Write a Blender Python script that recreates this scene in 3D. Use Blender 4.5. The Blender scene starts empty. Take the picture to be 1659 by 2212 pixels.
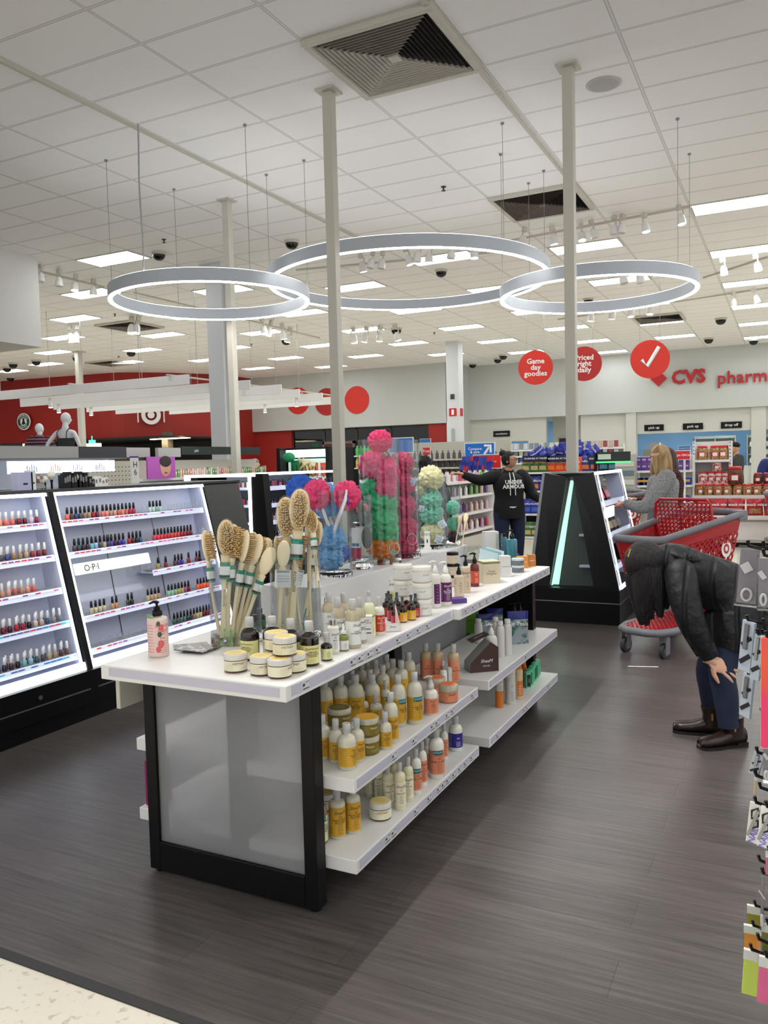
import bpy, bmesh, math, random
from mathutils import Vector, Matrix, noise
sc = bpy.context.scene
COL = sc.collection
random.seed(7)
PI = math.pi
# ------------------------------------------------------------------ camera
F, H = 1751.1, 1.52
yaw, pit, rol = -0.46415, -0.061207, -0.025219
cf = Vector((math.sin(yaw)*math.cos(pit), math.cos(yaw)*math.cos(pit), math.sin(pit)))
cr = Vector((math.cos(yaw), -math.sin(yaw), 0)); cu = cr.cross(cf)
cr, cu = cr*math.cos(rol)+cu*math.sin(rol), -cr*math.sin(rol)+cu*math.cos(rol)
CAM = Vector((0, 0, H))
cd = bpy.data.cameras.new('camera'); cam = bpy.data.objects.new('camera', cd); COL.objects.link(cam)
cam.matrix_world = Matrix(((cr.x, cu.x, -cf.x, 0), (cr.y, cu.y, -cf.y, 0), (cr.z, cu.z, -cf.z, H), (0, 0, 0, 1)))
cd.sensor_width = 36; cd.lens = F*36/2212; cd.clip_end = 200; cd.clip_start = 0.05
sc.camera = cam
# ------------------------------------------------------------------ light
w = bpy.data.worlds.new('store_air'); sc.world = w; w.use_nodes = True
w.node_tree.nodes['Background'].inputs[0].default_value = (0.97, 0.98, 1.0, 1)
w.node_tree.nodes['Background'].inputs[1].default_value = 0.9
TROFFER, RING, CASE = 10.0, 20.0, 1.5
sc.view_settings.view_transform = 'Standard'; sc.view_settings.look = 'None'
sc.view_settings.exposure = 0.52; sc.view_settings.gamma = 1.0; sc.view_settings.use_curve_mapping = False
# ------------------------------------------------------------------ measuring: a picture ray met with a real plane
def ray(px, py): return cf+cr*((px-829.5)/F)-cu*((py-1106)/F)
def atz(px, py, z): d = ray(px, py); return CAM+d*((z-H)/d.z)
def aty(px, py, y): d = ray(px, py); return CAM+d*(y/d.y)
def atx(px, py, x): d = ray(px, py); return CAM+d*(x/d.x)
def atd(px, py, d): return CAM+ray(px, py)*d
def mpp(p): return (Vector(p)-CAM).dot(cf)/F
# ------------------------------------------------------------------ materials
def lin(c):
    return tuple(((v/255)/12.92 if v/255 <= .04045 else ((v/255+.055)/1.055)**2.4) for v in c)+(1,)
MATS = {}
def pm(name, c, rough=.5, metal=0, emit=0, trans=0, ior=1.45, ecol=None, spec=None, coat=0, alpha=1, sss=0):
    if name in MATS: return MATS[name]
    m = bpy.data.materials.new(name); m.use_nodes = True; b = m.node_tree.nodes['Principled BSDF']
    b.inputs['Base Color'].default_value = lin(c); b.inputs['Roughness'].default_value = rough
    b.inputs['Metallic'].default_value = metal; b.inputs['IOR'].default_value = ior
    if trans: b.inputs['Transmission Weight'].default_value = trans
    if alpha < 1: b.inputs['Alpha'].default_value = alpha
    if coat: b.inputs['Coat Weight'].default_value = coat
    if emit:
        b.inputs['Emission Color'].default_value = lin(ecol or c); b.inputs['Emission Strength'].default_value = emit
    MATS[name] = m; return m
def nodes(m): return m.node_tree.nodes, m.node_tree.links, m.node_tree.nodes['Principled BSDF']
def bumpy(m, scale, strength, stretch=(1, 1, 1), detail=4, dist=.002, kind='noise'):
    n, l, b = nodes(m)
    tc = n.new('ShaderNodeTexCoord'); mp = n.new('ShaderNodeMapping'); mp.inputs['Scale'].default_value = stretch
    if kind == 'wave':
        t = n.new('ShaderNodeTexWave'); t.inputs['Distortion'].default_value = detail; t.bands_direction = 'Z'
    elif kind == 'vor': t = n.new('ShaderNodeTexVoronoi')
    else: t = n.new('ShaderNodeTexNoise'); t.inputs['Detail'].default_value = detail
    t.inputs['Scale'].default_value = scale
    bp = n.new('ShaderNodeBump'); bp.inputs['Strength'].default_value = strength; bp.inputs['Distance'].default_value = dist
    l.new(tc.outputs['Object'], mp.inputs[0]); l.new(mp.outputs[0], t.inputs['Vector'])
    l.new(t.outputs[0], bp.inputs['Height']); l.new(bp.outputs[0], b.inputs['Normal']); return m
def mottle(m, c2, scale, lo=.4, hi=.6, stretch=(1, 1, 1), detail=5):
    n, l, b = nodes(m); c1 = tuple(b.inputs['Base Color'].default_value)
    tc = n.new('ShaderNodeTexCoord'); mp = n.new('ShaderNodeMapping'); mp.inputs['Scale'].default_value = stretch
    t = n.new('ShaderNodeTexNoise'); t.inputs['Scale'].default_value = scale; t.inputs['Detail'].default_value = detail
    r = n.new('ShaderNodeValToRGB'); r.color_ramp.elements[0].position = lo; r.color_ramp.elements[1].position = hi
    r.color_ramp.elements[0].color = c1; r.color_ramp.elements[1].color = lin(c2)
    l.new(tc.outputs['Object'], mp.inputs[0]); l.new(mp.outputs[0], t.inputs['Vector']); l.new(t.outputs[0], r.inputs[0])
    l.new(r.outputs[0], b.inputs['Base Color']); return m
WHITE = pm('white_laminate', (226, 224, 222), .35)
OFFW = pm('off_white_paint', (194, 190, 178), .5)
BLACK = pm('black_metal', (8, 8, 9), .4)
BLKPL = pm('black_plastic', (8, 8, 9), .3)
for m_ in (BLACK, BLKPL): m_.node_tree.nodes['Principled BSDF'].inputs['Specular IOR Level'].default_value = .25
GREY = pm('grey_plastic', (118, 118, 120), .4)
DGREY = pm('dark_grey', (52, 52, 55), .45)
LGREY = pm('light_grey', (168, 168, 168), .5)
CHROME = pm('chrome', (215, 215, 215), .15, 1)
STEEL = pm('steel', (150, 150, 152), .35, 1)
CLEARP = pm('clear_plastic', (235, 238, 240), .25, trans=.75, ior=1.3)
CLOUDY = pm('cloudy_plastic_cap', (215, 215, 212), .3, trans=.25)
def thin(name, c=(250, 250, 250), refl=.5, ior=1.35, tint=.0):
    m = pm(name, c, .03); n, l, b = nodes(m); tb = n.new('ShaderNodeBsdfTransparent'); tb.inputs[0].default_value = lin(c); gb = n.new('ShaderNodeBsdfGlossy'); gb.inputs['Roughness'].default_value = .04
    lw = n.new('ShaderNodeLayerWeight'); lw.inputs[0].default_value = .5; fr = n.new('ShaderNodeMath'); fr.operation = 'POWER'; fr.inputs[1].default_value = 3; l.new(lw.outputs['Facing'], fr.inputs[0]); f2 = n.new('ShaderNodeMath'); f2.operation = 'MULTIPLY_ADD'; f2.inputs[1].default_value = .42; f2.inputs[2].default_value = .035; l.new(fr.outputs[0], f2.inputs[0]); fr = f2; mx_ = n.new('ShaderNodeMixShader'); l.new(fr.outputs[0], mx_.inputs[0]); l.new(tb.outputs[0], mx_.inputs[1]); l.new(gb.outputs[0], mx_.inputs[2]); l.new(mx_.outputs[0], n['Material Output'].inputs[0]); return m
ACRYL = thin('clear_acrylic', (246, 248, 248))
ACRYLB = pm('thick_clear_acrylic', (250, 250, 250), .03, trans=1, ior=1.4)
INK = pm('black_ink', (35, 32, 32), .6)
WINK = pm('white_ink', (238, 238, 236), .6)
TRED = pm('bright_red', (196, 22, 28), .4)
DRED = pm('deep_red', (140, 20, 26), .5)
PAPER = pm('white_card', (228, 226, 222), .6)
LILAC = pm('lilac_ticket_strip', (192, 190, 204), .3)
def fmat(c, rough=.5, pre='paint', **k):
    return pm('%s_%d_%d_%d' % ((pre,)+tuple(int(v) for v in c)), c, rough, **k)
# ------------------------------------------------------------------ text as mesh
TXT = {}
def textgeo(s, shear=0, bold=0):
    k = (s, shear, bold)
    if k not in TXT:
        cu_ = bpy.data.curves.new('t', 'FONT'); cu_.body = s; cu_.resolution_u = 2; cu_.align_x = 'CENTER'; cu_.align_y = 'CENTER'
        cu_.shear = shear; cu_.offset = bold; cu_.space_line = .85
        o = bpy.data.objects.new('t', cu_); COL.objects.link(o)
        me = bpy.data.meshes.new_from_object(o.evaluated_get(bpy.context.evaluated_depsgraph_get()))
        TXT[k] = ([v.co.copy() for v in me.vertices], [tuple(p.vertices) for p in me.polygons])
        bpy.data.objects.remove(o); bpy.data.meshes.remove(me); bpy.data.curves.remove(cu_)
    return TXT[k]
# ------------------------------------------------------------------ mesh builder
class MB:
    def __init__(s): s.v = []; s.f = []; s.m = []; s.sm = []
    def add(s, vs, fs, m=0, smooth=False):
        b = len(s.v); s.v += [Vector(v) for v in vs]
        for f in fs: s.f.append(tuple(b+i for i in f)); s.m.append(m); s.sm.append(smooth)
        return s
    def box(s, x0, x1, y0, y1, z0, z1, m=0):
        return s.add([(x0,y0,z0),(x1,y0,z0),(x1,y1,z0),(x0,y1,z0),(x0,y0,z1),(x1,y0,z1),(x1,y1,z1),(x0,y1,z1)],
                     [(0,3,2,1),(4,5,6,7),(0,1,5,4),(1,2,6,5),(2,3,7,6),(3,0,4,7)], m)
    def obox(s, c, size, M=None, m=0):
        a, b, d = [q/2 for q in size]; M = M or Matrix.Identity(3); c = Vector(c)
        P = [(-a,-b,-d),(a,-b,-d),(a,b,-d),(-a,b,-d),(-a,-b,d),(a,-b,d),(a,b,d),(-a,b,d)]
        return s.add([c+M@Vector(p) for p in P], [(0,3,2,1),(4,5,6,7),(0,1,5,4),(1,2,6,5),(2,3,7,6),(3,0,4,7)], m)
    def prism(s, poly, d, m=0):          # poly: 3-D outline, d: extrusion vector
        n = len(poly); P = [Vector(p) for p in poly]; d = Vector(d)
        return s.add(P+[p+d for p in P], [tuple(range(n))[::-1], tuple(range(n, 2*n))]+[(i, (i+1) % n, n+(i+1) % n, n+i) for i in range(n)], m)
    def lathe(s, prof, seg=20, c=(0, 0, 0), m=0, sx=1, sy=1, cap=True, smooth=True, a0=0, a1=2*PI, ms=None):
        full = abs(a1-a0-2*PI) < 1e-6; n = seg if full else seg+1; vs = []; fs = []
        for r, z in prof:
            for i in range(n):
                a = a0+(a1-a0)*i/seg; vs.append((c[0]+r*sx*math.cos(a), c[1]+r*sy*math.sin(a), c[2]+z))
        for j in range(len(prof)-1):
            for i in range(seg):
                k = (i+1) % n; fs.append((j*n+i, j*n+k, (j+1)*n+k, (j+1)*n+i))
        s.add(vs, fs, m, smooth)
        if cap and full:
            if prof[0][0] > 1e-5: s.add(vs[:n], [tuple(range(n))[::-1]], m)
            if prof[-1][0] > 1e-5: s.add(vs[-n:], [tuple(range(n))], m)
        return s
    def tube(s, pts, r, seg=8, m=0, cap=True, flat=1.0, up=None, closed=False):
        P = [Vector(p) for p in pts]; n = len(P); R = r if isinstance(r, (list, tuple)) else [r]*n
        vs = []; fs = []; ref = Vector(up) if up else None; last = None
        for i in range(n):
            if closed: t = P[(i+1) % n]-P[i-1]
            else: t = P[min(i+1, n-1)]-P[max(i-1, 0)]
            t.normalize()
            if ref is not None: u = ref-t*ref.dot(t)
            elif last is None: u = t.orthogonal()
            else: u = last-t*last.dot(t)
            if u.length < 1e-6: u = t.orthogonal()
            u.normalize(); last = u; v = t.cross(u)
            for k in range(seg):
                a = 2*PI*k/seg; vs.append(P[i]+u*(R[i]*math.cos(a)*flat)+v*(R[i]*math.sin(a)))
        for i in range(n if closed else n-1):
            for k in range(seg):
                j = (i+1) % n; q = (k+1) % seg; fs.append((i*seg+k, i*seg+q, j*seg+q, j*seg+k))
        s.add(vs, fs, m, True)
        if cap and not closed:
            s.add(vs[:seg], [tuple(range(seg))[::-1]], m, False); s.add(vs[-seg:], [tuple(range(seg))], m, False)
        return s
    def ball(s, c, r, u=16, v=10, m=0, M=None, fn=None):
        c = Vector(c); rr = r if isinstance(r, (tuple, list)) else (r, r, r); vs = []; fs = []
        for j in range(v+1):
            th = PI*j/v
            for i in range(u):
                a = 2*PI*i/u; d = Vector((math.sin(th)*math.cos(a), math.sin(th)*math.sin(a), math.cos(th)))
                p = Vector((d.x*rr[0], d.y*rr[1], d.z*rr[2]))
                if fn: p = fn(p, d)
                if M: p = M@p
                vs.append(c+p)
        for j in range(v):
            for i in range(u):
                k = (i+1) % u; fs.append((j*u+i, (j+1)*u+i, (j+1)*u+k, j*u+k))
        return s.add(vs, fs, m, True)
    def text(s, txt, size, M, m=0, ext=0, R=None, shear=0, bold=0):   # M: 4x4 frame, glyphs in its XY plane; R bends them round a cylinder
        vs, fs = textgeo(txt, shear, bold)
        def P(v, e):
            x, y = v.x*size, v.y*size
            if R: return M@Vector(((R+e)*math.sin(x/R), y, (R+e)*math.cos(x/R)))
            return M@Vector((x, y, e))
        s.add([P(v, ext) for v in vs], fs, m)
        return s
    def mesh(s, me, M, moff=0):
        b = len(s.v); s.v += [M@v.co for v in me.vertices]
        for p in me.polygons: s.f.append(tuple(b+i for i in p.vertices)); s.m.append(p.material_index+moff); s.sm.append(p.use_smooth)
        return s
    def data(s, name, mats):
        me = bpy.data.meshes.new(name); me.from_pydata(s.v, [], s.f)
        for m in (mats if isinstance(mats, (list, tuple)) else [mats]): me.materials.append(m)
        me.polygons.foreach_set('material_index', s.m); me.polygons.foreach_set('use_smooth', s.sm); me.update(); return me
    def build(s, name, mats, parent=None, loc=None, rz=0, bevel=0):
        return mo(name, s.data(name, mats), parent, loc, rz, bevel)
def mo(name, me, parent=None, loc=None, rz=0, bevel=0):
    o = bpy.data.objects.new(name, me); COL.objects.link(o)
    if parent: o.parent = parent
    if loc is not None: o.location = loc
    if rz: o.rotation_euler.z = rz
    if bevel:
        b = o.modifiers.new('b', 'BEVEL'); b.width = bevel; b.segments = 2; b.limit_method = 'ANGLE'
    return o
def tag(o, label, cat, group=None):
    o['label'] = label; o['category'] = cat
    if group: o['group'] = group
    return o
def thing(name, label, cat, loc=(0, 0, 0), rz=0, group=None):
    o = bpy.data.objects.new(name, None); COL.objects.link(o); o.location = loc; o.rotation_euler = (0, 0, rz)
    o.empty_display_size = .05
    return tag(o, label, cat, group)
def struct(o): o['kind'] = 'structure'; return o
def dup(root, loc, rz=0, label=None, group=None, rot=None, scale=None):
    def cp(o, par):
        c = o.copy(); COL.objects.link(c)
        if par: c.parent = par
        for ch in KIDS.get(o.name, []): cp(ch, c)
        return c
    r = cp(root, None); r.location = loc; r.rotation_euler = rot or (0, 0, rz)
    if scale: r.scale = (scale,)*3
    if label: r['label'] = label
    if group: r['group'] = group
    return r
KIDS = {}
def kids(root):
    def rec(o):
        KIDS[o.name] = list(o.children)
        for c in o.children: rec(c)
    rec(root); return root
ORD = ['first','second','third','fourth','fifth','sixth','seventh','eighth','ninth','tenth','eleventh','twelfth','thirteenth','fourteenth','fifteenth','sixteenth','seventeenth','eighteenth','nineteenth','twentieth']
def nth(i):
    if i < 20: return ORD[i]
    t = {2: 'twenty', 3: 'thirty', 4: 'forty', 5: 'fifty', 6: 'sixty'}[(i+1)//10]
    return (t+'-'+ORD[(i+1) % 10-1]) if (i+1) % 10 else {3: 'thirtieth', 4: 'fortieth', 5: 'fiftieth', 6: 'sixtieth'}[(i+1)//10]
def face(loc, nrm, up=(0, 0, 1)):        # 4x4 frame whose Z looks along nrm and whose Y is up
    n = Vector(nrm).normalized(); u = Vector(up); u = (u-n*u.dot(n)).normalized(); x = u.cross(n)
    return Matrix(((x.x, u.x, n.x, loc[0]), (x.y, u.y, n.y, loc[1]), (x.z, u.z, n.z, loc[2]), (0, 0, 0, 1)))
# ================================================================== SETTING
CZ = 5.16
WY = 30.0
# floor: pale speckled vinyl with a dark wood-look inset
vin = pm('speckled_vinyl', (222, 216, 200), .22)
mottle(vin, (196, 186, 165), 38, .58, .68)
struct(MB().box(-45, 14, -12, 34, -.1, 0).build('floor', vin))
wood = pm('dark_wood_plank', (100, 93, 91), .33)
n, l, b = nodes(wood)
tc = n.new('ShaderNodeTexCoord'); mp = n.new('ShaderNodeMapping'); l.new(tc.outputs['Object'], mp.inputs[0])
br = n.new('ShaderNodeTexBrick'); br.inputs['Scale'].default_value = 1; br.inputs['Brick Width'].default_value = 1.22; br.inputs['Row Height'].default_value = .185
br.inputs['Mortar Size'].default_value = .0012; br.inputs['Mortar Smooth'].default_value = .2; br.offset = .37
br.inputs['Color1'].default_value = lin((90, 83, 81)); br.inputs['Color2'].default_value = lin((80, 74, 72)); br.inputs['Mortar'].default_value = lin((56, 52, 51))
l.new(mp.outputs[0], br.inputs['Vector'])
mp2 = n.new('ShaderNodeMapping'); mp2.inputs['Scale'].default_value = (1.2, 26, 1); l.new(tc.outputs['Object'], mp2.inputs[0])
g = n.new('ShaderNodeTexNoise'); g.inputs['Scale'].default_value = 2.2; g.inputs['Detail'].default_value = 8; g.inputs['Roughness'].default_value = .65; l.new(mp2.outputs[0], g.inputs['Vector'])
rp = n.new('ShaderNodeValToRGB'); rp.color_ramp.elements[0].position = .32; rp.color_ramp.elements[1].position = .7
rp.color_ramp.elements[0].color = (.55, .55, .55, 1); rp.color_ramp.elements[1].color = (1.3, 1.3, 1.3, 1); l.new(g.outputs[0], rp.inputs[0])
mx = n.new('ShaderNodeMix'); mx.data_type = 'RGBA'; mx.blend_type = 'MULTIPLY'; mx.inputs[0].default_value = 1
l.new(br.outputs['Color'], mx.inputs[6]); l.new(rp.outputs[0], mx.inputs[7]); l.new(mx.outputs[2], b.inputs['Base Color'])
bp = n.new('ShaderNodeBump'); bp.inputs['Strength'].default_value = .12; bp.inputs['Distance'].default_value = .002
l.new(g.outputs[0], bp.inputs['Height']); l.new(bp.outputs[0], b.inputs['Normal'])
struct(MB().box(-16, 6, 1.66, 11.63, 0, .003).build('floor', wood))
struct(MB().box(-16, 6, 1.64, 1.675, 0, .0045).build('trim_1', pm('dark_rubber_edge', (44, 43, 44), .6)))
# ceiling: 2x4 lay-in tiles on a T-bar grid
cm = pm('ceiling_tile', (206, 198, 192), .8)
n, l, b = nodes(cm)
tc = n.new('ShaderNodeTexCoord'); sp = n.new('ShaderNodeSeparateXYZ'); l.new(tc.outputs['Object'], sp.inputs[0])
def line(out, period, phase, width):
    a = n.new('ShaderNodeMath'); a.operation = 'ADD'; a.inputs[1].default_value = -phase+period*60; l.new(out, a.inputs[0])
    m_ = n.new('ShaderNodeMath'); m_.operation = 'MODULO'; m_.inputs[1].default_value = period; l.new(a.outputs[0], m_.inputs[0])
    c = n.new('ShaderNodeMath'); c.operation = 'LESS_THAN'; c.inputs[1].default_value = width; l.new(m_.outputs[0], c.inputs[0])
    return c
GX, GY, PX = -1.33, 7.38, 1.222
lx = line(sp.outputs[0], PX, GX-.012, .024); ly = line(sp.outputs[1], .61, GY-.012, .024)
lx2 = line(sp.outputs[0], PX, GX-.017, .034); ly2 = line(sp.outputs[1], .61, GY-.017, .034)
def mxm(a, b_):
    q = n.new('ShaderNodeMath'); q.operation = 'MAXIMUM'; l.new(a.outputs[0], q.inputs[0]); l.new(b_.outputs[0], q.inputs[1]); return q
tee = mxm(lx, ly); gap = mxm(lx2, ly2)
ns = n.new('ShaderNodeTexNoise'); ns.inputs['Scale'].default_value = 1.1; l.new(tc.outputs['Object'], ns.inputs['Vector'])
r0 = n.new('ShaderNodeValToRGB'); r0.color_ramp.elements[0].color = lin((240, 238, 236)); r0.color_ramp.elements[1].color = lin((244, 242, 240)); l.new(ns.outputs[0], r0.inputs[0])
sp2 = n.new('ShaderNodeTexNoise'); sp2.inputs['Scale'].default_value = 55; sp2.inputs['Detail'].default_value = 3; l.new(tc.outputs['Object'], sp2.inputs['Vector'])
m1 = n.new('ShaderNodeMix'); m1.data_type = 'RGBA'; m1.inputs[7].default_value = lin((172, 168, 164)); l.new(gap.outputs[0], m1.inputs[0]); l.new(r0.outputs[0], m1.inputs[6])
m2 = n.new('ShaderNodeMix'); m2.data_type = 'RGBA'; m2.inputs[7].default_value = lin((226, 223, 220)); l.new(tee.outputs[0], m2.inputs[0]); l.new(m1.outputs[2], m2.inputs[6]); l.new(m2.outputs[2], b.inputs['Base Color'])
bp = n.new('ShaderNodeBump'); bp.inputs['Strength'].default_value = .25; bp.inputs['Distance'].default_value = .004; l.new(sp2.outputs[0], bp.inputs['Height']); l.new(bp.outputs[0], b.inputs['Normal'])
struct(MB().box(-45, 14, -12, 34, CZ, CZ+.1).build('ceiling', cm))
# walls
wallm = pm('white_wall_paint', (192, 194, 190), .7)
redw = pm('red_wall_paint', (150, 32, 25), .6)
struct(MB().box(-11.2, 14, WY, WY+.4, 3.07, CZ).build('wall_back', wallm))
w2 = pm('back_wall_paint', (198, 198, 190), .7)
mb = MB(); PBY = WY+2.2          # recessed wall below the bulkhead, with openings cut as separate panels
mb.box(-11.2, -9.75, PBY-2.0, PBY-1.8, 2.2, 3.07); mb.box(-11.2, -10.6, PBY-2.0, PBY-1.8, 0, 2.2); mb.box(-8.9, -8.2, PBY-2.0, PBY-1.8, 0, 3.07)
mb.box(-9.75, -8.9, PBY-2.0, PBY-1.8, 2.2, 3.07); mb.box(-10.6, -8.9, PBY-2.0, PBY-1.8, 0, 1.1)
mb.box(-8.2, -5.9, WY+1.2, WY+1.35, 0, 3.07); mb.box(-6.9, -4.95, WY+.2, WY+.4, 0, 3.07)
mb.box(-4.95, -1.15, WY+.2, WY+.4, 2.3, 3.07); mb.box(-4.95, -1.15, WY+.2, WY+.4, 0, 1.1)
mb.box(-1.15, -.7, WY+.1, WY+.4, 0, 3.07); mb.box(-.7, 14, WY+.2, WY+.4, 2.3, 3.07); mb.box(-.7, 14, WY+.2, WY+.4, 0, 1.35); mb.box(3, 14, WY+.2, WY+.4, 1.35, 2.3)
mb.box(-5.25, -4.9, WY+.05, WY+.4, 0, 3.07)
struct(mb.build('wall_back', w2))
struct(MB().box(-11.2, 14, WY+4.2, WY+4.4, 0, 3.2).build('wall_back', pm('sky_blue_paint', (140, 190, 235), .6)))
struct(MB().box(-11.4, -11.2, WY+.2, WY+4.4, 0, 3.2).build('wall_left', wallm))
struct(MB().box(-11.2, 14, WY+.4, WY+4.4, 3.07, 3.2).build('ceiling', OFFW))
struct(MB().box(-20.2, -11.38, 28.2, 28.6, 2.93, CZ).box(-11.42, -11.2, 28.2, 30.4, 0, CZ).build('wall_left', wallm))
struct(MB().box(-12.2, -11.42, 28.3, 28.6, 0, 2.93).box(-20.4, -18.4, 28.4, 28.6, 0, 2.93).build('wall_left', redw))
# entrance glazing and vestibule seen dark through it
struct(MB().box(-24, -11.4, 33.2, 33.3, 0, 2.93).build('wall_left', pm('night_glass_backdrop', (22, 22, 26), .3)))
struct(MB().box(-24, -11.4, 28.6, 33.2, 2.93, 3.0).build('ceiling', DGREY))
mb = MB()
for x in (-18.4, -16.9, -15.4, -13.9, -12.25): mb.box(x-.04, x+.04, 28.5, 28.58, 0, 2.93)
for z in (2.0, 2.9): mb.box(-18.4, -12.2, 28.5, 28.58, z-.04, z+.04)
wf = struct(mb.build('window_1', pm('bronze_frame', (70, 62, 56), .4, .5)))
g_ = MB().box(-18.4, -12.2, 28.53, 28.54, 0, 2.93).build('glass_pane', thin('dark_window_glass', (150, 155, 155)), wf)
# curved red fascia over the cafe
arc = []
for i in range(25):
    t = i/24; x = -31-.0+10.6*t
    arc.append((x, 22.3+.35*t*3+2.6*max(0, (t-.72)/.28)**2))
vs = []; fs = []
for (x, y) in arc: vs += [(x, y, 2.66), (x, y, CZ), (x, y+.3, CZ), (x, y+.3, 2.66)]
for i in range(24):
    a = 4*i; fs += [(a, a+4, a+5, a+1), (a+3, a+2, a+6, a+7), (a, a+3, a+7, a+4)]
struct(MB().add(vs, fs).box(-20.45, -20.2, 25.9, 28.6, 0, CZ).build('wall_left', redw))
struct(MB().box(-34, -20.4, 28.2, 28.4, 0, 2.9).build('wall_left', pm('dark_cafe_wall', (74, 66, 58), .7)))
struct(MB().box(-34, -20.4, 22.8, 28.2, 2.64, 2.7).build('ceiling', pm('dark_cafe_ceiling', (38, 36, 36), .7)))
struct(MB().box(-26.5, -23.6, 25.2, 25.4, 0, 2.1).box(-21.6, -21.3, 24.2, 24.5, 0, 2.9).build('wall_left', pm('taupe_partition', (112, 104, 92), .6)))
# ceiling soffit at left
struct(MB().box(-45, -44.8, -12, 34, 0, CZ).build('wall_left', wallm))
struct(MB().box(-20, -11.5, 6, 10, 3.64, CZ).build('wall_soffit', pm('soffit_paint', (214, 212, 208), .7)))
# ------------------------------------------------------------------ lights in the ceiling
lens = pm('troffer_lens', (235, 245, 250), .4, emit=TROFFER)
n, l, b = nodes(lens)
tc = n.new('ShaderNodeTexCoord'); br = n.new('ShaderNodeTexBrick'); br.offset = 0; br.inputs['Scale'].default_value = 1
br.inputs['Brick Width'].default_value = .15; br.inputs['Row Height'].default_value = .14; br.inputs['Mortar Size'].default_value = .008
br.inputs['Color1'].default_value = (1, 1, 1, 1); br.inputs['Color2'].default_value = (.8, .86, .88, 1); br.inputs['Mortar'].default_value = (.3, .36, .38, 1)
l.new(tc.outputs['Object'], br.inputs['Vector']); l.new(br.outputs['Color'], b.inputs['Emission Color'])
TG = 'ceiling light panels in staggered rows'
tr = thing('ceiling_light', 'white recessed ceiling light panel glowing among the tiles', 'ceiling light', (0, 0, 0), 0, TG)
fr = MB()
for s in (-1, 1): fr.box(-.59, .59, s*.285-.012, s*.285+.012, -.012, .0); fr.box(s*.585-.012, s*.585+.012, -.297, .297, -.012, 0)
fr.build('frame', OFFW, tr); MB().box(-.575, .575, -.272, .272, -.008, -.001).build('diffuser', lens, tr)
kids(tr); first = True
spots = []
for i, y0 in enumerate((12.9, 14.6, 13.5, 15.23, 10.75, 12.68, 14.45, 16.3, 18.0, 19.8, 14.2)):
    x = -.72-2.444*i
    k = 0 if i < 7 else -1
    for k in range(-2 if i > 4 else 0, 7):
        y = y0+3.05*k
        ymax = 29 if x > -11 else (27.3 if x > -20 else 21.6)
        if i >= 8: ymax = 21.4 if x < -21 else 23.8
        if y < ymax and not (x < -11.3 and y < 11): spots.append((x, y))
for x in (1.72, 4.17, 6.6): spots += [(x, 3.05*k+(-6.2 if x == 4.17 else -4.6)) for k in range(0, 11, 1)]  # unseen columns right of the view, added as light sources
for x in (-.72, -3.16, -5.6, -8.05, -10.5): spots += [(x, -3.4-(.9 if int(x) % 2 else 0)), (x, -7.5)]  # unseen panels behind the camera, added for light from there
for y in (0, 4.2): spots += [(-15.4, y)]  # unseen panels at far left, added for their light
for x, y in spots:
    y = GY+.305+round((y-GY-.305)/.61)*.61
    r_ = tr if first else dup(tr, (0, 0, 0))
    first = False; r_.location = (x, y, CZ-.001)
    side = ('the %s line right of the air diffuser' if x > -2 else 'the %s line left of the air diffuser')
for x in (-10, -7.5, -4, -2, 1):  # unseen panels added to brighten the pharmacy interior
    o = dup(tr, (x, WY+2.2, 3.068), 0, 'added unseen ceiling panel inside the pharmacy')
for o in [o for o in bpy.data.objects if o.name.startswith('ceiling_light')]:
    if o.location.y > WY: o['label'] = 'added unseen ceiling panel inside the pharmacy behind the back wall, %s from the left' % nth([-10, -7.5, -4, -2, 1].index(o.location.x)); continue
    ci = round((-.72-o.location.x)/2.444)
    row = sorted(p.location.y for p in bpy.data.objects if p.name.startswith('ceiling_light') and abs(p.location.x-o.location.x) < .2)
    o['label'] = 'glowing ceiling panel, %s from near in the %s column counted from the right' % (nth(row.index(o.location.y)), nth(ci+3))
# air diffusers
def diffuser(x, y, s, label, dark=(150, 144, 138)):
    t = thing('air_diffuser', label, 'air vent', (x, y, CZ))
    f = MB(); a = s/2
    for k in (-1, 1): f.box(-a, a, k*(a-.03)-.03, k*(a-.03)+.03, -.05, 0); f.box(k*(a-.03)-.03, k*(a-.03)+.03, -a+.06, a-.06, -.05, 0)
    f.build('frame', OFFW, t, bevel=.004)
    MB().box(-a+.05, a-.05, -a+.05, a-.05, -.003, -.001).build('duct', pm('dark_duct', (20, 19, 19), .8), t)
    bl = MB(); N = 13; step = (a-.07)/N
    for i in range(N):
        o = a-.06-i*step; q = o-step*.75; z0, z1 = -.012, -.047
        c0 = [(-o, -o, z1), (o, -o, z1), (o, o, z1), (-o, o, z1)]; c1 = [(-o+.026, -o+.026, z0), (o-.026, -o+.026, z0), (o-.026, o-.026, z0), (-o+.026, o-.026, z0)]
        bl.add(c0+c1+[(v[0]*.985, v[1]*.985, v[2]) for v in c0], [(j, (j+1) % 4, 4+(j+1) % 4, 4+j) for j in range(4)]+[(4+j, 4+(j+1) % 4, 8+(j+1) % 4, 8+j) for j in range(4)])
    bl.box(-.05, .05, -.05, .05, -.05, -.02)
    bl.build('louvre', fmat(dark, .5), t); return t
c = atz(838, 115, CZ)
diffuser(-3.17, 6.78, 1.22, 'large square white air diffuser with nested louvres near the top of the photo', (196, 190, 182))
diffuser(-3.16, 11.6, 1.22, 'dark air diffuser behind the spotlights above the right ring lamp', (96, 84, 76))
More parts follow.
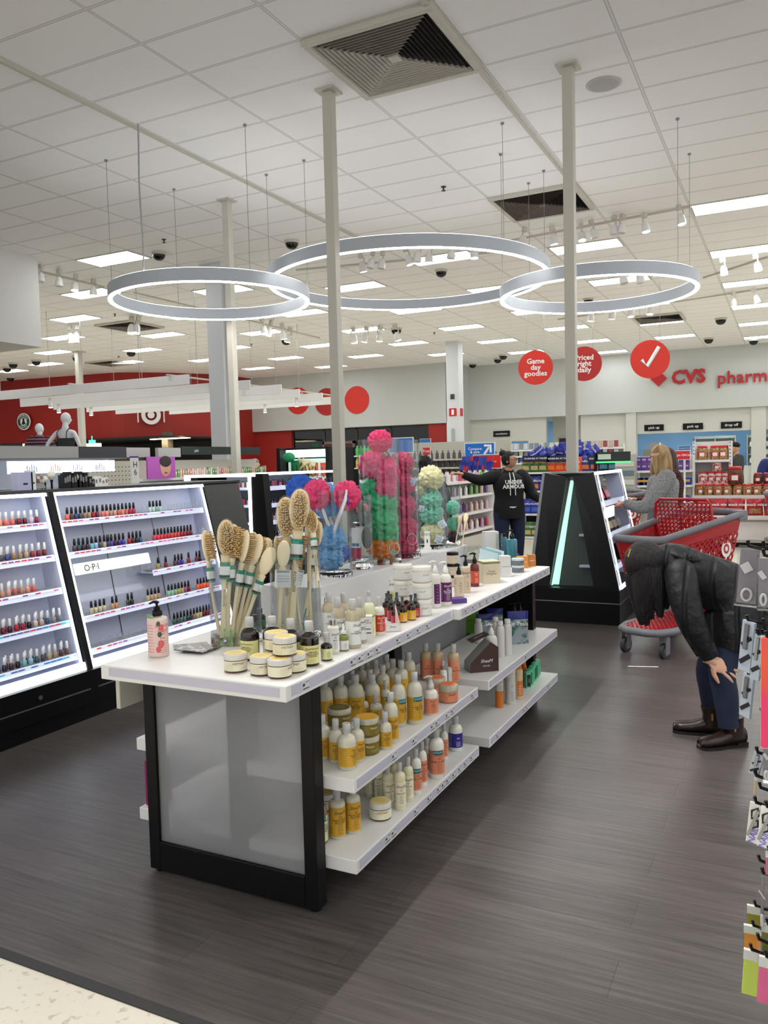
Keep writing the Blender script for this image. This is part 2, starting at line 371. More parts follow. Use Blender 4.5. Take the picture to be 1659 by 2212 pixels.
for px, py, wd in ((1424, 686, 'small dark air diffuser beyond the right ring lamp'), (280, 703, 'small dark air diffuser beyond the left ring lamp'), (240, 783, 'brown air diffuser far left above the red wall')):
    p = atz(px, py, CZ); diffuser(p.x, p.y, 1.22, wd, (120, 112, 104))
# domes, sprinklers, speaker
dm = thing('dome_camera', 'black dome camera on the ceiling', 'security camera', (0, 0, 0), 0, 'black ceiling dome cameras')
MB().lathe([(.12, 0), (.12, -.03), (.1, -.045)], 20).build('housing', OFFW, dm)
MB().lathe([(.105, -.045), (.1, -.075), (.075, -.115), (.04, -.135), (0.001, -.14)], 20, cap=False).build('dome', pm('smoked_dome', (10, 10, 11), .12), dm)
kids(dm)
DC = [(343, 549, 'between the left ring lamp and its light panel'), (630, 524, 'above the gap between left and middle rings'), (953, 587, 'seen inside the middle ring lamp'), (1271, 649, 'seen inside the right ring lamp'),
      (618, 736, 'below four spotlights left of the tall pole'), (856, 713, 'right of three spotlights under the middle ring'), (1557, 691, 'in a yellowed tile at the right'), (1531, 734, 'above the pharmacy lettering'),
      (1628, 737, 'far right edge above the pharmacy wall'), (1087, 770, 'upper of a pair left of the game day sign'), (1075, 778, 'lower of a pair left of the game day sign'), (1021, 789, 'by the far column and white wall'),
      (283, 762, 'centre of the tiles above the red wall'), (166, 774, 'beside the thin far pole'), (78, 782, 'far left above the red wall'), (28, 788, 'beside a light panel at far left'), (15, 797, 'lowest but one at far left'), (22, 818, 'lowest at far left above red wall')]
for i, (px, py, wd) in enumerate(DC):
    p = atz(px, py-4, CZ); o = dm if i == 0 else dup(dm, (0, 0, 0)); o.location = (p.x, p.y, CZ); o['label'] = 'black dome camera '+wd
    if i > 3: o.scale = (1.3,)*3
sk = thing('fire_sprinkler', 'small dark fire sprinkler head', 'sprinkler', (0, 0, 0), 0, 'ceiling sprinkler heads')
MB().lathe([(.035, 0), (.035, -.008), (.012, -.012), (.012, -.035), (.008, -.05)], 10).lathe([(.03, -.052), (.03, -.056)], 10).build('sprinkler_head', pm('tarnished_brass', (70, 62, 56), .5, .6), sk)
kids(sk)
for i, (px, py, wd) in enumerate([(958, 403, 'above the middle ring lamp'), (354, 517, 'beside the upper left dome camera'), (248, 678, 'below the left ring lamp'), (1318, 681, 'under the right ring lamp'), (938, 718, 'below the middle ring lamp'), (543, 743, 'beside the big white column'), (256, 769, 'above the red wall'), (738, 785, 'right of the tall pole')]):
    p = atz(px, py, CZ); o = sk if i == 0 else dup(sk, (0, 0, 0)); o.location = (p.x, p.y, CZ); o.scale = (1.0,)*3; o['label'] = 'small dark fire sprinkler '+wd
p = atz(1304, 181, CZ); t = thing('ceiling_speaker', 'round grey ceiling speaker right of the tall pole', 'speaker', (p.x, p.y, CZ))
MB().lathe([(.17, 0), (.17, -.008), (.145, -.012)], 32).build('bezel', OFFW, t); MB().lathe([(.145, -.012), (.1, -.016), (0.001, -.018)], 32, cap=False).build('grille', LGREY, t)
# poles and columns
def pole(x, y, z0, label, w_=.05, mat=OFFW):
    t = thing('support_pole', label, 'pole', (x, y, 0)); MB().box(-w_, w_, -w_, w_, z0, CZ-.02).build('shaft', mat, t, bevel=.006)
    MB().box(-w_*2, w_*2, -w_*2, w_*2, CZ-.02, CZ).build('ceiling_plate', OFFW, t); return t
pole(-4.05, 7.11, 0, 'tall cream square pole behind the loofah tubes'); pole(-1.86, 7.78, 1.3, 'cream square pole rising from the black A-frame display')
pole(-6.91, 9.23, 0, 'cream square pole in front of the big white column'); pole(-19.6, 18.4, 0, 'thin cream pole by the two mannequins', .08)
t = thing('support_column', 'wide white steel column with open flanges behind the left ring lamp', 'column', (-9.3, 12.1, 0)); c_ = pm('column_paint', (208, 210, 212), .5)
MB().box(-.17, .17, -.17, -.14, 0, CZ).box(-.17, .17, .14, .17, 0, CZ).box(-.03, .03, -.14, .14, 0, CZ).build('flange_shaft', c_, t); MB().box(-.24, .24, -.24, .24, CZ-.3, CZ).build('column_head', c_, t)
t = thing('support_column', 'white far column with red fire extinguisher signs', 'column', (-9.24, 23.55, 0)); MB().box(-.2, .2, -.2, .2, 0, CZ).build('shaft', c_, t)
MB().box(-.12, .12, -.215, -.2, 2.88, 3.12).box(.2, .215, -.1, .1, 2.88, 3.12).build('red_sign', TRED, t); MB().box(-.04, .04, -.22, -.215, 2.92, 3.08).build('sign_mark', WINK, t)
MB().box(-.05, .05, -.24, -.2, 2.1, 2.5).build('phone_bracket', LGREY, t); MB().box(-.06, .06, -.23, -.2, 3.4, 3.55).build('sensor', DGREY, t)
# ring lamps
ringm = pm('ring_lamp_shell', (176, 182, 190), .45, .3); ringe = pm('ring_lamp_glow', (255, 252, 248), .4, emit=RING)
ringu = pm('ring_lamp_added_uplight', (250, 250, 252), .4, emit=RING*.25)  # added upward glow to brighten the near ceiling, unseen from below
def ring(cx, cy, R, z, label, wires, cord=None):
    t = thing('ring_pendant_lamp', label, 'ring lamp', (cx, cy, z)); h = .14; wd = .055
    def ann(r0, r1, z0, z1, name, mat, closed=True):
        N = 128; vs = []; fs = []
        prof = [(r1, z0), (r1, z1), (r0, z1), (r0, z0)]
        for i in range(N):
            a = 2*PI*i/N
            for r, zz in prof: vs.append((r*math.cos(a), r*math.sin(a), zz))
        for i in range(N):
            k = (i+1) % N
            for j in range(4): fs.append((4*i+j, 4*k+j, 4*k+(j+1) % 4, 4*i+(j+1) % 4))
        m_ = MB(); m_.add(vs, fs); m_.sm = [True]*len(m_.f); o = m_.build(name, mat, t)
        e = o.modifiers.new('e', 'EDGE_SPLIT'); e.split_angle = math.radians(40)
        return o
    ann(R-wd, R, .004, h, 'housing', ringm); ann(R-wd+.006, R-.006, -.006, .004, 'diffuser', ringe); ann(R-wd+.006, R-.006, h, h+.004, 'added_uplight', ringu)
    for (wx, wy) in wires: MB().tube([(wx-cx, wy-cy, h), (wx-cx, wy-cy, CZ-z)], .003, 6).lathe([(.02, CZ-z), (.02, CZ-z-.02)], 8, c=(wx-cx, wy-cy, 0)).build('suspension_cable', STEEL, t)
    if cord: MB().tube([(cord[0]-cx+.01*math.sin(k), cord[1]-cy, h+(CZ-z-h)*k/8) for k in range(9)], .009, 8).build('power_cord', pm('white_cord', (160, 160, 160), .5), t)
    return t
S_ = 3.64/3.55
def wr(cx, cy, R, offs): return [(cx+dx, cy+dy*1.0) for dx, dy in offs]
c1 = (-6.22, 7.93); ring(*c1, 1.18, 3.485, 'left ring pendant lamp with a glowing underside and a grey power cord', wr(*c1, 1.18, [(-1.0, -.59), (-1.0, .59), (1.0, -.59), (1.0, .59)]), (c1[0]+.02, c1[1]-1.155))
c2 = (-4.34, 9.52); ring(*c2, 1.77, 3.775, 'largest ring pendant lamp hung highest in the middle', wr(*c2, 1.77, [(-1.54, -.83), (-1.54, .83), (1.54, -.83), (1.54, .83)]), None)
c3 = (-2.10, 10.12); ring(*c3, 1.17, 3.47, 'right ring pendant lamp crossing in front of the cream pole', wr(*c3, 1.17, [(-1.0, -.58), (-1.0, .58), (1.0, -.58), (1.0, .58)]), None)
# tracks and spotlights
TZ = CZ-.04
def track(a, b_, label):
    o = MB().obox((Vector(a)+Vector(b_))/2, (.035, (Vector(a)-Vector(b_)).length, .03), Matrix.Rotation(math.atan2(-(b_[0]-a[0]), b_[1]-a[1]), 3, 'Z')).build('lighting_track', OFFW)
    return tag(o, label, 'lighting track')
def tk(px0, py0, px1, py1, label):
    a = atz(px0, py0, CZ-.015); b_ = atz(px1, py1, CZ-.015); track((a.x, a.y, CZ-.015), (b_.x, b_.y, CZ-.015), label)
tk(1085, 523, 1492, 446, 'white ceiling track carrying spotlights right of the middle ring'); tk(640, 583, 1110, 541, 'ceiling track carrying the spotlights seen inside the middle ring')
tk(0, 565, 224, 620, 'ceiling track carrying the row of spotlights at far left'); tk(290, 632, 440, 668, 'dark ceiling track seen through the left ring'); tk(530, 690, 690, 730, 'short ceiling track left of the tall pole')
track((-2.6, 1.0, CZ-.015), (-2.6, 11.9, CZ-.015), 'long ceiling track running past the large air diffuser'); track((-6.25, 2.0, CZ-.015), (-6.25, 12.5, CZ-.015), 'long ceiling track running to the left ring cord')
tk(1205, 690, 1659, 622, 'ceiling track behind the right ring'); tk(1520, 600, 1659, 555, 'ceiling track at the right edge')
GLOW = pm('spot_bulb_glow', (255, 244, 236), .3, emit=40)
OFFB = pm('spot_bulb_off', (190, 190, 188), .3)
def spot_proto(lit):
    t = thing('track_spotlight', 'spotlight', 'spotlight', (0, 0, 0), 0, 'white track spotlights')
    MB().box(-.03, .03, -.03, .03, -.07, 0).box(-.008, .008, -.05, -.035, -.14, -.06).build('yoke', OFFW, t)
    MB().lathe([(.025, -.12), (.045, -.15), (.055, -.2), (.058, -.26)], 14, cap=True).build('can', WHITE, t)
    MB().lathe([(.048, -.262), (.001, -.266)], 14, cap=False).build('bulb', GLOW if lit else OFFB, t); return kids(t)
SPL, SPO = spot_proto(True), spot_proto(False); usedp = {}
def spot(px, py, lit, label, s=1.0):
    p = atz(px, py, CZ-.2*s); pr_ = SPL if lit else SPO
    o = pr_ if pr_.name not in usedp else dup(pr_, (0, 0, 0)); usedp[pr_.name] = 1
    o.location = (p.x, p.y, CZ-.03); o['label'] = label; o.scale = (s,)*3; o.rotation_euler = (random.uniform(-.2, .2), random.uniform(-.25, .1), random.uniform(0, 6)); return o
rows = [('track right of the middle ring', [(1135, 517, 0), (1192, 514, 1), (1255, 509, 1), (1276, 502, 0), (1327, 493, 0), (1345, 491, 0), (1391, 488, 1), (1465, 472, 1)], 1.1),
        ('track inside the middle ring', [(778, 574, 1), (807, 568, 0), (828, 568, 0), (875, 560, 1), (903, 552, 0), (927, 553, 1), (978, 545, 0), (1023, 545, 1)], 1.2),
        ('track at far left', [(8, 578, 0), (50, 591, 0), (88, 598, 0), (128, 607, 0), (165, 618, 1), (203, 626, 1)], 1.2),
        ('stems below the left ring', [(286, 710, 1), (301, 710, 1), (151, 728, 1), (168, 727, 1)], 1.6),
        ('track left of the tall pole', [(566, 712, 1), (588, 716, 1), (609, 722, 1), (628, 730, 1)], 1.5),
        ('track under the middle ring', [(764, 731, 1), (793, 729, 1), (822, 727, 1), (853, 726, 1)], 1.6),
        ('track behind the right ring', [(1279, 683, 1), (1325, 678, 1), (1363, 674, 1), (1405, 669, 1), (1341, 603, 0), (1379, 599, 0)], 1.4),
        ('track at the right edge', [(1560, 582, 1), (1631, 574, 1), (1584, 651, 1), (1627, 645, 1)], 1.2)]
for nm, L_, s in rows:
    for i, (px, py, lit) in enumerate(L_): spot(px, py, lit, 'white %s track spotlight, %s from the left on the %s' % ('lit' if lit else 'unlit', nth(i), nm), s)
def lamp(x, y, aim, e, size=1.1, lb=''):
    o = dup(SPL, (x, y, CZ-.03), 0, 'lit white spotlight overhead, %s along its ceiling track' % lb)
    d = bpy.data.lights.new('spot_beam', 'SPOT'); d.energy = e; d.spot_size = size; d.spot_blend = .7; d.shadow_soft_size = .045; d.color = (1, .98, .97)
    q = bpy.data.objects.new('spot_beam', d); COL.objects.link(q); q.location = (x, y, CZ-.31)
    q.rotation_euler = (Vector(aim)-Vector((x, y, CZ-.31))).to_track_quat('-Z', 'Y').to_euler()
lamp(-2.6, 2.95, (-1.6, 2.6, 0), 1900, 1.7, 'first'); lamp(-2.6, 3.9, (-1.5, 4.0, .5), 800, 1.2, 'second'); lamp(-2.6, 1.6, (-3.4, 1.6, 0), 350, 1.6, 'third')
lamp(-6.25, 3.4, (-4.2, 3.4, .8), 300, 1.2, 'fourth'); lamp(-2.6, 5.0, (-.6, 5.6, .3), 500, 1.3, 'fifth'); 
# ================================================================== CENTRE ISLAND
FR = pm('frosted_acrylic', (215, 215, 218), .2, trans=1, ior=1.05)
n, l, b = nodes(FR); tl = n.new('ShaderNodeBsdfTranslucent'); tl.inputs[0].default_value = (.8, .8, .82, 1); m_s = n.new('ShaderNodeMixShader'); m_s.inputs[0].default_value = .2
df_ = n.new('ShaderNodeBsdfDiffuse'); df_.inputs[0].default_value = (.75, .75, .77, 1); m_d = n.new('ShaderNodeMixShader'); m_d.inputs[0].default_value = .2; l.new(b.outputs[0], m_d.inputs[1]); l.new(df_.outputs[0], m_d.inputs[2])
l.new(m_d.outputs[0], m_s.inputs[1]); l.new(tl.outputs[0], m_s.inputs[2]); l.new(m_s.outputs[0], n['Material Output'].inputs[0])
CT = .827
isl = thing('display_island', 'white and black double-sided display island with shelves in the middle of the floor', 'display island', (-1.78, 2.25, 0))
def P(name, mb, mats, parent=isl, bevel=.003, off=(1.78, -2.25, 0)): return mb.build(name, mats, parent, off, 0, bevel)
P('countertop', MB().box(-2.19, -1.405, 2.09, 3.50, .775, CT), WHITE); P('countertop', MB().box(-2.2, -1.372, 3.502, 5.1, .775, CT), WHITE)
ep = P('end_panel', MB().box(-2.15, -2.1, 2.25, 2.31, .015, .775).box(-1.462, -1.412, 2.25, 2.31, .015, .775).box(-2.1, -1.462, 2.25, 2.31, .015, .125).box(-2.1, -1.462, 2.25, 2.31, .755, .775), BLACK)
P('frosted_pane', MB().box(-2.1, -1.462, 2.262, 2.27, .125, .755), FR, ep, 0, (0, 0, 0))
P('foot', MB().lathe([(.02, 0), (.02, .02)], 10, c=(-1.44, 2.28, 0)).lathe([(.02, 0), (.02, .02)], 10, c=(-2.12, 2.28, 0)), BLKPL, isl, 0)
P('end_panel', MB().box(-2.15, -2.1, 4.84, 4.9, .015, .775).box(-1.462, -1.412, 4.84, 4.9, .015, .775).box(-2.1, -1.462, 4.84, 4.9, .015, .775), BLACK)
P('middle_frame', MB().box(-1.83, -1.73, 3.53, 3.62, .015, .775).box(-2.1, -1.46, 3.53, 3.62, .015, .1), BLACK)
P('middle_frame', MB().box(-1.83, -1.73, 2.33, 2.39, .03, .775), BLACK)
P('back_panel', MB().box(-1.795, -1.765, 2.39, 3.53, .1, .775).box(-1.795, -1.765, 3.62, 4.84, .1, .775), pm('grey_back_panel', (150, 150, 152), .5))
for nm, z in (('upper', .46), ('lower', .18)):
    P('shelf', MB().box(-1.74, -1.298, 2.32, 3.53, z-.048, z), WHITE); P('shelf', MB().box(-1.74, -1.285, 3.64, 4.93, z-.048, z), WHITE)
    P('shelf', MB().box(-2.30, -1.82, 2.36, 4.9, z-.048, z), WHITE)
P('ticket_strip', MB().box(-1.4045, -1.4025, 2.12, 3.47, .788, .822).box(-1.3715, -1.3695, 3.53, 5.07, .788, .822).box(-2.15, -1.43, 2.0875, 2.0895, .79, .82)
  .box(-1.2975, -1.2955, 2.34, 3.51, .425, .455).box(-1.2975, -1.2955, 2.34, 3.51, .145, .175).box(-1.2845, -1.2825, 3.66, 4.91, .425, .455).box(-1.2845, -1.2825, 3.66, 4.91, .145, .175), LILAC, isl, 0)
tk_ = [(-1.4025, y, .805) for y in (2.20, 2.52, 2.58, 2.65, 2.72, 2.9, 3.0, 3.1, 3.2)]+[(-1.3695, 3.58+.1*i, .805) for i in range(15)]
tk_ += [(-1.2955, y, .44) for y in (2.62, 2.80, 2.98, 3.03, 3.14, 3.2, 3.45)]+[(-1.2955, y, .16) for y in (2.55, 2.60, 2.8, 2.93, 3.03, 3.08, 3.13, 3.2, 3.27, 3.34, 3.42)]+[(-1.2825, y, .44) for y in (4.25,)]+[(-1.2825, y, .16) for y in (3.75, 4.2, 4.25, 4.7)]
for x, y, z in tk_:
    tmb = MB().obox((x+.001, y, z), (.0012, .045, .03), m=0)
    tmb.obox((x+.0018, y, z-.011), (.0006, .035, .003), m=1).obox((x+.0018, y-.012, z+.002), (.0006, .012, .009), m=1).obox((x+.0018, y+.01, z+.009), (.0006, .02, .002), m=1)
    P('price_ticket', tmb, [pm('ticket_paper', (205, 205, 208), .6), DGREY], isl, 0)
P('bracket', MB().box(-2.235, -2.215, 2.2, 2.33, .63, .775), OFFW)
RZ_ = .995
rs = thing('riser', 'white riser box running along the island countertop under the acrylic tubes', 'riser', (-1.935, 2.92, CT))
MB().box(-2.08, -1.79, 2.92, 4.72, CT, RZ_).build('body', pm('riser_white', (205, 205, 205), .4), rs, (1.935, -2.92, -CT), bevel=.003)
MB().box(-1.7895, -1.7885, 2.95, 3.03, .90, .95).text('12', .05, face((-1.788, 2.99, .925), (1, 0, 0)), 1, bold=.01).build('number_label', [PAPER, INK], rs, (1.935, -2.92, -CT))
# ------------------------------------------------------------------ product builders
def glassy(c, name, rough=.12, tr=0.0): return fmat(c, rough, name, trans=tr, coat=.3)
def prof_round(r, h, neck, nh, sh=.35):   # body profile, shoulder rounding
    p = [(r*.93, 0), (r, h*.02), (r, h*(1-sh*.55))]
    y0 = h*(1-sh*.55)
    for k in range(1, 7):
        a = k/6*PI/2; p.append((neck+(r-neck)*math.cos(a), y0+(h-y0)*math.sin(a)))
    return p+[(neck, h+nh)]
LBL = {}
def label_mb(r, z0, z1, base, ink, title, lines, a0=-1.9, a1=1.9, shear=.3, title2=None, tcol=2, frac=.82):
    """wrap-round label facing local -Y"""
    R = r*1.012; m = MB(); m.lathe([(R, z0), (R, z1)], 24, a0=-PI/2+a0, a1=-PI/2+a1, cap=False)
    hh = z1-z0
    def fr(z, da=0):
        M = Matrix.Rotation(da, 4, 'Z')@Matrix(((1, 0, 0, 0), (0, 0, -1, 0), (0, 1, 0, z), (0, 0, 0, 1))); return M
    if title: m.text(title, min(hh*.16, r*.62), fr(z0+hh*frac, .35), 1, ext=.0006, R=R, shear=shear)
    if title2: m.text(title2, min(hh*.1, r*.36), fr(z0+hh*.52, .35), tcol if tcol < 3 else 1, ext=.0006, R=R, bold=.01)
    # rows of fine print: thin raised ink dashes
    rr = random.Random(int(hh*1e4)+len(lines))
    for (da, w_, f0, f1, n_) in lines:
        for i in range(n_):
            z = z0+hh*(f0+(f1-f0)*i/max(1, n_-1)); ww = w_*rr.uniform(.75, 1)
            k = max(2, int(ww/.2)); R2 = R+.0005
            vs = []
            for q in range(k+1):
                a = -PI/2+da-ww/2+ww*q/k; t_ = hh*.006
                vs += [(R2*math.cos(a), R2*math.sin(a), z-t_), (R2*math.cos(a), R2*math.sin(a), z+t_)]
            m.add(vs, [(2*q, 2*q+2, 2*q+3, 2*q+1) for q in range(k)], 1)
    return m
FINE = [(-.95, .9, .12, .9, 10), (.4, .75, .1, .42, 6), (.4, .5, .62, .7, 3)]
def cap_mb(kind, r, z, neck):
    m = MB()
    if kind == 'flip': m.lathe([(neck*1.15, z), (neck*1.15, z+.008), (neck*1.25, z+.009), (neck*1.22, z+.034), (neck*1.1, z+.036)], 18)
    elif kind == 'disc': m.lathe([(neck*1.3, z), (neck*1.3, z+.02), (neck*1.2, z+.022)], 18)
    elif kind == 'pump':
        m.lathe([(neck*1.35, z), (neck*1.35, z+.018), (neck*1.0, z+.02), (neck*.8, z+.032), (.0045, z+.033), (.0045, z+.044), (.009, z+.045), (.009, z+.052)], 14)
        m.tube([(0, 0, z+.05), (-.012, -.003, z+.052), (-.028, -.007, z+.046)], [.006, .005, .003], 8)
    elif kind == 'spray':
        m.lathe([(neck*1.2, z), (neck*1.2, z+.012), (neck*.75, z+.016), (neck*.75, z+.03), (neck*.9, z+.031), (neck*.8, z+.042)], 14)
    elif kind == 'dropper':
        m.lathe([(neck*1.3, z), (neck*1.3, z+.014), (neck*.6, z+.016), (neck*.62, z+.034), (neck*.3, z+.04)], 14)
    return m
PROTO = {}
def product(kind, h, r, body, cap, lab, ink=INK, title=None, title2=None, capk='flip', lz=(.12, .62), label='', cat='bottle', group=None, sh=.35, neckf=.36, lines=FINE, sx=1, collar=None, a=(-1.9, 1.9), shear=.3, third=None, liquid=None):
    key = (kind, round(h, 3), round(r, 4))
    if key not in PROTO:
        ch = {'flip': .036, 'disc': .022, 'pump': .052, 'spray': .042, 'dropper': .04}[capk]; ch = min(ch, h*.34)
        neck = r*neckf; hb = h-ch*.98-.004
        bm = MB().lathe(prof_round(r, hb-.003, neck, .006, sh), 22)
        cm_ = cap_mb(capk, r, 0, max(neck, .0075)); f = ch/{'flip': .036, 'disc': .022, 'pump': .052, 'spray': .042, 'dropper': .04}[capk]
        cm_.v = [Vector((v.x, v.y, v.z*f+hb)) for v in cm_.v]
        PROTO[key] = [('body', bm.data('body', body)), ('cap', cm_.data('cap', cap))]
        if lab: PROTO[key].append(('label', label_mb(r, hb*lz[0], hb*lz[1]+0, lab, ink, title, lines, a[0], a[1], shear, title2).data('label', [lab, ink, third or ink])))
        if collar: PROTO[key].append(('collar', MB().lathe([(neck*1.5, hb-.001), (neck*1.5, hb+.016)], 16).data('collar', collar)))
    t = thing(kind, label, cat, (0, 0, 0), 0, group)
    for nm, me in PROTO[key]:
        mo(nm, me, t)
    return t
def jar(kind, h, r, body, lid, lab, ink, title, label, group, top=None, lidh=.3):
    key = (kind, round(h, 3), round(r, 4))
    if key not in PROTO:
        hl = h*lidh
        PROTO[key] = [('body', MB().lathe([(r*.9, 0), (r*.97, h*.03), (r*.97, h-hl)], 28).data('body', body)),
                      ('lid', MB().lathe([(r, h-hl), (r*1.0, h*.97), (r*.96, h), (0.001, h)], 28, cap=False).data('lid', lid)),
                      ('label', label_mb(r*.97, h*.1, (h-hl)*.93, lab, ink, None, [(-.6, .9, .15, .85, 6), (.7, .8, .2, .35, 2)], -2.6, 2.6).text(title or '', h*.17, Matrix.Rotation(.2, 4, 'Z')@Matrix(((1, 0, 0, 0), (0, 0, -1, 0), (0, 1, 0, h*.5), (0, 0, 0, 1))), 1, ext=.0006, R=r*.985, shear=.3).data('label', [lab, ink]))]
        if top: PROTO[key].append(('lid_label', MB().lathe([(r*.86, h+.0006), (0.001, h+.0008)], 28, cap=False).text('~~~~~\n~~~~~~~\n~~~~', r*.3, Matrix.Translation((0, 0, h+.0012)), 1).data('lid_label', [top, ink])))
    t = thing(kind, label, 'jar', (0, 0, 0), 0, group)
    for nm, me in PROTO[key]: mo(nm, me, t)
    return t
def put(o, px, pyb, z, r=.03, turn=0.0, lift=0):
    p = atz(px, pyb, z); d = Vector((p.x, p.y, 0)).normalized(); q = p+d*r
    o.location = (q.x, q.y, z+lift+.0005); o.rotation_euler.z = math.atan2(d.x, d.y)*-1+turn; return o
YEL = fmat((222, 216, 150), .4, 'label'); CREAM = fmat((232, 226, 196), .4, 'label'); MUST = fmat((204, 158, 48), .35, 'label'); CORAL = fmat((222, 138, 104), .4, 'label')
OAT = fmat((205, 182, 140), .4, 'label'); WHLAB = fmat((232, 232, 228), .4, 'label'); LIME = fmat((226, 228, 170), .4, 'label')
DARKB = pm('dark_amber_bottle', (26, 15, 10), .08, coat=.6); MILKY = pm('milky_bottle', (228, 224, 212), .18, coat=.4); PEARL = pm('pearl_lotion_bottle', (205, 200, 180), .15, coat=.4)
GOLDC = pm('golden_clear_wash', (222, 210, 178), .1, trans=.5, coat=.5)
BRINK = pm('brown_ink', (74, 34, 24), .6); DKJAR = pm('brown_jar_plastic', (92, 62, 42), .25, coat=.3)
def wpx(px, py, z, w_): return w_*mpp(atz(px, py, z))/2
def bottles(lst, z, **kw):
    for d in lst:
        d = dict(kw, **d); px, py, w_, hpx = d.pop('p'); turn = d.pop('turn', 0); lift = d.pop('lift', 0)
        m_ = mpp(atz(px, py, z)); r = w_*m_/2; h = hpx*m_*1.0
        r = round(r, 3) if kw.get('r') is None else kw['r']; d.pop('r', None); h = round(h*.97/.006)*.006
        put(product(h=h, r=r, **d), px, py, z, r, turn, lift)
# ---- countertop, front
GD = 'dark shampoo bottles with lime labels on the countertop'
A = dict(kind='shampoo_bottle', body=DARKB, cap=CLOUDY, lab=YEL, ink=BRINK, title='SheaMoisture', title2='JAMAICAN\nBLACK CASTOR\nSTRENGTHEN\n& RESTORE', lz=(.08, .62), sh=.42, cat='shampoo bottle', group=GD, lines=[(-1.0, .9, .12, .92, 13), (.35, .6, .08, .24, 3)])
bottles([dict(A, p=(541.5, 1429, 41, 99), label='dark shampoo bottle standing alone behind the single jar, left of the other dark bottles', turn=-.9),
         dict(A, p=(590, 1427, 41, 99), label='dark shampoo bottle second from left, directly behind the stacked jars', turn=-.6),
         dict(A, p=(630, 1434, 41, 99), label='dark shampoo bottle between two others, behind the topmost stacked jar', turn=-.5),
         dict(A, p=(669.5, 1441, 43, 101), label='rightmost large dark shampoo bottle with lime label at counter edge', turn=0)], CT)
bottles([dict(kind='small_treatment_bottle', p=(706, 1429, 26, 66), body=DARKB, cap=CLOUDY, lab=LIME, ink=BRINK, title='', title2='WETHE3', lz=(.1, .68), sh=.4, cat='bottle', label='small dark treatment bottle with pale label beside the rightmost dark shampoo')], CT)
LB = pm('pink_lotion_bottle', (222, 200, 188), .3, coat=.3); PKL = fmat((226, 196, 188), .4, 'label')
t = product('lotion_pump_bottle', .205, .0375, LB, BLKPL, PKL, pm('pink_print', (205, 70, 82), .5), 'Beauty\nblast', 'love', 'pump', (.04, .88), 'pale pink lotion bottle with black pump and floral label at left counter end', 'lotion bottle', sh=.12, neckf=.36, a=(-1.9, 1.9))
put(t, 343.5, 1421, CT, .037, .1)
m = MB().lathe([(.038, .145), (.038, .16)], 10, a0=-PI/2-1.6, a1=-PI/2-.6, cap=False).build('green_band', fmat((128, 160, 118), .5, 'label'), t)
for (q, zz, rr_) in ((-.1, .03, .009), (.15, .05, .011), (.05, .085, .008), (.2, .11, .009), (-.05, .125, .007)):
    MB().ball((.0385*math.sin(q), -.0385*math.cos(q), zz), (rr_, .001, rr_*1.3), 8, 6, M=Matrix.Rotation(q, 3, 'Z')).build('flower_print', fmat((212, 92, 96) if rr_ > .008 else (60, 92, 62), .5, 'print'), t)
GJ = 'cream masque jars stacked on the countertop'
JT = fmat((226, 204, 128), .4, 'label'); JL = pm('jar_lid_clear', (208, 204, 198), .2, coat=.4)
def J(px, py, z, label, turn=0, lift=0, r=.0405, h=.062, g=GJ, k='masque_jar', body=DKJAR, lid=JL, lab=CREAM, ink=BRINK, top=JT, ti='WETHE3', lh=.32):
    return put(jar(k, h, r, body, lid, lab, ink, ti, label, g, top, lh), px, py, z, r, turn, lift)
J(510, 1455, CT, 'cream masque jar standing alone at the front of the countertop'); J(567, 1462, CT, 'cream masque jar at lower left of the stacked jars'); J(605, 1468, CT, 'cream masque jar at the very front, barcode side showing', 1.0)
J(637, 1456, CT, 'cream masque jar at lower right of the stack, touching dark bottle', -.3); J(599, 1449, CT, 'cream masque jar hidden low behind the front jars')
J(599, 1449, CT, 'cream masque jar in the upper tier, farther back', .2, .0635); J(617, 1461, CT, 'topmost front cream masque jar resting across the lower jars', 0, .0635)
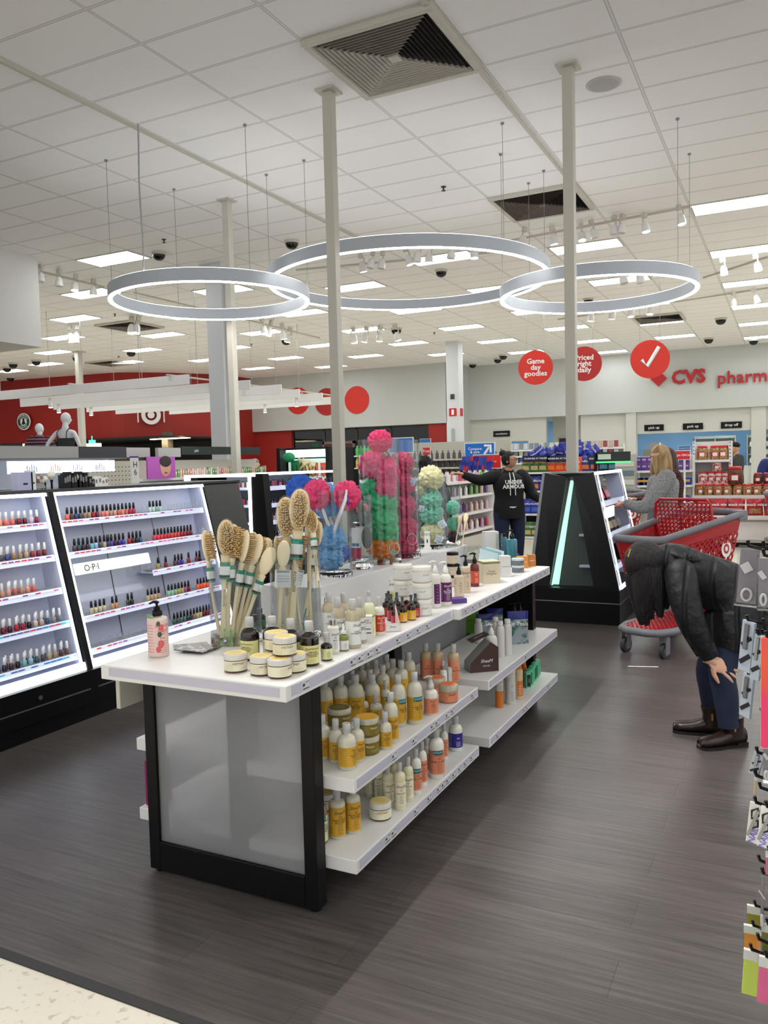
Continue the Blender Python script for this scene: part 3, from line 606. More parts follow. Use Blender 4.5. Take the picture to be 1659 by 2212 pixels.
# ---- countertop, right edge row
LW = dict(kind='body_wash_bottle', body=GOLDC, cap=CLOUDY, lab=WHLAB, ink=INK, title='SheaM', title2='DAILY\nHYDRATION', lz=(.1, .7), sh=.42, cat='body wash bottle', group='clear body wash bottles on the countertop', lines=[(.95, .5, .1, .9, 9)], third=BRINK)
bottles([dict(LW, p=(764, 1402, 33, 112), label='front clear body wash bottle with white label and tan strip', turn=.25), dict(LW, p=(732, 1392, 32, 106), label='clear body wash bottle behind the serum dropper'),
         dict(LW, p=(712, 1377, 30, 100), label='clear body wash bottle at far left beside the brush tube'), dict(LW, p=(779, 1391, 26, 104), label='slimmer clear body wash bottle touching the pale lime spray'), dict(LW, p=(743, 1366, 28, 88), label='clear body wash bottle farthest back against the riser')], CT)
bottles([dict(kind='styling_milk_bottle', p=(721, 1413, 26, 90), body=MILKY, cap=CLOUDY, lab=WHLAB, title='SheaM', title2='MILK', capk='spray', collar=CHROME, sh=.2, lz=(.1, .8), cat='bottle', label='slim white milk bottle with silver collar and clear cap'),
         dict(kind='serum_bottle', p=(743, 1408, 21, 61), body=pm('green_serum_glass', (150, 160, 84), .08, trans=.4), cap=pm('white_rubber', (232, 230, 226), .4), lab=WHLAB, title=None, title2='SERUM', capk='dropper', sh=.25, lz=(.1, .62), cat='bottle', label='tiny green serum bottle with white dropper at counter edge'),
         dict(kind='detangler_spray_bottle', p=(799, 1378, 26, 105), body=fmat((224, 226, 190), .2, 'body'), cap=CLOUDY, lab=LIME, title='SheaM', capk='spray', sh=.4, lz=(.05, .72), cat='spray bottle', label='tall pale lime spray bottle beside the red label lotion'),
         dict(kind='lotion_bottle', p=(820, 1373, 25, 85), body=MILKY, cap=CLOUDY, lab=fmat((200, 52, 28), .4, 'label'), ink=WINK, title='SheaM', title2='SHAMPOO', sh=.35, lz=(.12, .7), cat='lotion bottle', label='white bottle with bright red label behind the cream carton tray')], CT)
t = tag(MB().obox((0, 0, .05), (.045, .04, .1), m=0).text('Shea\nMoisture', .011, face((0, -.0205, .08), (0, -1, 0)), 1).obox((0, -.0203, .035), (.035, .0006, .004), m=1).obox((0, -.0203, .05), (.03, .0006, .003), m=1).build('carton', [PAPER, INK]), 'small white carton standing before the clear wash bottles', 'box'); put(t, 793, 1387, CT, .02)
t = thing('carton_tray', 'open cream carton tray at the counter edge holding no bottles', 'tray', (0, 0, 0))
MB().prism([(-.03, -.02, 0), (.03, -.02, 0), (.03, -.02, .035), (-.03, -.02, .035)], (0, .001, 0)).prism([(-.03, -.02, 0), (-.03, .05, 0), (-.03, .05, .1), (-.03, -.02, .035)], (.001, 0, 0)).prism([(.03, -.02, 0), (.03, .05, 0), (.03, .05, .1), (.03, -.02, .035)], (.001, 0, 0)).box(-.03, .03, -.02, .05, 0, .001).build('tray_body', fmat((232, 214, 200), .5, 'card'), t)
MB().box(-.028, .028, -.0212, -.0202, .002, .033).text('Shea', .014, face((0, -.0213, .02), (0, -1, 0)), 1).build('front_print', [PAPER, INK], t); put(t, 846, 1366, CT, .03, .25)
AMB = pm('amber_glass', (40, 18, 6), .06, coat=.6)
for i, (px, py, w_, h_, c, nm) in enumerate([(870, 1346, 20, 59, (222, 168, 32), 'yellow'), (855, 1352, 19, 56, (190, 36, 66), 'pink red'), (889, 1341, 20, 57, (92, 44, 150), 'purple'), (898, 1334, 18, 54, (86, 40, 146), 'violet'),
     (846, 1342, 19, 60, (190, 36, 66), 'crimson'), (836, 1333, 19, 54, (150, 60, 30), 'rust'), (858, 1331, 19, 54, (200, 150, 30), 'amber'), (876, 1325, 18, 52, (222, 168, 32), 'golden'), (840, 1324, 17, 50, (60, 30, 90), 'plum')]):
    bottles([dict(kind='oil_spray_bottle', p=(px, py, w_, h_), body=AMB, cap=pm('smoke_cap', (70, 72, 78), .2, coat=.3), lab=fmat(c, .4, 'label'), ink=WINK, title=None, title2='OIL', capk='spray', sh=.3, lz=(.06, .62), cat='spray bottle', group='small amber oil sprays on the countertop',
        label='small amber oil spray with %s label, %s' % (nm, ('at the counter edge', 'frontmost of the cluster', 'right end of the cluster', 'behind the purple one', 'inside the cluster on the left', 'leftmost of the cluster', 'middle of the cluster', 'back right of the cluster', 'farthest back by the riser')[i]))], CT)
t = thing('shelf_talker', 'folded green and white card display leaning before the riser', 'display card', (0, 0, 0))
MB().prism([(-.035, 0, 0), (.035, 0, 0), (.035, .02, .12), (-.035, .02, .12)], (0, .002, 0)).text('Shea\nMoisture', .02, face((0, .012, .09), (0, -1, .17)), 1).build('card', [PAPER, INK], t)
MB().prism([(-.034, -.001, .005), (.034, -.001, .005), (.034, .006, .045), (-.034, .006, .045)], (0, -.001, 0)).build('green_print', fmat((190, 196, 110), .5, 'print'), t)
MB().prism([(.035, 0, 0), (.035, .06, 0), (.035, .02, .12)], (.001, 0, 0)).build('side_flap', fmat((214, 214, 180), .5, 'card'), t); put(t, 838, 1300, CT, .02, .3, 0)
BODYW = pm('white_jar_body', (222, 218, 206), .25, coat=.3); LIDW = pm('white_jar_lid', (230, 226, 216), .3)
GS = 'big white body butter jars in two stacks'
for st, (px, py) in enumerate(((913, 1332), (872, 1325))):
    for k in range(3):
        J(px, py, CT, 'white body butter jar, %s of the %s stack' % (('bottom', 'middle', 'top')[k], ('front right', 'rear left')[st]), (.1, -.2, .25)[k], .0745*k, .044, .073, GS, 'body_butter_jar', BODYW, LIDW, WHLAB, fmat((170, 150, 96), .5, 'ink'), None, 'SheaM', .26)
PUR = fmat((92, 22, 92), .4, 'label')
bottles([dict(kind='body_lotion_pump', p=(963.5, 1309, 26, 98), body=MILKY, cap=WHITE, lab=PUR, ink=WINK, title='SheaM', title2='ALL-OVER\nLOTION', capk='pump', sh=.35, lz=(.12, .72), cat='pump bottle', label='white pump bottle with full purple label on the countertop'),
         dict(kind='body_lotion_pump', p=(941, 1314, 25, 105), body=MILKY, cap=WHITE, lab=PUR, ink=WINK, title=None, capk='pump', sh=.35, lz=(.12, .68), cat='pump bottle', a=(-.2, .9), label='white pump bottle with narrow purple framed label', lines=[(.4, .3, .1, .9, 6)])], CT)
def cart(name, px, py, size, col, label, txt=None, tcol=INK, z=CT, turn=0, top=None, tsz=.02, cat='box', band=None):
    t = MB().obox((0, 0, size[2]/2), size, m=0)
    if txt: t.text(txt, tsz, face((0, -size[1]/2-.0005, size[2]*.5), (0, -1, 0)), 1)
    if top: t.obox((0, 0, size[2]*1.0+.0003), (size[0]*.99, size[1]*.99, .0008), m=2)
    if band: t.obox((0, 0, size[2]*.93), (size[0]*1.005, size[1]*1.005, size[2]*.08), m=2)
    o = t.build(name, [fmat(col, .5, 'carton'), tcol, fmat(top or band or col, .5, 'carton')], None, None, 0, .0008); tag(o, label, cat); return put(o, px, py, z, size[1]/2, turn)
cart('thin_box', 989, 1304, (.07, .07, .022), (84, 58, 132), 'flat purple box lying at the joint of the two countertops', turn=.35)
CB = fmat((214, 196, 170), .25, 'body'); CBL = fmat((208, 190, 166), .4, 'label')
bottles([dict(kind='hair_cream_pump', p=(992, 1290, 21, 74), body=CB, cap=BLKPL, lab=CBL, ink=INK, title=None, title2='Carol', capk='pump', sh=.08, lz=(.1, .9), cat='pump bottle', label='short cream pump bottle with black pump, script lettering'),
         dict(kind='hair_cream_pump', p=(1007, 1282, 20, 84), body=CB, cap=BLKPL, lab=CBL, ink=BRINK, title='Daughter', capk='pump', sh=.08, lz=(.05, .9), cat='pump bottle', label='taller cream pump bottle behind the short cream one'),
         dict(kind='amber_pump_bottle', p=(1026, 1268, 20, 75), body=pm('red_amber', (96, 26, 12), .08, coat=.5), cap=BLKPL, lab=fmat((196, 74, 42), .4, 'label'), ink=WINK, title='Coco', capk='pump', sh=.35, lz=(.14, .66), cat='pump bottle', label='amber pump bottle with orange label beside the beige carton')], CT)
BLU = fmat((86, 150, 176), .4, 'ink')
for k in range(3):
    J(979, 1268, CT, 'cream jar with black lid, %s of its stack beside the pumps' % ('bottom', 'middle', 'top')[k], (.2, -.1, .3)[k], .063*k, .033, .062, 'black lidded jars stacked by the riser', 'black_lid_jar', CB, BLKPL, CBL, BLU, None, 'Carol', .24)
cart('beige_carton', 1056, 1261, (.1, .1, .125), (206, 194, 168), 'beige carton with olive green top band on the countertop', 'Carols\nDaughter', band=(120, 128, 60), turn=.35, tsz=.016)
cart('white_carton', 1091, 1247, (.058, .05, .125), (214, 214, 210), 'slim white carton standing right of the beige carton', '~~~~', turn=.3)
cart('orange_box', 1128, 1228, (.07, .045, .075), (206, 130, 52), 'orange treatment box lettered STEP 3, left of the pair', 'STEP 3', WINK, turn=.25, tsz=.018); cart('orange_box', 1148, 1224, (.045, .05, .075), (176, 112, 56), 'orange treatment box at the right end of the countertop', 'STEP 3', WINK, turn=.25, tsz=.012)
GC = pm('grey_jar', (130, 136, 142), .3)
for k in range(2): J(1119, 1238, CT, 'small grey cream jar, %s of two by the orange boxes' % ('lower', 'upper')[k], 0, .044*k, .038, .043, 'grey cream jars', 'grey_jar', GC, pm('jar_lid_pale', (190, 194, 196), .3), fmat((96, 102, 110), .4, 'label'), WINK, None, '~~', .3)
t = thing('mask_pouch', 'silver sheet mask pouch leaning in a pile at the far end', 'pouch', (0, 0, 0))
for i, c in enumerate(((160, 176, 180), (96, 150, 150), (188, 190, 192))):
    tag(MB().obox((0, 0, .08), (.12, .004, .17)).build('mask_pouch', fmat(c, .25, 'foil', metal=.5)), 'foil sheet mask pouch leaning, %s of the pile' % ('front', 'middle', 'back')[i], 'pouch', 'leaning foil pouches')
    o = COL.objects[-1] if False else [q for q in bpy.data.objects if q.name.startswith('mask_pouch') and q.type == 'MESH'][-1]
    put(o, 1050+9*i, 1246-6*i, CT, .01, .3); o.rotation_euler = (-.45-.1*i, .3, o.rotation_euler.z)
bpy.data.objects.remove(t)
# ---- acrylic tubes
def tube(px, py, z, w_px, h_px, label, kind='acrylic_tube', base=.025):
    m_ = mpp(atz(px, py, z)); r = w_px*m_/2; h = h_px*m_
    t = thing(kind, label, 'acrylic tube', (0, 0, 0), 0, 'clear acrylic display tubes')
    th = .003
    MB().lathe([(r, base), (r, h)], 48, cap=False).lathe([(r, h), (r-th, h)], 48, cap=False).lathe([(r-th, h), (r-th, base)], 48, cap=False).build('tube_wall', ACRYL, t)
    MB().lathe([(r, 0), (r, base-.0005), (0.001, base-.0005)], 48, cap=False).lathe([(.001, 0), (r, 0)], 48, cap=False).build('base', ACRYLB, t)
    put(t, px, py, z, r); return t, r, h
T1, r1, h1 = tube(512, 1397, CT, 113, 185, 'clear acrylic tube of wooden brushes at the left, leaning handles')
T2, r2, h2 = tube(642, 1385, CT, 112, 215, 'clear acrylic tube of upright brushes behind the dark bottles')
T3, r3, h3 = tube(724, 1250, RZ_, 78, 190, 'clear acrylic tube holding pink loofahs on sticks and blue loofahs')
T4, r4, h4 = tube(782, 1231, RZ_, 52, 160, 'clear acrylic tube with grey sponges between pink loofahs and green loofahs')
T5, r5, h5 = tube(824, 1221, RZ_, 90, 272, 'tallest clear acrylic tube filled with pink, green and orange loofahs')
T6, r6, h6 = tube(874, 1207, RZ_, 72, 256, 'tall clear acrylic tube filled with magenta loofahs')
T7, r7, h7 = tube(934, 1187, RZ_, 66, 156, 'clear acrylic tube with yellow and mint loofahs')
T8, r8, h8 = tube(980, 1178, RZ_, 34, 125, 'narrow clear acrylic tube with mint loofahs behind the yellow ones')
# ---- loofahs
def loof(c, r, seed, nm, sq=(1, 1, 1)):
    def fn(p, d):
        q = d*2.1+Vector((seed, seed*.7, 0)); n1 = abs(noise.noise(q)); n2 = abs(noise.noise(q*2.3)); n3 = abs(noise.noise(q*5.2)); 
        return p*(1.1-.35*n1-.3*n2-.22*n3)
    return MB().ball(c, (r*sq[0], r*sq[1], r*sq[2]), 64, 40, fn=fn)
def lmat(nm, c):
    if nm in MATS: return MATS[nm]
    m = pm(nm, c, .45); n, l, b = nodes(m)
    b.inputs['Subsurface Weight'].default_value = 0
    tr_ = n.new('ShaderNodeBsdfTranslucent'); tr_.inputs[0].default_value = lin(c); mixs = n.new('ShaderNodeMixShader'); mixs.inputs[0].default_value = .35
    out = n['Material Output']; l.new(b.outputs[0], mixs.inputs[1]); l.new(tr_.outputs[0], mixs.inputs[2]); l.new(mixs.outputs[0], out.inputs[0])
    bumpy(m, 26, .9, (1, 1, 2.2), 6, .01); return m
PINK = lmat('pink_mesh', (250, 84, 142)); GREEN = lmat('green_mesh', (70, 204, 138)); MAGE = lmat('magenta_mesh', (226, 52, 112)); MINT = lmat('mint_mesh', (150, 232, 206)); YELO = lmat('pale_yellow_mesh', (244, 240, 196))
ORNG = lmat('orange_mesh', (246, 140, 20)); SKYB = lmat('sky_blue_mesh', (130, 194, 244)); BLUM = lmat('royal_blue_mesh', (50, 110, 214))
def lf(T, dx, dy, z, r, mat, label, g, sq=(1, 1, 1), string=None):
    r *= 1.3
    o = loof((0, 0, 0), r, random.uniform(0, 50), label, sq).build('loofah', mat); tag(o, label, 'loofah', g)
    L = T.location; o.location = (L.x+dx, L.y+dy, L.z+z); return o
G5 = 'loofahs in the tallest tube'
# camera-side offsets: e1 = right, e2 = away
E1 = Vector((cr.x, cr.y, 0)).normalized(); E2 = Vector((cf.x, cf.y, 0)).normalized()
def lo(T, a, d, z, r, mat, label, g, sq=(1, 1, 1)): q = E1*a+E2*d; return lf(T, q.x, q.y, z, r, mat, label, g, sq)
m5 = mpp(T5.location)
lo(T5, .01, 0, 262*m5, .052, PINK, 'topmost pink loofah poking above the tallest tube', G5, (1, 1, .9)); lo(T5, -.035, -.01, 212*m5, .058, PINK, 'pink loofah at left of the tallest tube, second tier', G5); lo(T5, .03, .0, 195*m5, .062, PINK, 'pink loofah at right of the tallest tube, second tier', G5, (1, 1, 1.15))
lo(T5, .025, -.01, 158*m5, .052, PINK, 'lowest pink loofah against the green ones in the tallest tube', G5)
lo(T5, -.04, 0, 162*m5, .048, GREEN, 'green loofah highest on the left of the tallest tube', G5); lo(T5, .0, .01, 128*m5, .075, GREEN, 'green loofah behind the square tag', G5); lo(T5, .0, -.01, 88*m5, .073, GREEN, 'green loofah low in the middle of the tallest tube', G5); lo(T5, .02, 0, 66*m5, .06, GREEN, 'lowest green loofah above the orange one', G5)
lo(T5, .01, 0, 32*m5, .066, ORNG, 'orange loofah at the bottom of the tallest tube', G5, (1.05, 1, .85))
for i, (a, z, r) in enumerate([(0, 205, .05), (.0, 160, .056), (-.005, 112, .058), (.0, 64, .058), (.0, 28, .058)]): lo(T6, a, 0, z*m5*1.04, r, MAGE, 'magenta loofah, %s from the top of its tube' % nth(i), 'magenta loofahs in one tube')
m7 = mpp(T7.location)
for i, (a, z, r, mt, lb) in enumerate([(.0, 150, .062, YELO, 'pale yellow loofah topping the mint ones'), (-.05, 125, .035, YELO, 'pale yellow loofah squeezed at the left wall of its tube'), (.0, 103, .055, MINT, 'upper mint green loofah below the yellow one'), (0, 74, .056, MINT, 'lower mint green loofah with a tag'), (0, 32, .056, YELO, 'pale yellow loofah at the tube bottom behind the white card')]): lo(T7, a, 0, z*m7, r, mt, lb, 'yellow and mint loofahs')
for i, (z, r) in enumerate([(80, .036), (45, .034)]): lo(T8, 0, 0, z*m7*1.03, r, MINT, 'mint loofah in the narrow tube, %s' % ('upper', 'lower')[i], 'narrow tube loofahs')
lo(T8, 0, 0, 16*m7, .03, lmat('plum_mesh', (70, 34, 66)), 'dark plum loofah at the bottom of the narrow tube', 'narrow tube loofahs')
m3 = mpp(T3.location)
lo(T3, -.012, .01, 78*m3, .055, SKYB, 'sky blue loofah in the middle of its tube', 'blue loofahs', (1, 1, 1)); lo(T3, -.02, .0, 42*m3, .052, SKYB, 'sky blue loofah at the bottom of the pink stick tube', 'blue loofahs'); lo(T3, .035, .03, 48*m3, .032, BLUM, 'royal blue loofah behind the crossed white sticks', 'blue loofahs')
# stick loofahs
def stick(head, tail, r, mat, label, strap):
    t = thing('stick_loofah', label, 'bath sponge', head, 0, 'loofahs on white sticks'); h_ = Vector(head); d = Vector(tail)-h_
    loof((0, 0, 0), r*1.22, random.uniform(0, 9), '', (1.02, 1.0, 1.08)).build('mesh_head', mat, t)
    if strap > 0: MB().tube([(0, 0, 0)]+[d*k/6+Vector((0, 0, .0)) for k in range(1, 7)], [.012, .013, .015, .016, .015, .013, .007], 10, flat=.5).build('handle', pm('white_handle', (232, 230, 236), .3), t)
    else:
        q = -E2*r*1.05; MB().tube([q+Vector((0, 0, .028)), q+d*.05, q+d*.3]+[q*(1-k)+d*k for k in (.5, .75, 1)], [.009, .016, .015, .015, .014, .008], 10, flat=.5).build('handle', pm('white_handle', (232, 230, 236), .3), t)
        MB().tube([q*1.12+Vector((0, 0, .02)), q*1.15+E1*.004+Vector((0, 0, -.01)), q*1.15+E1*.006+Vector((0, 0, -.045))], .003, 6).build('hanging_cord', pm('blue_cord', (20, 50, 170), .4), t)
    return t
def inT(T, px, py, dd=0):      # point at a picture position on the tube's own distance
    d = (T.location-CAM).dot(cf)+dd; return atd(px, py, d)
stick(inT(T3, 685, 1068), inT(T3, 742, 1222), 26*m3, PINK, 'pink loofah on a white stick, left of the pair', 1)
stick(inT(T3, 750, 1070, -.02), inT(T3, 705, 1195, -.02), 25*m3, PINK, 'pink loofah on a white stick with blue cord, right of the pair', -1)
stick(inT(T3, 705, 1082, .1), inT(T3, 735, 1215, .04), 30*m3, SKYB, 'sky blue stick loofah hidden behind the pink pair', 1)
stick(inT(T3, 650, 1060, .12), inT(T3, 728, 1215, .05), 28*m3, BLUM, 'royal blue stick loofah behind the tall wooden brush', 1)
# sponges and scrubbers in T4
gs = fmat((112, 128, 118), .8, 'felt'); ps = fmat((214, 134, 120), .8, 'felt')
t = thing('sponge_bag', 'clear bag of grey and salmon oval sponges', 'bag', inT(T4, 783, 1105)); MB().obox((0, 0, 0), (.075, .05, .12), Matrix.Rotation(.15, 3, 'Y')).build('bag', thin('clear_film', (244, 244, 244), ior=1.2), t)
for i in range(12):
    MB().ball((random.uniform(-.026, .026), random.uniform(-.015, .012), random.uniform(-.045, .035)), (.02, .008, .024), 12, 8, M=Matrix.Rotation(random.uniform(-1, 1), 3, 'Y')).build('sponge', ps if i % 4 == 1 else gs, t)
t = thing('boxed_scrubber', 'magenta body scrubber with grey head behind a printed card', 'scrubber', inT(T4, 780, 1175))
MB().obox((-.03, 0, .03), (.052, .004, .1)).build('card', PAPER, t); MB().obox((-.03, .012, -.045), (.04, .018, .06)).build('handle', fmat((176, 22, 74), .4, 'plastic'), t); MB().obox((-.03, -.003, -.005), (.04, .001, .015)).build('print', fmat((70, 120, 170), .5, 'print'), t)
MB().ball((.025, .015, .03), (.03, .016, .055), 16, 10).build('grey_head', fmat((86, 88, 90), .7, 'felt'), t)
# hang tags
def htag(px, py, T, sz, rot, label, c=(222, 226, 232), dd=None, pr=True):
    d = (T.location-CAM).dot(cf)-(dd if dd is not None else .07); p = atd(px, py, d)
    o = MB().obox((0, 0, 0), (sz, .0012, sz)).obox((0, -.001, -.1*sz), (sz*.7, .0005, sz*.05), m=1).obox((0, -.001, .15*sz), (sz*.7, .0005, sz*.05), m=1).obox((.1*sz, -.001, -.3*sz), (sz*.5, .0005, sz*.14), m=1).build('hang_tag', [fmat(c, .5, 'card'), fmat((120, 150, 190), .5, 'ink')])
    tag(o, label, 'tag'); o.location = p; o.rotation_euler = (0, rot, -yaw*-1+0); o.rotation_euler = (0, rot, math.atan2(-p.x, p.y)); return o
htag(819, 1084, T5, .042, 0, 'square white tag on the green loofah in the tallest tube'); htag(890, 1040, T6, .04, .5, 'pale blue tag tilted on the magenta tube', (186, 206, 232)); htag(910, 1098, T7, .035, .25, 'white tag at the left wall of the yellow and mint tube')
htag(924, 1055, T7, .045, -.6, 'green and white tag on the top yellow loofah', (96, 124, 100)); htag(955, 1132, T7, .045, -.5, 'white tag hanging on the lower mint loofah'); htag(948, 1165, T7, .048, .4, 'printed white tag near the bottom of the yellow loofah tube'); htag(850, 1193, T5, .03, .5, 'striped little tag on the orange loofah', (150, 170, 130))
for px, py, T, c, nm in ((852, 1185, T5, (224, 224, 220), 'white cord loop on the orange loofah'), (890, 1165, T6, (230, 200, 210), 'pale cord loop on the lowest magenta loofah')):
    p = inT(T, px, py, -.075); tag(MB().tube([p+E1*.026*math.cos(a)+Vector((0, 0, .03*math.sin(a))) for a in [k*PI/10 for k in range(20)]], .0013, 6, closed=True).build('cord_loop', fmat(c, .4, 'cord')), nm, 'cord')
# sign card and holders on riser
t = thing('sign_holder', 'white printed card standing in a holder before the yellow loofahs', 'sign', inT(T7, 923, 1176, -.09)); MB().obox((0, 0, .03), (.034, .002, .1)).text('Coconut &\nHibiscus', .0085, face((0, -.0015, .06), (0, -1, 0)), 1, bold=.01).ball((0, -.0015, .02), (.004, .0006, .012), 8, 6, 1).build('card', [PAPER, INK], t); MB().obox((0, 0, -.028), (.05, .02, .02)).build('holder', WHITE, t)
t.rotation_euler.z = .4
for px, w_, h_, lb in ((807, .05, .11, 'wide white blank sign board beside the grey sponge tube'), (833, .02, .13, 'narrow white upright sign holder before the orange loofah')):
    p = atz(px, 1217, RZ_); tag(MB().box(-w_/2, w_/2, -.003, .003, 0, h_).box(-w_/2, w_/2, -.015, .015, 0, .006).build('sign_board', WHITE, None, (p.x+.0, p.y, RZ_), .35 if w_ > .03 else .9, .001), lb, 'sign')
# ------------------------------------------------------------------ wooden brushes
WD = pm('pale_wood', (238, 222, 188), .45); mottle(WD, (224, 202, 160), 9, .35, .7, (1, 1, .12)); BR = pm('natural_bristle', (210, 174, 116), .8)
TEAL = fmat((36, 140, 116), .5, 'label'); RIB = fmat((58, 146, 160), .5, 'ribbon'); RIBG = fmat((120, 214, 120), .5, 'ribbon')
def brush_meshes():
    L = .40; hd = MB()
    N = 14; pts = []; rr = []
    for i in range(N+1):
        t_ = i/N; pts.append((0, .012*math.sin(t_*2.2), t_*.27)); rr.append(.0115-.004*math.sin(t_*PI)+(.004*t_**6))
    hd.tube(pts, rr, 12, flat=.62, up=(0, 1, 0))
    hd2 = MB()
    def f(p, d): return Vector((p.x*(1-.12*(-d.z)), p.y, p.z))
    hd2.ball((0, .012, .325), (.028, .0095, .058), 28, 18, fn=f)
    br = MB(); rr_ = random.Random(3)
    for i in range(-3, 4):
        for j in range(-8, 9):
            x = i*.0062; z = j*.0068
            if (x/.0225)**2+(z/.05)**2 < 1:
                q = Vector((x+rr_.uniform(-.001, .001), .003, .325+z)); br.tube([q, q+Vector((rr_.uniform(-.002, .002), -.02, rr_.uniform(-.002, .002)))], [.0021, .0026], 5)
    film = MB().ball((0, .0, .325), (.031, .024, .062), 24, 16)
    lb = MB().lathe([(.0165, .19), (.017, .245)], 14, sy=.75, c=(0, .009, 0), cap=False).lathe([(.0172, .203), (.0174, .232)], 14, sy=.75, c=(0, .009, 0), cap=False, m=1).lathe([(.0175, .196), (.0176, .204)], 14, sy=.75, c=(0, .009, 0), cap=False, m=2)
    rb = MB().tube([(0, .004, .02), (.004, -.012, .03), (.002, -.014, .0), (-.004, -.012, -.02)], [.004, .005, .005, .003], 6, flat=.3)
    return [('handle', hd.data('handle', WD)), ('head', hd2.data('head', WD)), ('bristles', br.data('bristles', BR)), ('paper_band', lb.data('paper_band', [TEAL, WHLAB, INK])), ('wrapper', film.data('wrapper', thin('thin_film', (250, 250, 248), ior=1.15)))], rb.data('ribbon', RIB), rb.data('ribbon', RIBG)
BM, RB1, RB2 = brush_meshes()
ECO = MB().text('ecotools', .016, face((0, -.0055, .13), (0, -1, 0), (1, 0, 0)), 0).data('printed_name', DGREY)
def brush(bot, top, spin, label, band=True, rib=0, wrap=False, flatback=False):
    b_ = Vector(bot); d = Vector(top)-b_; s = d.length/.387; t = thing('body_brush', label, 'bath brush', b_, 0, 'wooden bath brushes in tubes')
    z = d.normalized(); f_ = -E2; y = (f_-z*f_.dot(z)).normalized()*-1; x = y.cross(z)
    t.rotation_mode = 'QUATERNION'
    M = Matrix(((x.x, y.x, z.x), (x.y, y.y, z.y), (x.z, y.z, z.z)))@Matrix.Rotation(spin, 3, 'Z'); t.rotation_quaternion = M.to_quaternion(); t.scale = (s, s, s)
    for nm, me in BM:
        if nm == 'paper_band' and not band: continue
        if nm == 'wrapper' and not wrap: continue
        mo(nm, me, t)
    mo('printed_name', ECO, t)
    if rib: mo('ribbon', RB1 if rib == 1 else RB2, t)
    return t
def bb(T, r, bpx, bpy, tpx, tpy, spin, label, db=0, dt=0, **k):
    d0 = (T.location-CAM).dot(cf); return brush(atd(bpx, bpy, d0+db), atd(tpx, tpy, d0+dt), spin, label, **k)
T1B = [((475, 1370), (448, 1142), 1.25, 'leftmost bristle brush leaning out of the left tube', dict(rib=1)), ((482, 1378), (490, 1120), .35, 'wrapped bristle brush with teal band rising highest at left', dict(rib=2, wrap=True)),
       ((492, 1380), (511, 1130), .9, 'bristle brush just right of the wrapped one', dict(rib=2)), ((500, 1385), (541, 1143), 2.2, 'brush showing its side, leaning right from the left tube', dict(rib=2, wrap=True)),
       ((508, 1382), (566, 1152), 2.6, 'brush with rounded back leaning right, middle of fan', dict(rib=2)), ((512, 1378), (583, 1160), 2.9, 'brush leaning far right over the tube edge', dict(band=False)), ((486, 1372), (520, 1135), 1.6, 'brush hidden behind the bristle pair', dict(band=False)),
       ((502, 1372), (556, 1148), 2.4, 'brush back between two leaning brushes', dict(band=False)), ((516, 1384), (590, 1180), 3.1, 'lowest brush head hanging out at the right', dict(band=True))]
for i, (b_, t_, sp_, lb, k) in enumerate(T1B): bb(T1, r1, *b_, *t_, sp_, lb, db=(-.03, -.04, -.02, 0, .02, .03, .03, .04, .0)[i], dt=(-.02, -.05, -.02, 0, .03, .06, .04, .05, .02)[i], **k)
T2B = [((630, 1360), (650, 1052), .15, 'tallest brush with bristles forward and big teal band', dict(rib=1, wrap=True), -.03, -.02), ((622, 1365), (617, 1070), .1, 'brush with a bristled head left of the tallest one', dict(rib=1, wrap=True), .0, .02),
       ((660, 1330), (684, 1122), -.35, 'brush with a mesh-like bristle face at the right of the tube', dict(rib=1, wrap=True), .04, .05), ((602, 1362), (615, 1165), PI, 'brush with its smooth wooden back turned forward', dict(rib=1, band=False), -.05, -.05),
       ((606, 1355), (603, 1155), 1.3, 'brush edge on at the left wall of its tube', dict(band=False), .03, .03), ((650, 1360), (642, 1175), 1.5, 'short brush with side bristles in the middle of tube', dict(rib=1, band=False), 0, 0),
       ((688, 1270), (672, 1100), .2, 'brush held high at the right, handle crossing the front', dict(rib=1), -.07, .02), ((670, 1340), (676, 1110), 2.4, 'brush with a knob end behind the others', dict(band=False), .05, .06), ((616, 1368), (655, 1150), 1.9, 'brush crossing diagonally low in the tube', dict(band=False, rib=1), .02, .04)]
for b_, t_, sp_, lb, k, db, dt in T2B: bb(T2, r2, *b_, *t_, sp_, lb, db=db, dt=dt, **k)
for (px, py, w_, h_, rot, lb) in ((611, 1250, .063, .07, .05, 'printed care label across the smooth backed brush'), (647, 1248, .025, .065, .25, 'narrow grey care label in the brush tube')):
    p = atd(px, py, (T2.location-CAM).dot(cf)-r2+.012); o = tag(MB().obox((0, 0, 0), (w_, .001, h_)).obox((0, -.001, .4*h_), (w_*.8, .0004, h_*.12), m=1).obox((0, -.001, 0), (w_*.8, .0004, h_*.03), m=1).obox((0, -.001, -.15*h_), (w_*.8, .0004, h_*.03), m=1).obox((0, -.001, .15*h_), (w_*.8, .0004, h_*.03), m=1).build('care_label', [fmat((206, 208, 208), .5, 'card'), fmat((140, 142, 148), .5, 'ink')]), lb, 'label'); o.location = p; o.rotation_euler = (0, rot, math.atan2(-p.x, p.y))
for i, (px, py) in enumerate(((1006, 1120), (993, 1125))):
    bt_ = atz(px-8, 1180, RZ_)+E2*.04*i+Vector((0, 0, .005)); brush(bt_, atd(px+2, py-12, (bt_-CAM).dot(cf)+.02), 3.0, ('light wooden brush back beyond the narrow tube, %s' % ('right', 'left')[i]), band=False)
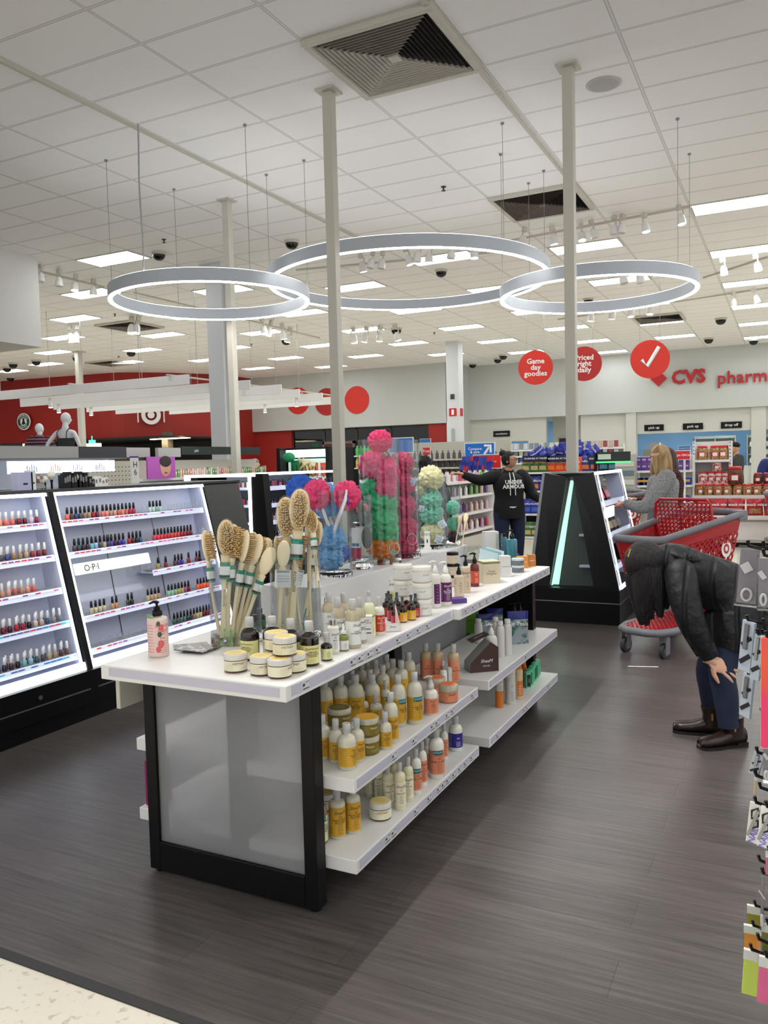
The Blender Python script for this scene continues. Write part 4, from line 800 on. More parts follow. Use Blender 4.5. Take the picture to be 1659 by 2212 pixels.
# vases, white boxes, teal bottles at far end
t = thing('glass_cylinder', 'wide clear glass cylinder at the far end of the riser', 'vase', (0, 0, 0)); MB().lathe([(.05, 0), (.055, .005), (.055, .17), (.052, .17), (.052, .005)], 28).build('wall', ACRYL, t); put(t, 1022, 1198, .95, .055, 0, -.123)
cart('tall_white_box', 1060, 1203, (.1, .08, .18), (206, 206, 202), 'tall white marble patterned box at the far end', '· · ·', GREY, turn=.3)
t = thing('glass_cylinder', 'slim clear tube standing right of the white marble box', 'vase', (0, 0, 0)); MB().lathe([(.024, 0), (.024, .17), (.022, .17), (.022, .003)], 20).build('wall', ACRYL, t); put(t, 1079, 1206, CT, .024)
TB = pm('teal_bottle', (52, 128, 146), .1, trans=.3, coat=.5)
bottles([dict(kind='teal_pump_bottle', p=(1107, 1226, 22, 84), body=TB, cap=BLKPL, lab=None, capk='pump', sh=.1, cat='pump bottle', label='teal pump bottle with black pump at the far end'), dict(kind='teal_bottle', p=(1090, 1205, 13, 55), body=TB, cap=BLKPL, lab=None, capk='disc', sh=.2, cat='bottle', label='slim teal bottle left of the teal pump bottle'),
         dict(kind='blue_cap_tube', p=(1116, 1222, 12, 26), body=fmat((96, 84, 190), .3, 'body'), cap=fmat((24, 24, 120), .3, 'cap'), lab=None, capk='disc', sh=.1, neckf=.7, cat='bottle', label='small violet tube with a dark blue cap before the teal pump')], CT)
# packets lying on the left of the countertop
for i, (px, py, a, c, c2, lb) in enumerate([(413, 1396, .5, (120, 124, 118), (40, 42, 44), 'black and white printed sachet lying on the counter, left one'), (437, 1402, -.35, (40, 34, 32), (150, 96, 70), 'dark brown sachet overlapping the printed one'), (420, 1408, -.25, (60, 58, 58), (170, 170, 170), 'grey sachet lowest of the three on the counter')]):
    p = atz(px, py, CT); mt = fmat(c, .25, 'sachet'); 
    if mt.name not in ('x',) and not any(nn.type == 'TEX_NOISE' for nn in mt.node_tree.nodes): mottle(mt, c2, 40, .5, .55)
    o = tag(MB().obox((0, 0, 0), (.13, .075, .003)).build('sachet', mt, None, (p.x, p.y, CT+.003+.004*i), a+.3), lb, 'sachet')
# carton shown dark beneath left tube
for i, (px, py, c) in enumerate(((576, 1340, (220, 170, 40)), (566, 1352, (60, 120, 90)))):
    bottles([dict(kind='amber_jar_bottle', p=(px-14, py+20, 26, 46), body=pm('smoke_glass', (62, 70, 66), .08, trans=.5), cap=BLKPL, lab=fmat((70, 120, 84), .4, 'label'), title=None, capk='disc', sh=.4, cat='bottle', label='smoky bottle with green label behind the left tube, %s' % ('rear', 'front')[i])], CT)
# ------------------------------------------------------------------ shelf stock (right side of the island)
SHB = dict(kind='conditioner_bottle', body=PEARL, cap=CLOUDY, lab=MUST, ink=BRINK, title='SheaM', title2='RAW SHEA\nBUTTER', sh=.42, cat='conditioner bottle', group='mustard label bottles on the upper shelf', lz=(.1, .66))
U = .46
L_ = [((897, 1566, 34, 116), 'large, rightmost before the coral pump'), ((862, 1572, 34, 118), 'large, with the teal badge'), ((846, 1607, 32, 113), 'large, with the brand script facing out'), ((833, 1620, 29, 84), 'small, standing right of the tub stack'), ((751, 1666, 41, 104), 'front corner of the shelf'),
      ((772, 1649, 34, 100), 'between the front corner bottle and the tubs'), ((727, 1650, 32, 100), 'second from the black post'), ((698, 1643, 35, 100), 'touching the black post'), ((813, 1560, 27, 62), 'short, in the middle behind the tub stack'), ((784, 1555, 27, 62), 'short, behind the tub lid'),
      ((834, 1534, 22, 66), 'short, behind the teal badge bottle'), ((770, 1560, 36, 104), 'back row, third from the post'), ((738, 1562, 34, 106), 'back row, second from the post'), ((703, 1568, 37, 106), 'back row, nearest the post'), ((805, 1548, 35, 92), 'back row, fourth from the post')]
for i, (p_, lb) in enumerate(L_): bottles([dict(SHB, p=p_, label='mustard label bottle on upper shelf, '+lb, turn=random.uniform(-.5, .6))], U)
for i, (px, py) in enumerate([(762, 1530), (782, 1512), (812, 1506), (836, 1496), (868, 1508), (800, 1528), (828, 1520), (850, 1505), (884, 1490), (760, 1500), (786, 1490)]):
    bottles([dict(SHB, p=(px, py, 30, 84), title=None, title2=None, group='mustard bottles crowded at the back of upper shelf', label='mustard label bottle deep in the crowded back rows, %s counted from the post' % nth(i))], U)
TUBL = pm('tub_lid_clear', (206, 200, 176), .15, trans=.3, coat=.5); OLV = fmat((120, 104, 26), .4, 'label')
J(794, 1634, U, 'olive tub with yellow top, lower of the front stack', 0, 0, .046, .066, 'olive hair masque tubs', 'masque_tub', fmat((120, 96, 40), .3, 'tub'), TUBL, OLV, CREAM, fmat((226, 168, 30), .4, 'label'), 'Masque', .3)
J(794, 1634, U, 'olive tub with yellow top, upper of the front stack', .4, .067, .046, .066, 'olive hair masque tubs', 'masque_tub', fmat((120, 96, 40), .3, 'tub'), TUBL, OLV, CREAM, fmat((226, 168, 30), .4, 'label'), 'Masque', .3)
J(735, 1610, U, 'olive tub with dark green top near the black post', .4, .066, .046, .066, 'olive hair masque tubs', 'masque_tub_dark', fmat((120, 96, 40), .3, 'tub'), TUBL, OLV, CREAM, fmat((104, 96, 22), .4, 'label'), 'Masque', .3)
J(735, 1610, U, 'olive tub under the dark topped tub near the post', 0, 0, .046, .066, 'olive hair masque tubs', 'masque_tub_dark', fmat((120, 96, 40), .3, 'tub'), TUBL, OLV, CREAM, fmat((104, 96, 22), .4, 'label'), 'Masque', .3)
bottles([dict(kind='curl_lotion_pump', p=(931.5, 1546, 31, 88), body=MILKY, cap=CLOUDY, lab=CORAL, ink=BRINK, title='SheaM', title2='CURL &\nSTYLE', capk='pump', sh=.4, lz=(.06, .66), cat='pump bottle', label='coral label pump bottle standing before the coral tubs')], U)
J(969, 1521, U, 'coral topped clear tub at the front of the upper shelf', .2, 0, .043, .078, 'coral smoothie tubs', 'smoothie_tub', fmat((176, 128, 104), .3, 'tub'), TUBL, CORAL, BRINK, fmat((240, 130, 84), .4, 'label'), 'SheaM', .35)
J(942, 1500, U, 'coral topped tub behind the coral pump bottle', .2, 0, .043, .068, 'coral smoothie tubs', 'smoothie_tub_b', fmat((176, 128, 104), .3, 'tub'), TUBL, CORAL, BRINK, fmat((240, 130, 84), .4, 'label'), 'SheaM', .35)
for i, (px, py, w_, h_) in enumerate([(921, 1470, 25, 82), (947, 1471, 25, 82), (981, 1476, 25, 88)]): bottles([dict(kind='tall_coral_bottle', p=(px, py, w_, h_), body=fmat((190, 166, 128), .2, 'body', coat=.4), cap=CLOUDY, lab=CORAL, ink=BRINK, title=None, title2='WETHE3', sh=.3, lz=(.05, .72), cat='bottle', group='tall coral label bottles', label='tall coral label bottle at the back, %s of three' % ('left', 'middle', 'right')[i])], U)
for i, (px, py, h_) in enumerate([(958, 1480, 54), (974, 1476, 58)]): bottles([dict(kind='slim_white_pump', p=(px, py, 16, h_), body=MILKY, cap=CLOUDY, lab=WHLAB, title=None, title2='SheaM', capk='spray', collar=CHROME, sh=.15, lz=(.08, .8), cat='bottle', group='slim white pumps with chrome collars', label='slim white bottle with chrome collar, %s of the pair' % ('left', 'right')[i])], U)
Lw = .18
CRE = dict(kind='leave_in_bottle', body=fmat((222, 216, 180), .2, 'body', coat=.4), cap=CLOUDY, lab=CREAM, ink=BRINK, title='SheaM', title2='LEAVE IN', sh=.28, lz=(.12, .74), cat='bottle', group='pale cream bottles on the lower shelf')
for i, (p_, lb) in enumerate([((865, 1751, 26, 106), 'frontmost'), ((839, 1743, 25, 96), 'left of the frontmost'), ((883, 1733, 23, 101), 'next to the coral pair'), ((818, 1731, 20, 100), 'third from the front'), ((800, 1724, 20, 95), 'farthest left'), ((852, 1724, 22, 96), 'behind the frontmost pair')]): bottles([dict(CRE, p=p_, label='pale cream leave-in bottle on the lower shelf, '+lb, turn=random.uniform(-.5, .5))], Lw)
CO = dict(kind='curl_conditioner_bottle', body=MILKY, cap=CLOUDY, lab=CORAL, ink=BRINK, title='SheaM', title2='CURL & SHINE', sh=.36, lz=(.12, .72), cat='conditioner bottle', group='coral label bottles on the lower shelf')
for i, (p_, lb) in enumerate([((944, 1684, 34, 112), 'large, with a teal badge, standing clear'), ((900, 1717, 24, 102), 'front of the close pair'), ((913, 1699, 22, 100), 'behind the close pair'), ((960, 1642, 17, 82), 'narrow, behind the badge bottle'), ((921, 1670, 18, 80), 'mostly hidden under the shelf')]): bottles([dict(CO, p=p_, label='coral label conditioner on the lower shelf, '+lb)], Lw)
bottles([dict(kind='blue_label_bottle', p=(985, 1624, 30, 78), body=MILKY, cap=CLOUDY, lab=fmat((40, 30, 130), .4, 'label'), ink=WINK, title=None, sh=.4, lz=(.14, .68), cat='bottle', label='white bottle with deep blue label at the far end of lower shelf')], Lw)
for i, (p_, lb) in enumerate([((730, 1815, 36, 112), 'left of the pair near the post'), ((764, 1803, 33, 110), 'right of the pair near the post')]): bottles([dict(SHB, kind='body_lotion_bottle', p=p_, group='mustard body lotions on the lower shelf', sh=.22, lz=(.08, .82), label='tall mustard body lotion on the lower shelf, '+lb)], Lw)
bottles([dict(A, p=(691, 1828, 37, 118), body=fmat((150, 124, 92), .12, 'body', coat=.5), lab=LIME, lz=(.08, .7), group='lime label conditioner', label='brown bottle with lime label and teal badge against the black post')], Lw)
J(822, 1776, Lw, 'single cream masque jar with yellow lid on the lower shelf', 0, 0, .043, .064, 'masque jars on the lower shelf'); J(706, 1755, Lw, 'cream masque jar hidden behind the mustard lotion near the post', 0, 0, .043, .064, 'masque jars on the lower shelf')
TEALB = fmat((30, 120, 130), .4, 'badge')
for o in list(bpy.data.objects):
    if o.get('label') and ('teal badge' in o['label'] or 'rightmost before the coral pump' in o['label'] or 'front of the close pair' in o['label']):
        lb = [c for c in o.children if c.name.startswith('label')][0]; me = lb.data; zt = max(v.co.z for v in me.vertices); rr_ = max(v.co.x for v in me.vertices)
        MB().lathe([(rr_*1.012, zt-.018), (rr_*1.012, zt)], 10, a0=-PI/2-.5, a1=-PI/2+.9, cap=False).text('BONUS 50%', .0075, Matrix.Rotation(.2, 4, 'Z')@Matrix(((1, 0, 0, 0), (0, 0, -1, 0), (0, 1, 0, zt-.009), (0, 0, 0, 1))), 1, ext=.0006, R=rr_*1.015).build('badge', [TEALB, WINK], o)
# second section, upper shelf
t = thing('carton_display', 'brown and silver slant fronted display carton with an open header flap', 'display carton', (0, 0, 0))
bx = fmat((66, 44, 36), .4, 'card'); sv = fmat((150, 150, 148), .4, 'card')
MB().prism([(-.075, -.045, 0), (.075, -.045, 0), (.075, -.045, .12), (.035, -.045, .15), (-.075, -.045, .045)], (0, .09, 0), 0).build('carton_body', sv, t)
MB().prism([(-.075, -.0455, 0), (.075, -.0455, 0), (.075, -.0455, .12), (.035, -.0455, .15), (-.075, -.0455, .045)], (0, -.001, 0), 0).text('SheaM', .024, face((.01, -.0475, .055), (0, -1, 0)), 1, shear=.3).text('WETHE3', .01, face((.01, -.0475, .03), (0, -1, 0)), 1).build('printed_side', [bx, WINK], t)
MB().obox((-.015, .0, .168), (.1, .075, .003), Matrix.Rotation(-.35, 3, 'Y')).text('SheaM', .02, Matrix.Translation((-.015, 0, .1705))@Matrix.Rotation(-.35, 4, 'Y'), 1, shear=.3).build('header_flap', [bx, WINK], t)
put(t, 1040, 1452, U, .045, .35)
WB = pm('matt_white_can', (216, 214, 208), .4)
for i, (p_, ck, lb) in enumerate([((1062, 1440, 26, 95), 'pump', 'white pump bottle right of the brown display carton'), ((1081, 1421, 19, 82), 'disc', 'white mousse can, front of three'), ((1097, 1416, 18, 82), 'disc', 'white mousse can, right of three'), ((1071, 1405, 17, 74), 'disc', 'white mousse can at the rear'), ((1034, 1390, 18, 56), 'disc', 'white mousse can beside the green carton')]):
    bottles([dict(kind='mousse_bottle', p=p_, body=WB, cap=WB, lab=None, capk=ck, sh=.3, neckf=.55 if ck == 'disc' else .36, cat='bottle', group='plain white bottles on the far upper shelf', label=lb)], U)
def pouch(px, py, z, w_, h_, c, c2, label, txt='', turn=0, lift=0, cat='bag', tc=WINK, tt=.03, g=None):
    m = MB(); N = 8; th = tt
    vs = []; fs = []
    for j in range(N+1):
        v = j/N; t_ = th*math.sin(PI*min(1, .15+.85*(1-v)))*.5+.001 if v < 1 else .001
        t_ = th/2*max(.06, math.sin(PI*(.08+.86*v))**.6) if v < .98 else .0015
        for i in range(N+1):
            u = i/N; e = math.sin(PI*u)**.5; vs.append(((u-.5)*w_*(1-.04*math.sin(PI*v)), -t_*e, v*h_))
        for i in range(N+1):
            u = i/N; e = math.sin(PI*u)**.5; vs.append(((u-.5)*w_*(1-.04*math.sin(PI*v)), t_*e, v*h_))
    n = N+1
    for j in range(N):
        for i in range(N):
            a = j*2*n+i; b_ = a+2*n; fs.append((a, a+1, b_+1, b_)); a += n; b_ += n; fs.append((a+1, a, b_, b_+1))
        fs.append((j*2*n, (j+1)*2*n, (j+1)*2*n+n, j*2*n+n)); fs.append((j*2*n+N, j*2*n+n+N, (j+1)*2*n+n+N, (j+1)*2*n+N))
    m.add(vs, fs, 0, True)
    m.m = [1 if sum(m.v[i].z for i in f)/len(f) > h_*.8 else 0 for f in m.f]
    if txt: m.text(txt, w_*.26, face((0, -th/2-.001, h_*.62), (0, -1, 0)), 2, bold=.01)
    o = m.build('pouch' if cat == 'bag' else cat, [c, c2, tc]); tag(o, label, 'bag', g)
    if px is not None: put(o, px, py, z, th/2, turn, lift)
    return o
FOIL = fmat((160, 170, 180), .25, 'foil', metal=.3); mottle(FOIL, (60, 110, 90), 22, .5, .6); NAVY = fmat((30, 34, 120), .3, 'foil')
pouch(1119, 1392, U, .125, .19, FOIL, NAVY, 'silver and navy refill pouch with coconut print in front of black pumps', 'Dr Teals', .25, g='epsom bath pouches')
pouch(1050, 1377, U, .12, .14, FOIL, NAVY, 'silver and navy pouch left of the white cans', 'Dr Teals', .25, g='epsom bath pouches'); pouch(1070, 1364, U, .1, .14, FOIL, NAVY, 'navy topped pouch tipped behind the others', 'Dr Teals', .0, g='epsom bath pouches', lift=.002)
cart('green_carton', 1016, 1368, (.09, .06, .16), (104, 160, 40), 'lime green and black carton at the back of the far shelf', 'yes to', INK, U, .3, None, .022)
for i, (px, py) in enumerate(((1112, 1372), (1124, 1370))): bottles([dict(kind='black_pump_bottle', p=(px, py, 16, 70), body=BLKPL, cap=BLKPL, lab=None, capk='pump', sh=.3, cat='pump bottle', group='black pump bottles behind the pouch', label='black pump bottle behind the navy pouch, %s' % ('left', 'right')[i])], U)
# second section, lower shelf
ORL = fmat((214, 120, 40), .35, 'label'); WT = pm('white_tube_plastic', (214, 210, 200), .3)
bottles([dict(kind='body_wash_tube', p=(1079, 1530, 18, 70), body=ORL, cap=WT, lab=fmat((206, 204, 196), .4, 'label'), ink=INK, title=None, title2='Cream', capk='disc', sh=.05, neckf=.8, lz=(.65, .98), cat='tube', label='orange and white upright tube left on the far lower shelf'),
         dict(kind='white_squeeze_tube', p=(1103, 1522, 22, 78), body=WT, cap=WT, lab=fmat((200, 200, 196), .4, 'label'), ink=GREY, title=None, capk='disc', sh=.1, neckf=.8, lz=(.05, .9), cat='tube', label='white squeeze tube with grey print between the orange ones'),
         dict(kind='shea_body_wash', p=(1120, 1511, 20, 78), body=fmat((214, 190, 150), .3, 'body'), cap=ORL, lab=ORL, ink=WINK, title=None, title2='Shea', capk='disc', sh=.15, neckf=.6, lz=(.1, .6), cat='bottle', a=(-.2, 1.4), label='cream bottle with orange panel next to the white tube'),
         dict(kind='orange_bottle', p=(1132, 1476, 12, 50), body=fmat((196, 104, 40), .3, 'body'), cap=ORL, lab=None, capk='disc', sh=.1, neckf=.6, cat='bottle', label='narrow orange bottle behind the cream one')], Lw)
o = tag(MB().lathe([(.02, 0), (.024, .01), (.024, .12), (.014, .15)], 18, sy=.7).build('lying_bottle', fmat((206, 202, 180), .3, 'body')), 'cream bottle lying on its side on the far lower shelf', 'bottle'); p = atz(1030, 1532, Lw); o.location = (p.x-.06, p.y, Lw+.022); o.rotation_euler = (PI/2, 0, -1.3)
MN = fmat((104, 206, 160), .4, 'carton')
for i in range(8):
    px, py = 1140+6*(i % 4)+3*(i//4), 1487-8*(i % 4)-5*(i//4)
    o = tag(MB().obox((0, 0, .045), (.028, .04, .09)).obox((0, -.0203, .045), (.022, .0006, .07), m=1).text('STEP', .012, face((0, -.0212, .045), (0, -1, 0), (1, 0, 0)), 2).build('mint_carton', [MN, INK if i % 2 == 0 else fmat((70, 180, 130), .4, 'carton'), MN], None, None, 0, .0006), 'small mint green treatment carton, %s of the cluster on the far lower shelf' % nth(i), 'box', 'mint cartons'); put(o, px, py, Lw, .02, .35)
    if i in (2, 3): o.location.z += .0
# left side lower shelf: magenta boxes
for i in range(3):
    o = tag(MB().obox((0, 0, .09), (.05, .03, .18)).text('~~', .02, face((0, -.0155, .14), (0, -1, 0)), 1).build('magenta_box', [fmat((142, 16, 92), .35, 'carton'), WINK], None, (-2.262, 2.40+.035*i, Lw+.0005), 0, .001), 'magenta box on the left lower shelf, %s from the front' % nth(i), 'box', 'magenta boxes')
# ================================================================== NAIL POLISH GONDOLA (left)
CASEW = pm('case_white', (196, 200, 220), .3); CGL = pm('case_light', (240, 248, 255), .4, emit=CASE*1.7); STRIPL = pm('lit_shelf_edge', (206, 214, 240), .3, emit=CASE*.2)
GLB = pm('glossy_black', (8, 8, 10), .3)
def Fx(s): return -3.85-.27*s
def Fz(s): return .32+1.07*s
gon = thing('polish_gondola', 'black A-frame gondola with two glowing nail polish cases at the left', 'gondola', (-4.3, 2.0, 0))
def G(name, mb, mats, par=gon, bevel=0): o = mb.build(name, mats, par, (4.3, -2.0, 0) if par == gon else None, 0, bevel); return o
G('plinth', MB().box(-4.8, -3.82, 1.2, 5.52, 0, .1).box(-4.8, -3.80, 1.2, 5.52, .1, .30), BLACK, bevel=.002)
G('trim_line', MB().box(-3.7995, -3.797, 1.2, 3.54, .185, .193).box(-3.7995, -3.797, 3.6, 5.5, .185, .193), STEEL)
G('lock', MB().lathe([(.012, 0), (.012, .004)], 14).add([], []) if False else MB().tube([(-3.80, 3.17, .235), (-3.795, 3.17, .235)], .013, 16), STEEL)
G('top_deck', MB().box(-4.55, -4.1, 1.2, 5.52, 1.385, 1.405), DGREY, bevel=.002)
G('centre_spine', MB().box(-4.5, -4.46, 1.2, 5.5, .3, 1.385), BLACK)
G('far_end_panel', MB().prism([(Fx(0), 5.07, .3), (Fx(1), 5.07, 1.39), (-4.52, 5.07, 1.39), (-4.75, 5.07, .3)], (0, .45, 0)), GLB, bevel=.003)
G('divider', MB().prism([(Fx(0)+.015, 3.56, .3), (Fx(1)+.012, 3.56, 1.395), (-4.46, 3.56, 1.39), (-4.46, 3.56, .3)], (0, .04, 0)), BLACK)
def case(y0, y1, nm, lab):
    w_ = .035
    c = MB()                                  # glowing frame round the mouth
    for (s0, s1) in ((-.02, .022), (.975, 1.0)): c.prism([(Fx(s0)+.004, y0, Fz(s0)), (Fx(s1)+.004, y0, Fz(s1)), (Fx(s1)-.02, y0, Fz(s1)), (Fx(s0)-.02, y0, Fz(s0))], (0, y1-y0, 0))
    for ya in (y0, y1-w_): c.prism([(Fx(0)+.003, ya, Fz(0)), (Fx(1)+.003, ya, Fz(1)), (Fx(1)-.004, ya, Fz(1)), (Fx(0)-.004, ya, Fz(0))], (0, w_*.5, 0))
    G('glow_frame', c, CGL)
    G('case_liner', MB().prism([(Fx(0)-.02, y0+.002, Fz(0)), (Fx(1)-.02, y0+.002, Fz(1)), (Fx(1)-.16, y0+.002, Fz(1)), (Fx(0)-.23, y0+.002, Fz(0))], (0, .012, 0)).prism([(Fx(0)-.02, y1-.014, Fz(0)), (Fx(1)-.02, y1-.014, Fz(1)), (Fx(1)-.16, y1-.014, Fz(1)), (Fx(0)-.23, y1-.014, Fz(0))], (0, .012, 0))
      .prism([(Fx(0)-.21, y0, .32), (Fx(1)-.14, y0, 1.385), (Fx(1)-.16, y0, 1.385), (Fx(0)-.23, y0, .32)], (0, y1-y0, 0)).box(Fx(0)-.22, Fx(0)-.02, y0, y1, .31, .335).box(-4.27, -4.13, y0, y1, 1.37, 1.384), CASEW)
    g_ = MB()
    for k in range(1, 3): yy = y0+(y1-y0)*k/3; g_.prism([(Fx(0)-.2085, yy, .34), (Fx(1)-.1385, yy, 1.37), (Fx(1)-.14, yy, 1.37), (Fx(0)-.21, yy, .34)], (0, .006, 0))
    G('panel_joint', g_, DGREY)
case(1.22, 3.555, 'near', ''); case(3.605, 5.06, 'far', '')
def pshelf(z, y0, y1, cols):
    s = (z-.32)/1.07; x = Fx(s)-.02
    sh = G('shelf', MB().box(x-.14, x-.003, y0, y1, z-.02, z-.008), CASEW)
    st = G('shelf_light_strip', MB().prism([(x, y0, z-.035), (x+.006, y0, z-.035), (x-.004, y0, z+.004), (x-.01, y0, z+.004)], (0, y1-y0, 0)), STRIPL)
    tr_ = G('riser_tray', MB().box(x-.1, x-.012, y0+.01, y1-.01, z-.008, z+.004), CLEARP)
    n_ = int((y1-y0)/.045); m = MB().obox((x+.0022, (y0+y1)/2, z-.006), (.0006, y1-y0-.02, .009), Matrix.Rotation(-.25, 3, 'Y'), 2); mats = []
    pal = [fmat(c_, .5, 'swatch') for c_ in cols]
    for i in range(n_):
        yy = y0+.02+i*.045
        if random.random() < .9: m.obox((x+.003, yy, z-.006), (.0008, .036, .008), Matrix.Rotation(-.25, 3, 'Y'), random.randrange(len(pal)))
    G('colour_swatches', m, pal)
    return x
SW1 = [(236, 60, 60), (240, 110, 170), (250, 250, 252), (222, 40, 90), (250, 250, 252), (160, 60, 170)]; SW2 = [(250, 250, 252), (60, 120, 220), (90, 200, 210), (236, 60, 60), (250, 250, 252), (130, 80, 160)]
hd_ = G('brand_sign', MB().prism([(Fx(.505)-.02, 3.65, Fz(.505)), (Fx(.505)-.005, 3.65, Fz(.505)), (Fx(.57)-.005, 3.65, Fz(.57)), (Fx(.57)-.02, 3.65, Fz(.57))], (0, .66, 0)), pm('brand_light', (226, 236, 220), .4, emit=CASE*.45))
MB().text('O·P·I', .06, face((Fx(.538)+.008, 3.77, Fz(.538)), (1, 0, .25)), 0, bold=.012).build('letters', pm('sign_grey_ink', (64, 68, 62), .5), gon, (4.3, -2.0, 0))
G('acrylic_card', MB().obox((-4.0, 4.15, .82), (.004, .14, .07)).obox((-3.985, 4.2, .85), (.004, .14, .05)), ACRYL)
# bottles
BPOL = {}
def pol_proto():
    bd = MB().lathe([(.0105, 0), (.0125, .003), (.0125, .026), (.009, .031), (.006, .033)], 14)
    cp = MB().lathe([(.0062, .032), (.0075, .036), (.0078, .05), (.0055, .071), (.001, .0715)], 12, cap=False)
    lb = MB()
    return bd, cp
BD_, CP_ = pol_proto()
CAPB = pm('polish_cap_black', (14, 14, 15), .3); CAPW = pm('polish_cap_white', (226, 226, 226), .35)
CPB, CPW = CP_.data('cap', CAPB), CP_.data('cap', CAPW)
def polish(x, y, z, c, white, label, grp, sc_=1.0):
    k = tuple(c)
    if k not in BPOL: BPOL[k] = BD_.data('glass_body', fmat(c, .12, 'lacquer', coat=.7))
    t = thing('nail_polish_bottle', label, 'nail polish', (x, y, z), random.uniform(-.3, .3), grp); t.scale = (1.12*sc_,)*3
    mo('glass_body', BPOL[k], t); mo('cap', CPW if white else CPB, t)
P_PASTEL = [(196, 224, 216), (206, 226, 218), (240, 150, 90), (238, 160, 120), (232, 120, 100), (226, 110, 96), (120, 22, 40), (96, 14, 30), (214, 180, 206), (130, 24, 44)]
P_MIX = [(230, 110, 90), (90, 60, 40), (60, 60, 70), (40, 60, 110), (70, 70, 84), (60, 70, 130), (150, 120, 90), (160, 140, 110), (176, 160, 130), (150, 30, 40), (120, 20, 40), (110, 24, 40)]
P_PINK = [(226, 120, 110), (230, 140, 130), (190, 140, 110), (210, 160, 140), (190, 100, 80), (180, 130, 100), (230, 150, 120), (220, 100, 90), (190, 30, 70), (200, 30, 60), (214, 40, 50)]
P_RED = [(170, 30, 40), (60, 16, 20), (110, 20, 30), (70, 12, 40), (180, 20, 50), (160, 20, 60), (30, 20, 30), (220, 190, 180), (200, 170, 160), (60, 90, 130), (150, 150, 155), (100, 120, 130)]
P_DARK = [(90, 60, 70), (30, 80, 70), (60, 50, 60), (40, 30, 50), (70, 30, 60), (20, 20, 26), (120, 190, 190), (150, 190, 220), (50, 90, 90), (80, 70, 80), (180, 170, 130), (170, 140, 120), (90, 60, 60), (110, 80, 70)]
CN = lambda c: ('pale' if min(c) > 170 else 'dark' if max(c) < 100 else 'red' if c[0] > 150 and c[1] < 70 else 'coral' if c[0] > 190 and c[1] < 150 else 'blue' if c[2] > c[0]+15 else 'green' if c[1] > c[0]+8 else 'wine' if c[0] > c[1]+35 and c[0] < 150 else 'nude')
zs = [1.2, 1.0, .8, .6, .4]; znames = ['top', 'second', 'middle', 'fourth', 'bottom']
for i, (z, pal) in enumerate(zip(zs, (P_PASTEL, P_MIX, P_PINK, P_RED, P_DARK))):
    x = pshelf(z, 1.26, 3.53, SW1 if i < 3 else SW2); n_ = 13+i
    for k in range(n_):
        y = 3.49-.044*k
        if i == 2 and k < 3: continue
        c = pal[(len(pal)-1-k) % len(pal)]
        polish(x-.04, y, z+.004, c, True, 'white capped %s nail polish, %s from right, %s shelf of left case' % (CN(c), nth(k), znames[i]), 'white capped nail polishes')
        if k % 3 != 1: polish(x-.075, y-.01, z+.004, pal[(k*3) % len(pal)], True, 'white capped nail polish in rear row, %s from right, %s shelf, left case' % (nth(k), znames[i]), 'white capped nail polishes')
def slot(x, y, z): return MB().obox((x, y, z+.022), (.003, .002, .044)).obox((x, y+.012, z+.022), (.003, .002, .044)).obox((x-.0, y+.006, z+.002), (.02, .018, .004))
far = {0: [(3.72, 8, P_MIX, .9), (4.02, 9, P_PINK, 1), (4.47, 4, P_PASTEL[:2]+[(150, 190, 180)], 1)], 1: [(3.72, 9, P_DARK, 1), (4.0, 5, [(30, 40, 120), (70, 60, 170), (60, 20, 40)], 1), (4.2, 4, P_RED, 1), (4.45, 12, [(230, 60, 90), (214, 40, 50), (220, 70, 50), (180, 20, 50), (120, 20, 30)], 1)],
       2: [(4.42, 1, [(180, 160, 90)], 1), (4.5, 1, [(140, 40, 30)], 1), (4.6, 3, [(80, 60, 50), (90, 50, 140), (80, 40, 150)], 1), (4.75, 1, [(140, 20, 40)], 1), (4.84, 2, [(120, 10, 20), (30, 14, 16)], 1)],
       3: [(3.74, 4, [(200, 190, 160)], 1), (3.92, 2, [(200, 150, 110)], 1), (4.06, 2, [(40, 40, 30)], 1), (4.25, 4, [(190, 180, 130), (200, 150, 120)], 1), (4.46, 7, [(150, 200, 170), (140, 180, 150), (180, 170, 80), (160, 80, 150), (120, 10, 30)], 1), (4.78, 5, [(246, 110, 40), (250, 80, 50)], 1)],
       4: [(4.45, 12, [(60, 90, 80), (90, 110, 110), (40, 60, 60), (150, 110, 80), (190, 180, 120), (110, 10, 24), (160, 20, 40)], 1)]}
for i, z in enumerate(zs):
    a, b_ = (3.64, 5.02)
    if i == 2: a = 4.33
    x = pshelf(z, a, b_, SW1); kk = 0
    for (y0, n_, pal, q) in far[i]:
        for k in range(n_):
            c = pal[k % len(pal)] if len(pal) < 4 else pal[(k*len(pal)//n_) % len(pal)]
            polish(x-.035, y0+.036*k, z+.004, c, False, 'black capped %s nail polish, %s from left, %s shelf of lettered case' % (CN(c), nth(kk), znames[i]), 'black capped nail polishes'); kk += 1
    em = MB()
    for k in range(int((b_-a)/.045)):
        yy = a+.03+.045*k
        if not any(y0-.02 < yy < y0+.036*n_+.01 for (y0, n_, _, _) in far[i]): em.obox((x-.03, yy, z+.026), (.002, .002, .05)).obox((x-.03, yy+.018, z+.026), (.002, .002, .05)).obox((x-.03, yy+.009, z+.006), (.02, .02, .003))
    if em.v: G('empty_slots', em, CLEARP)
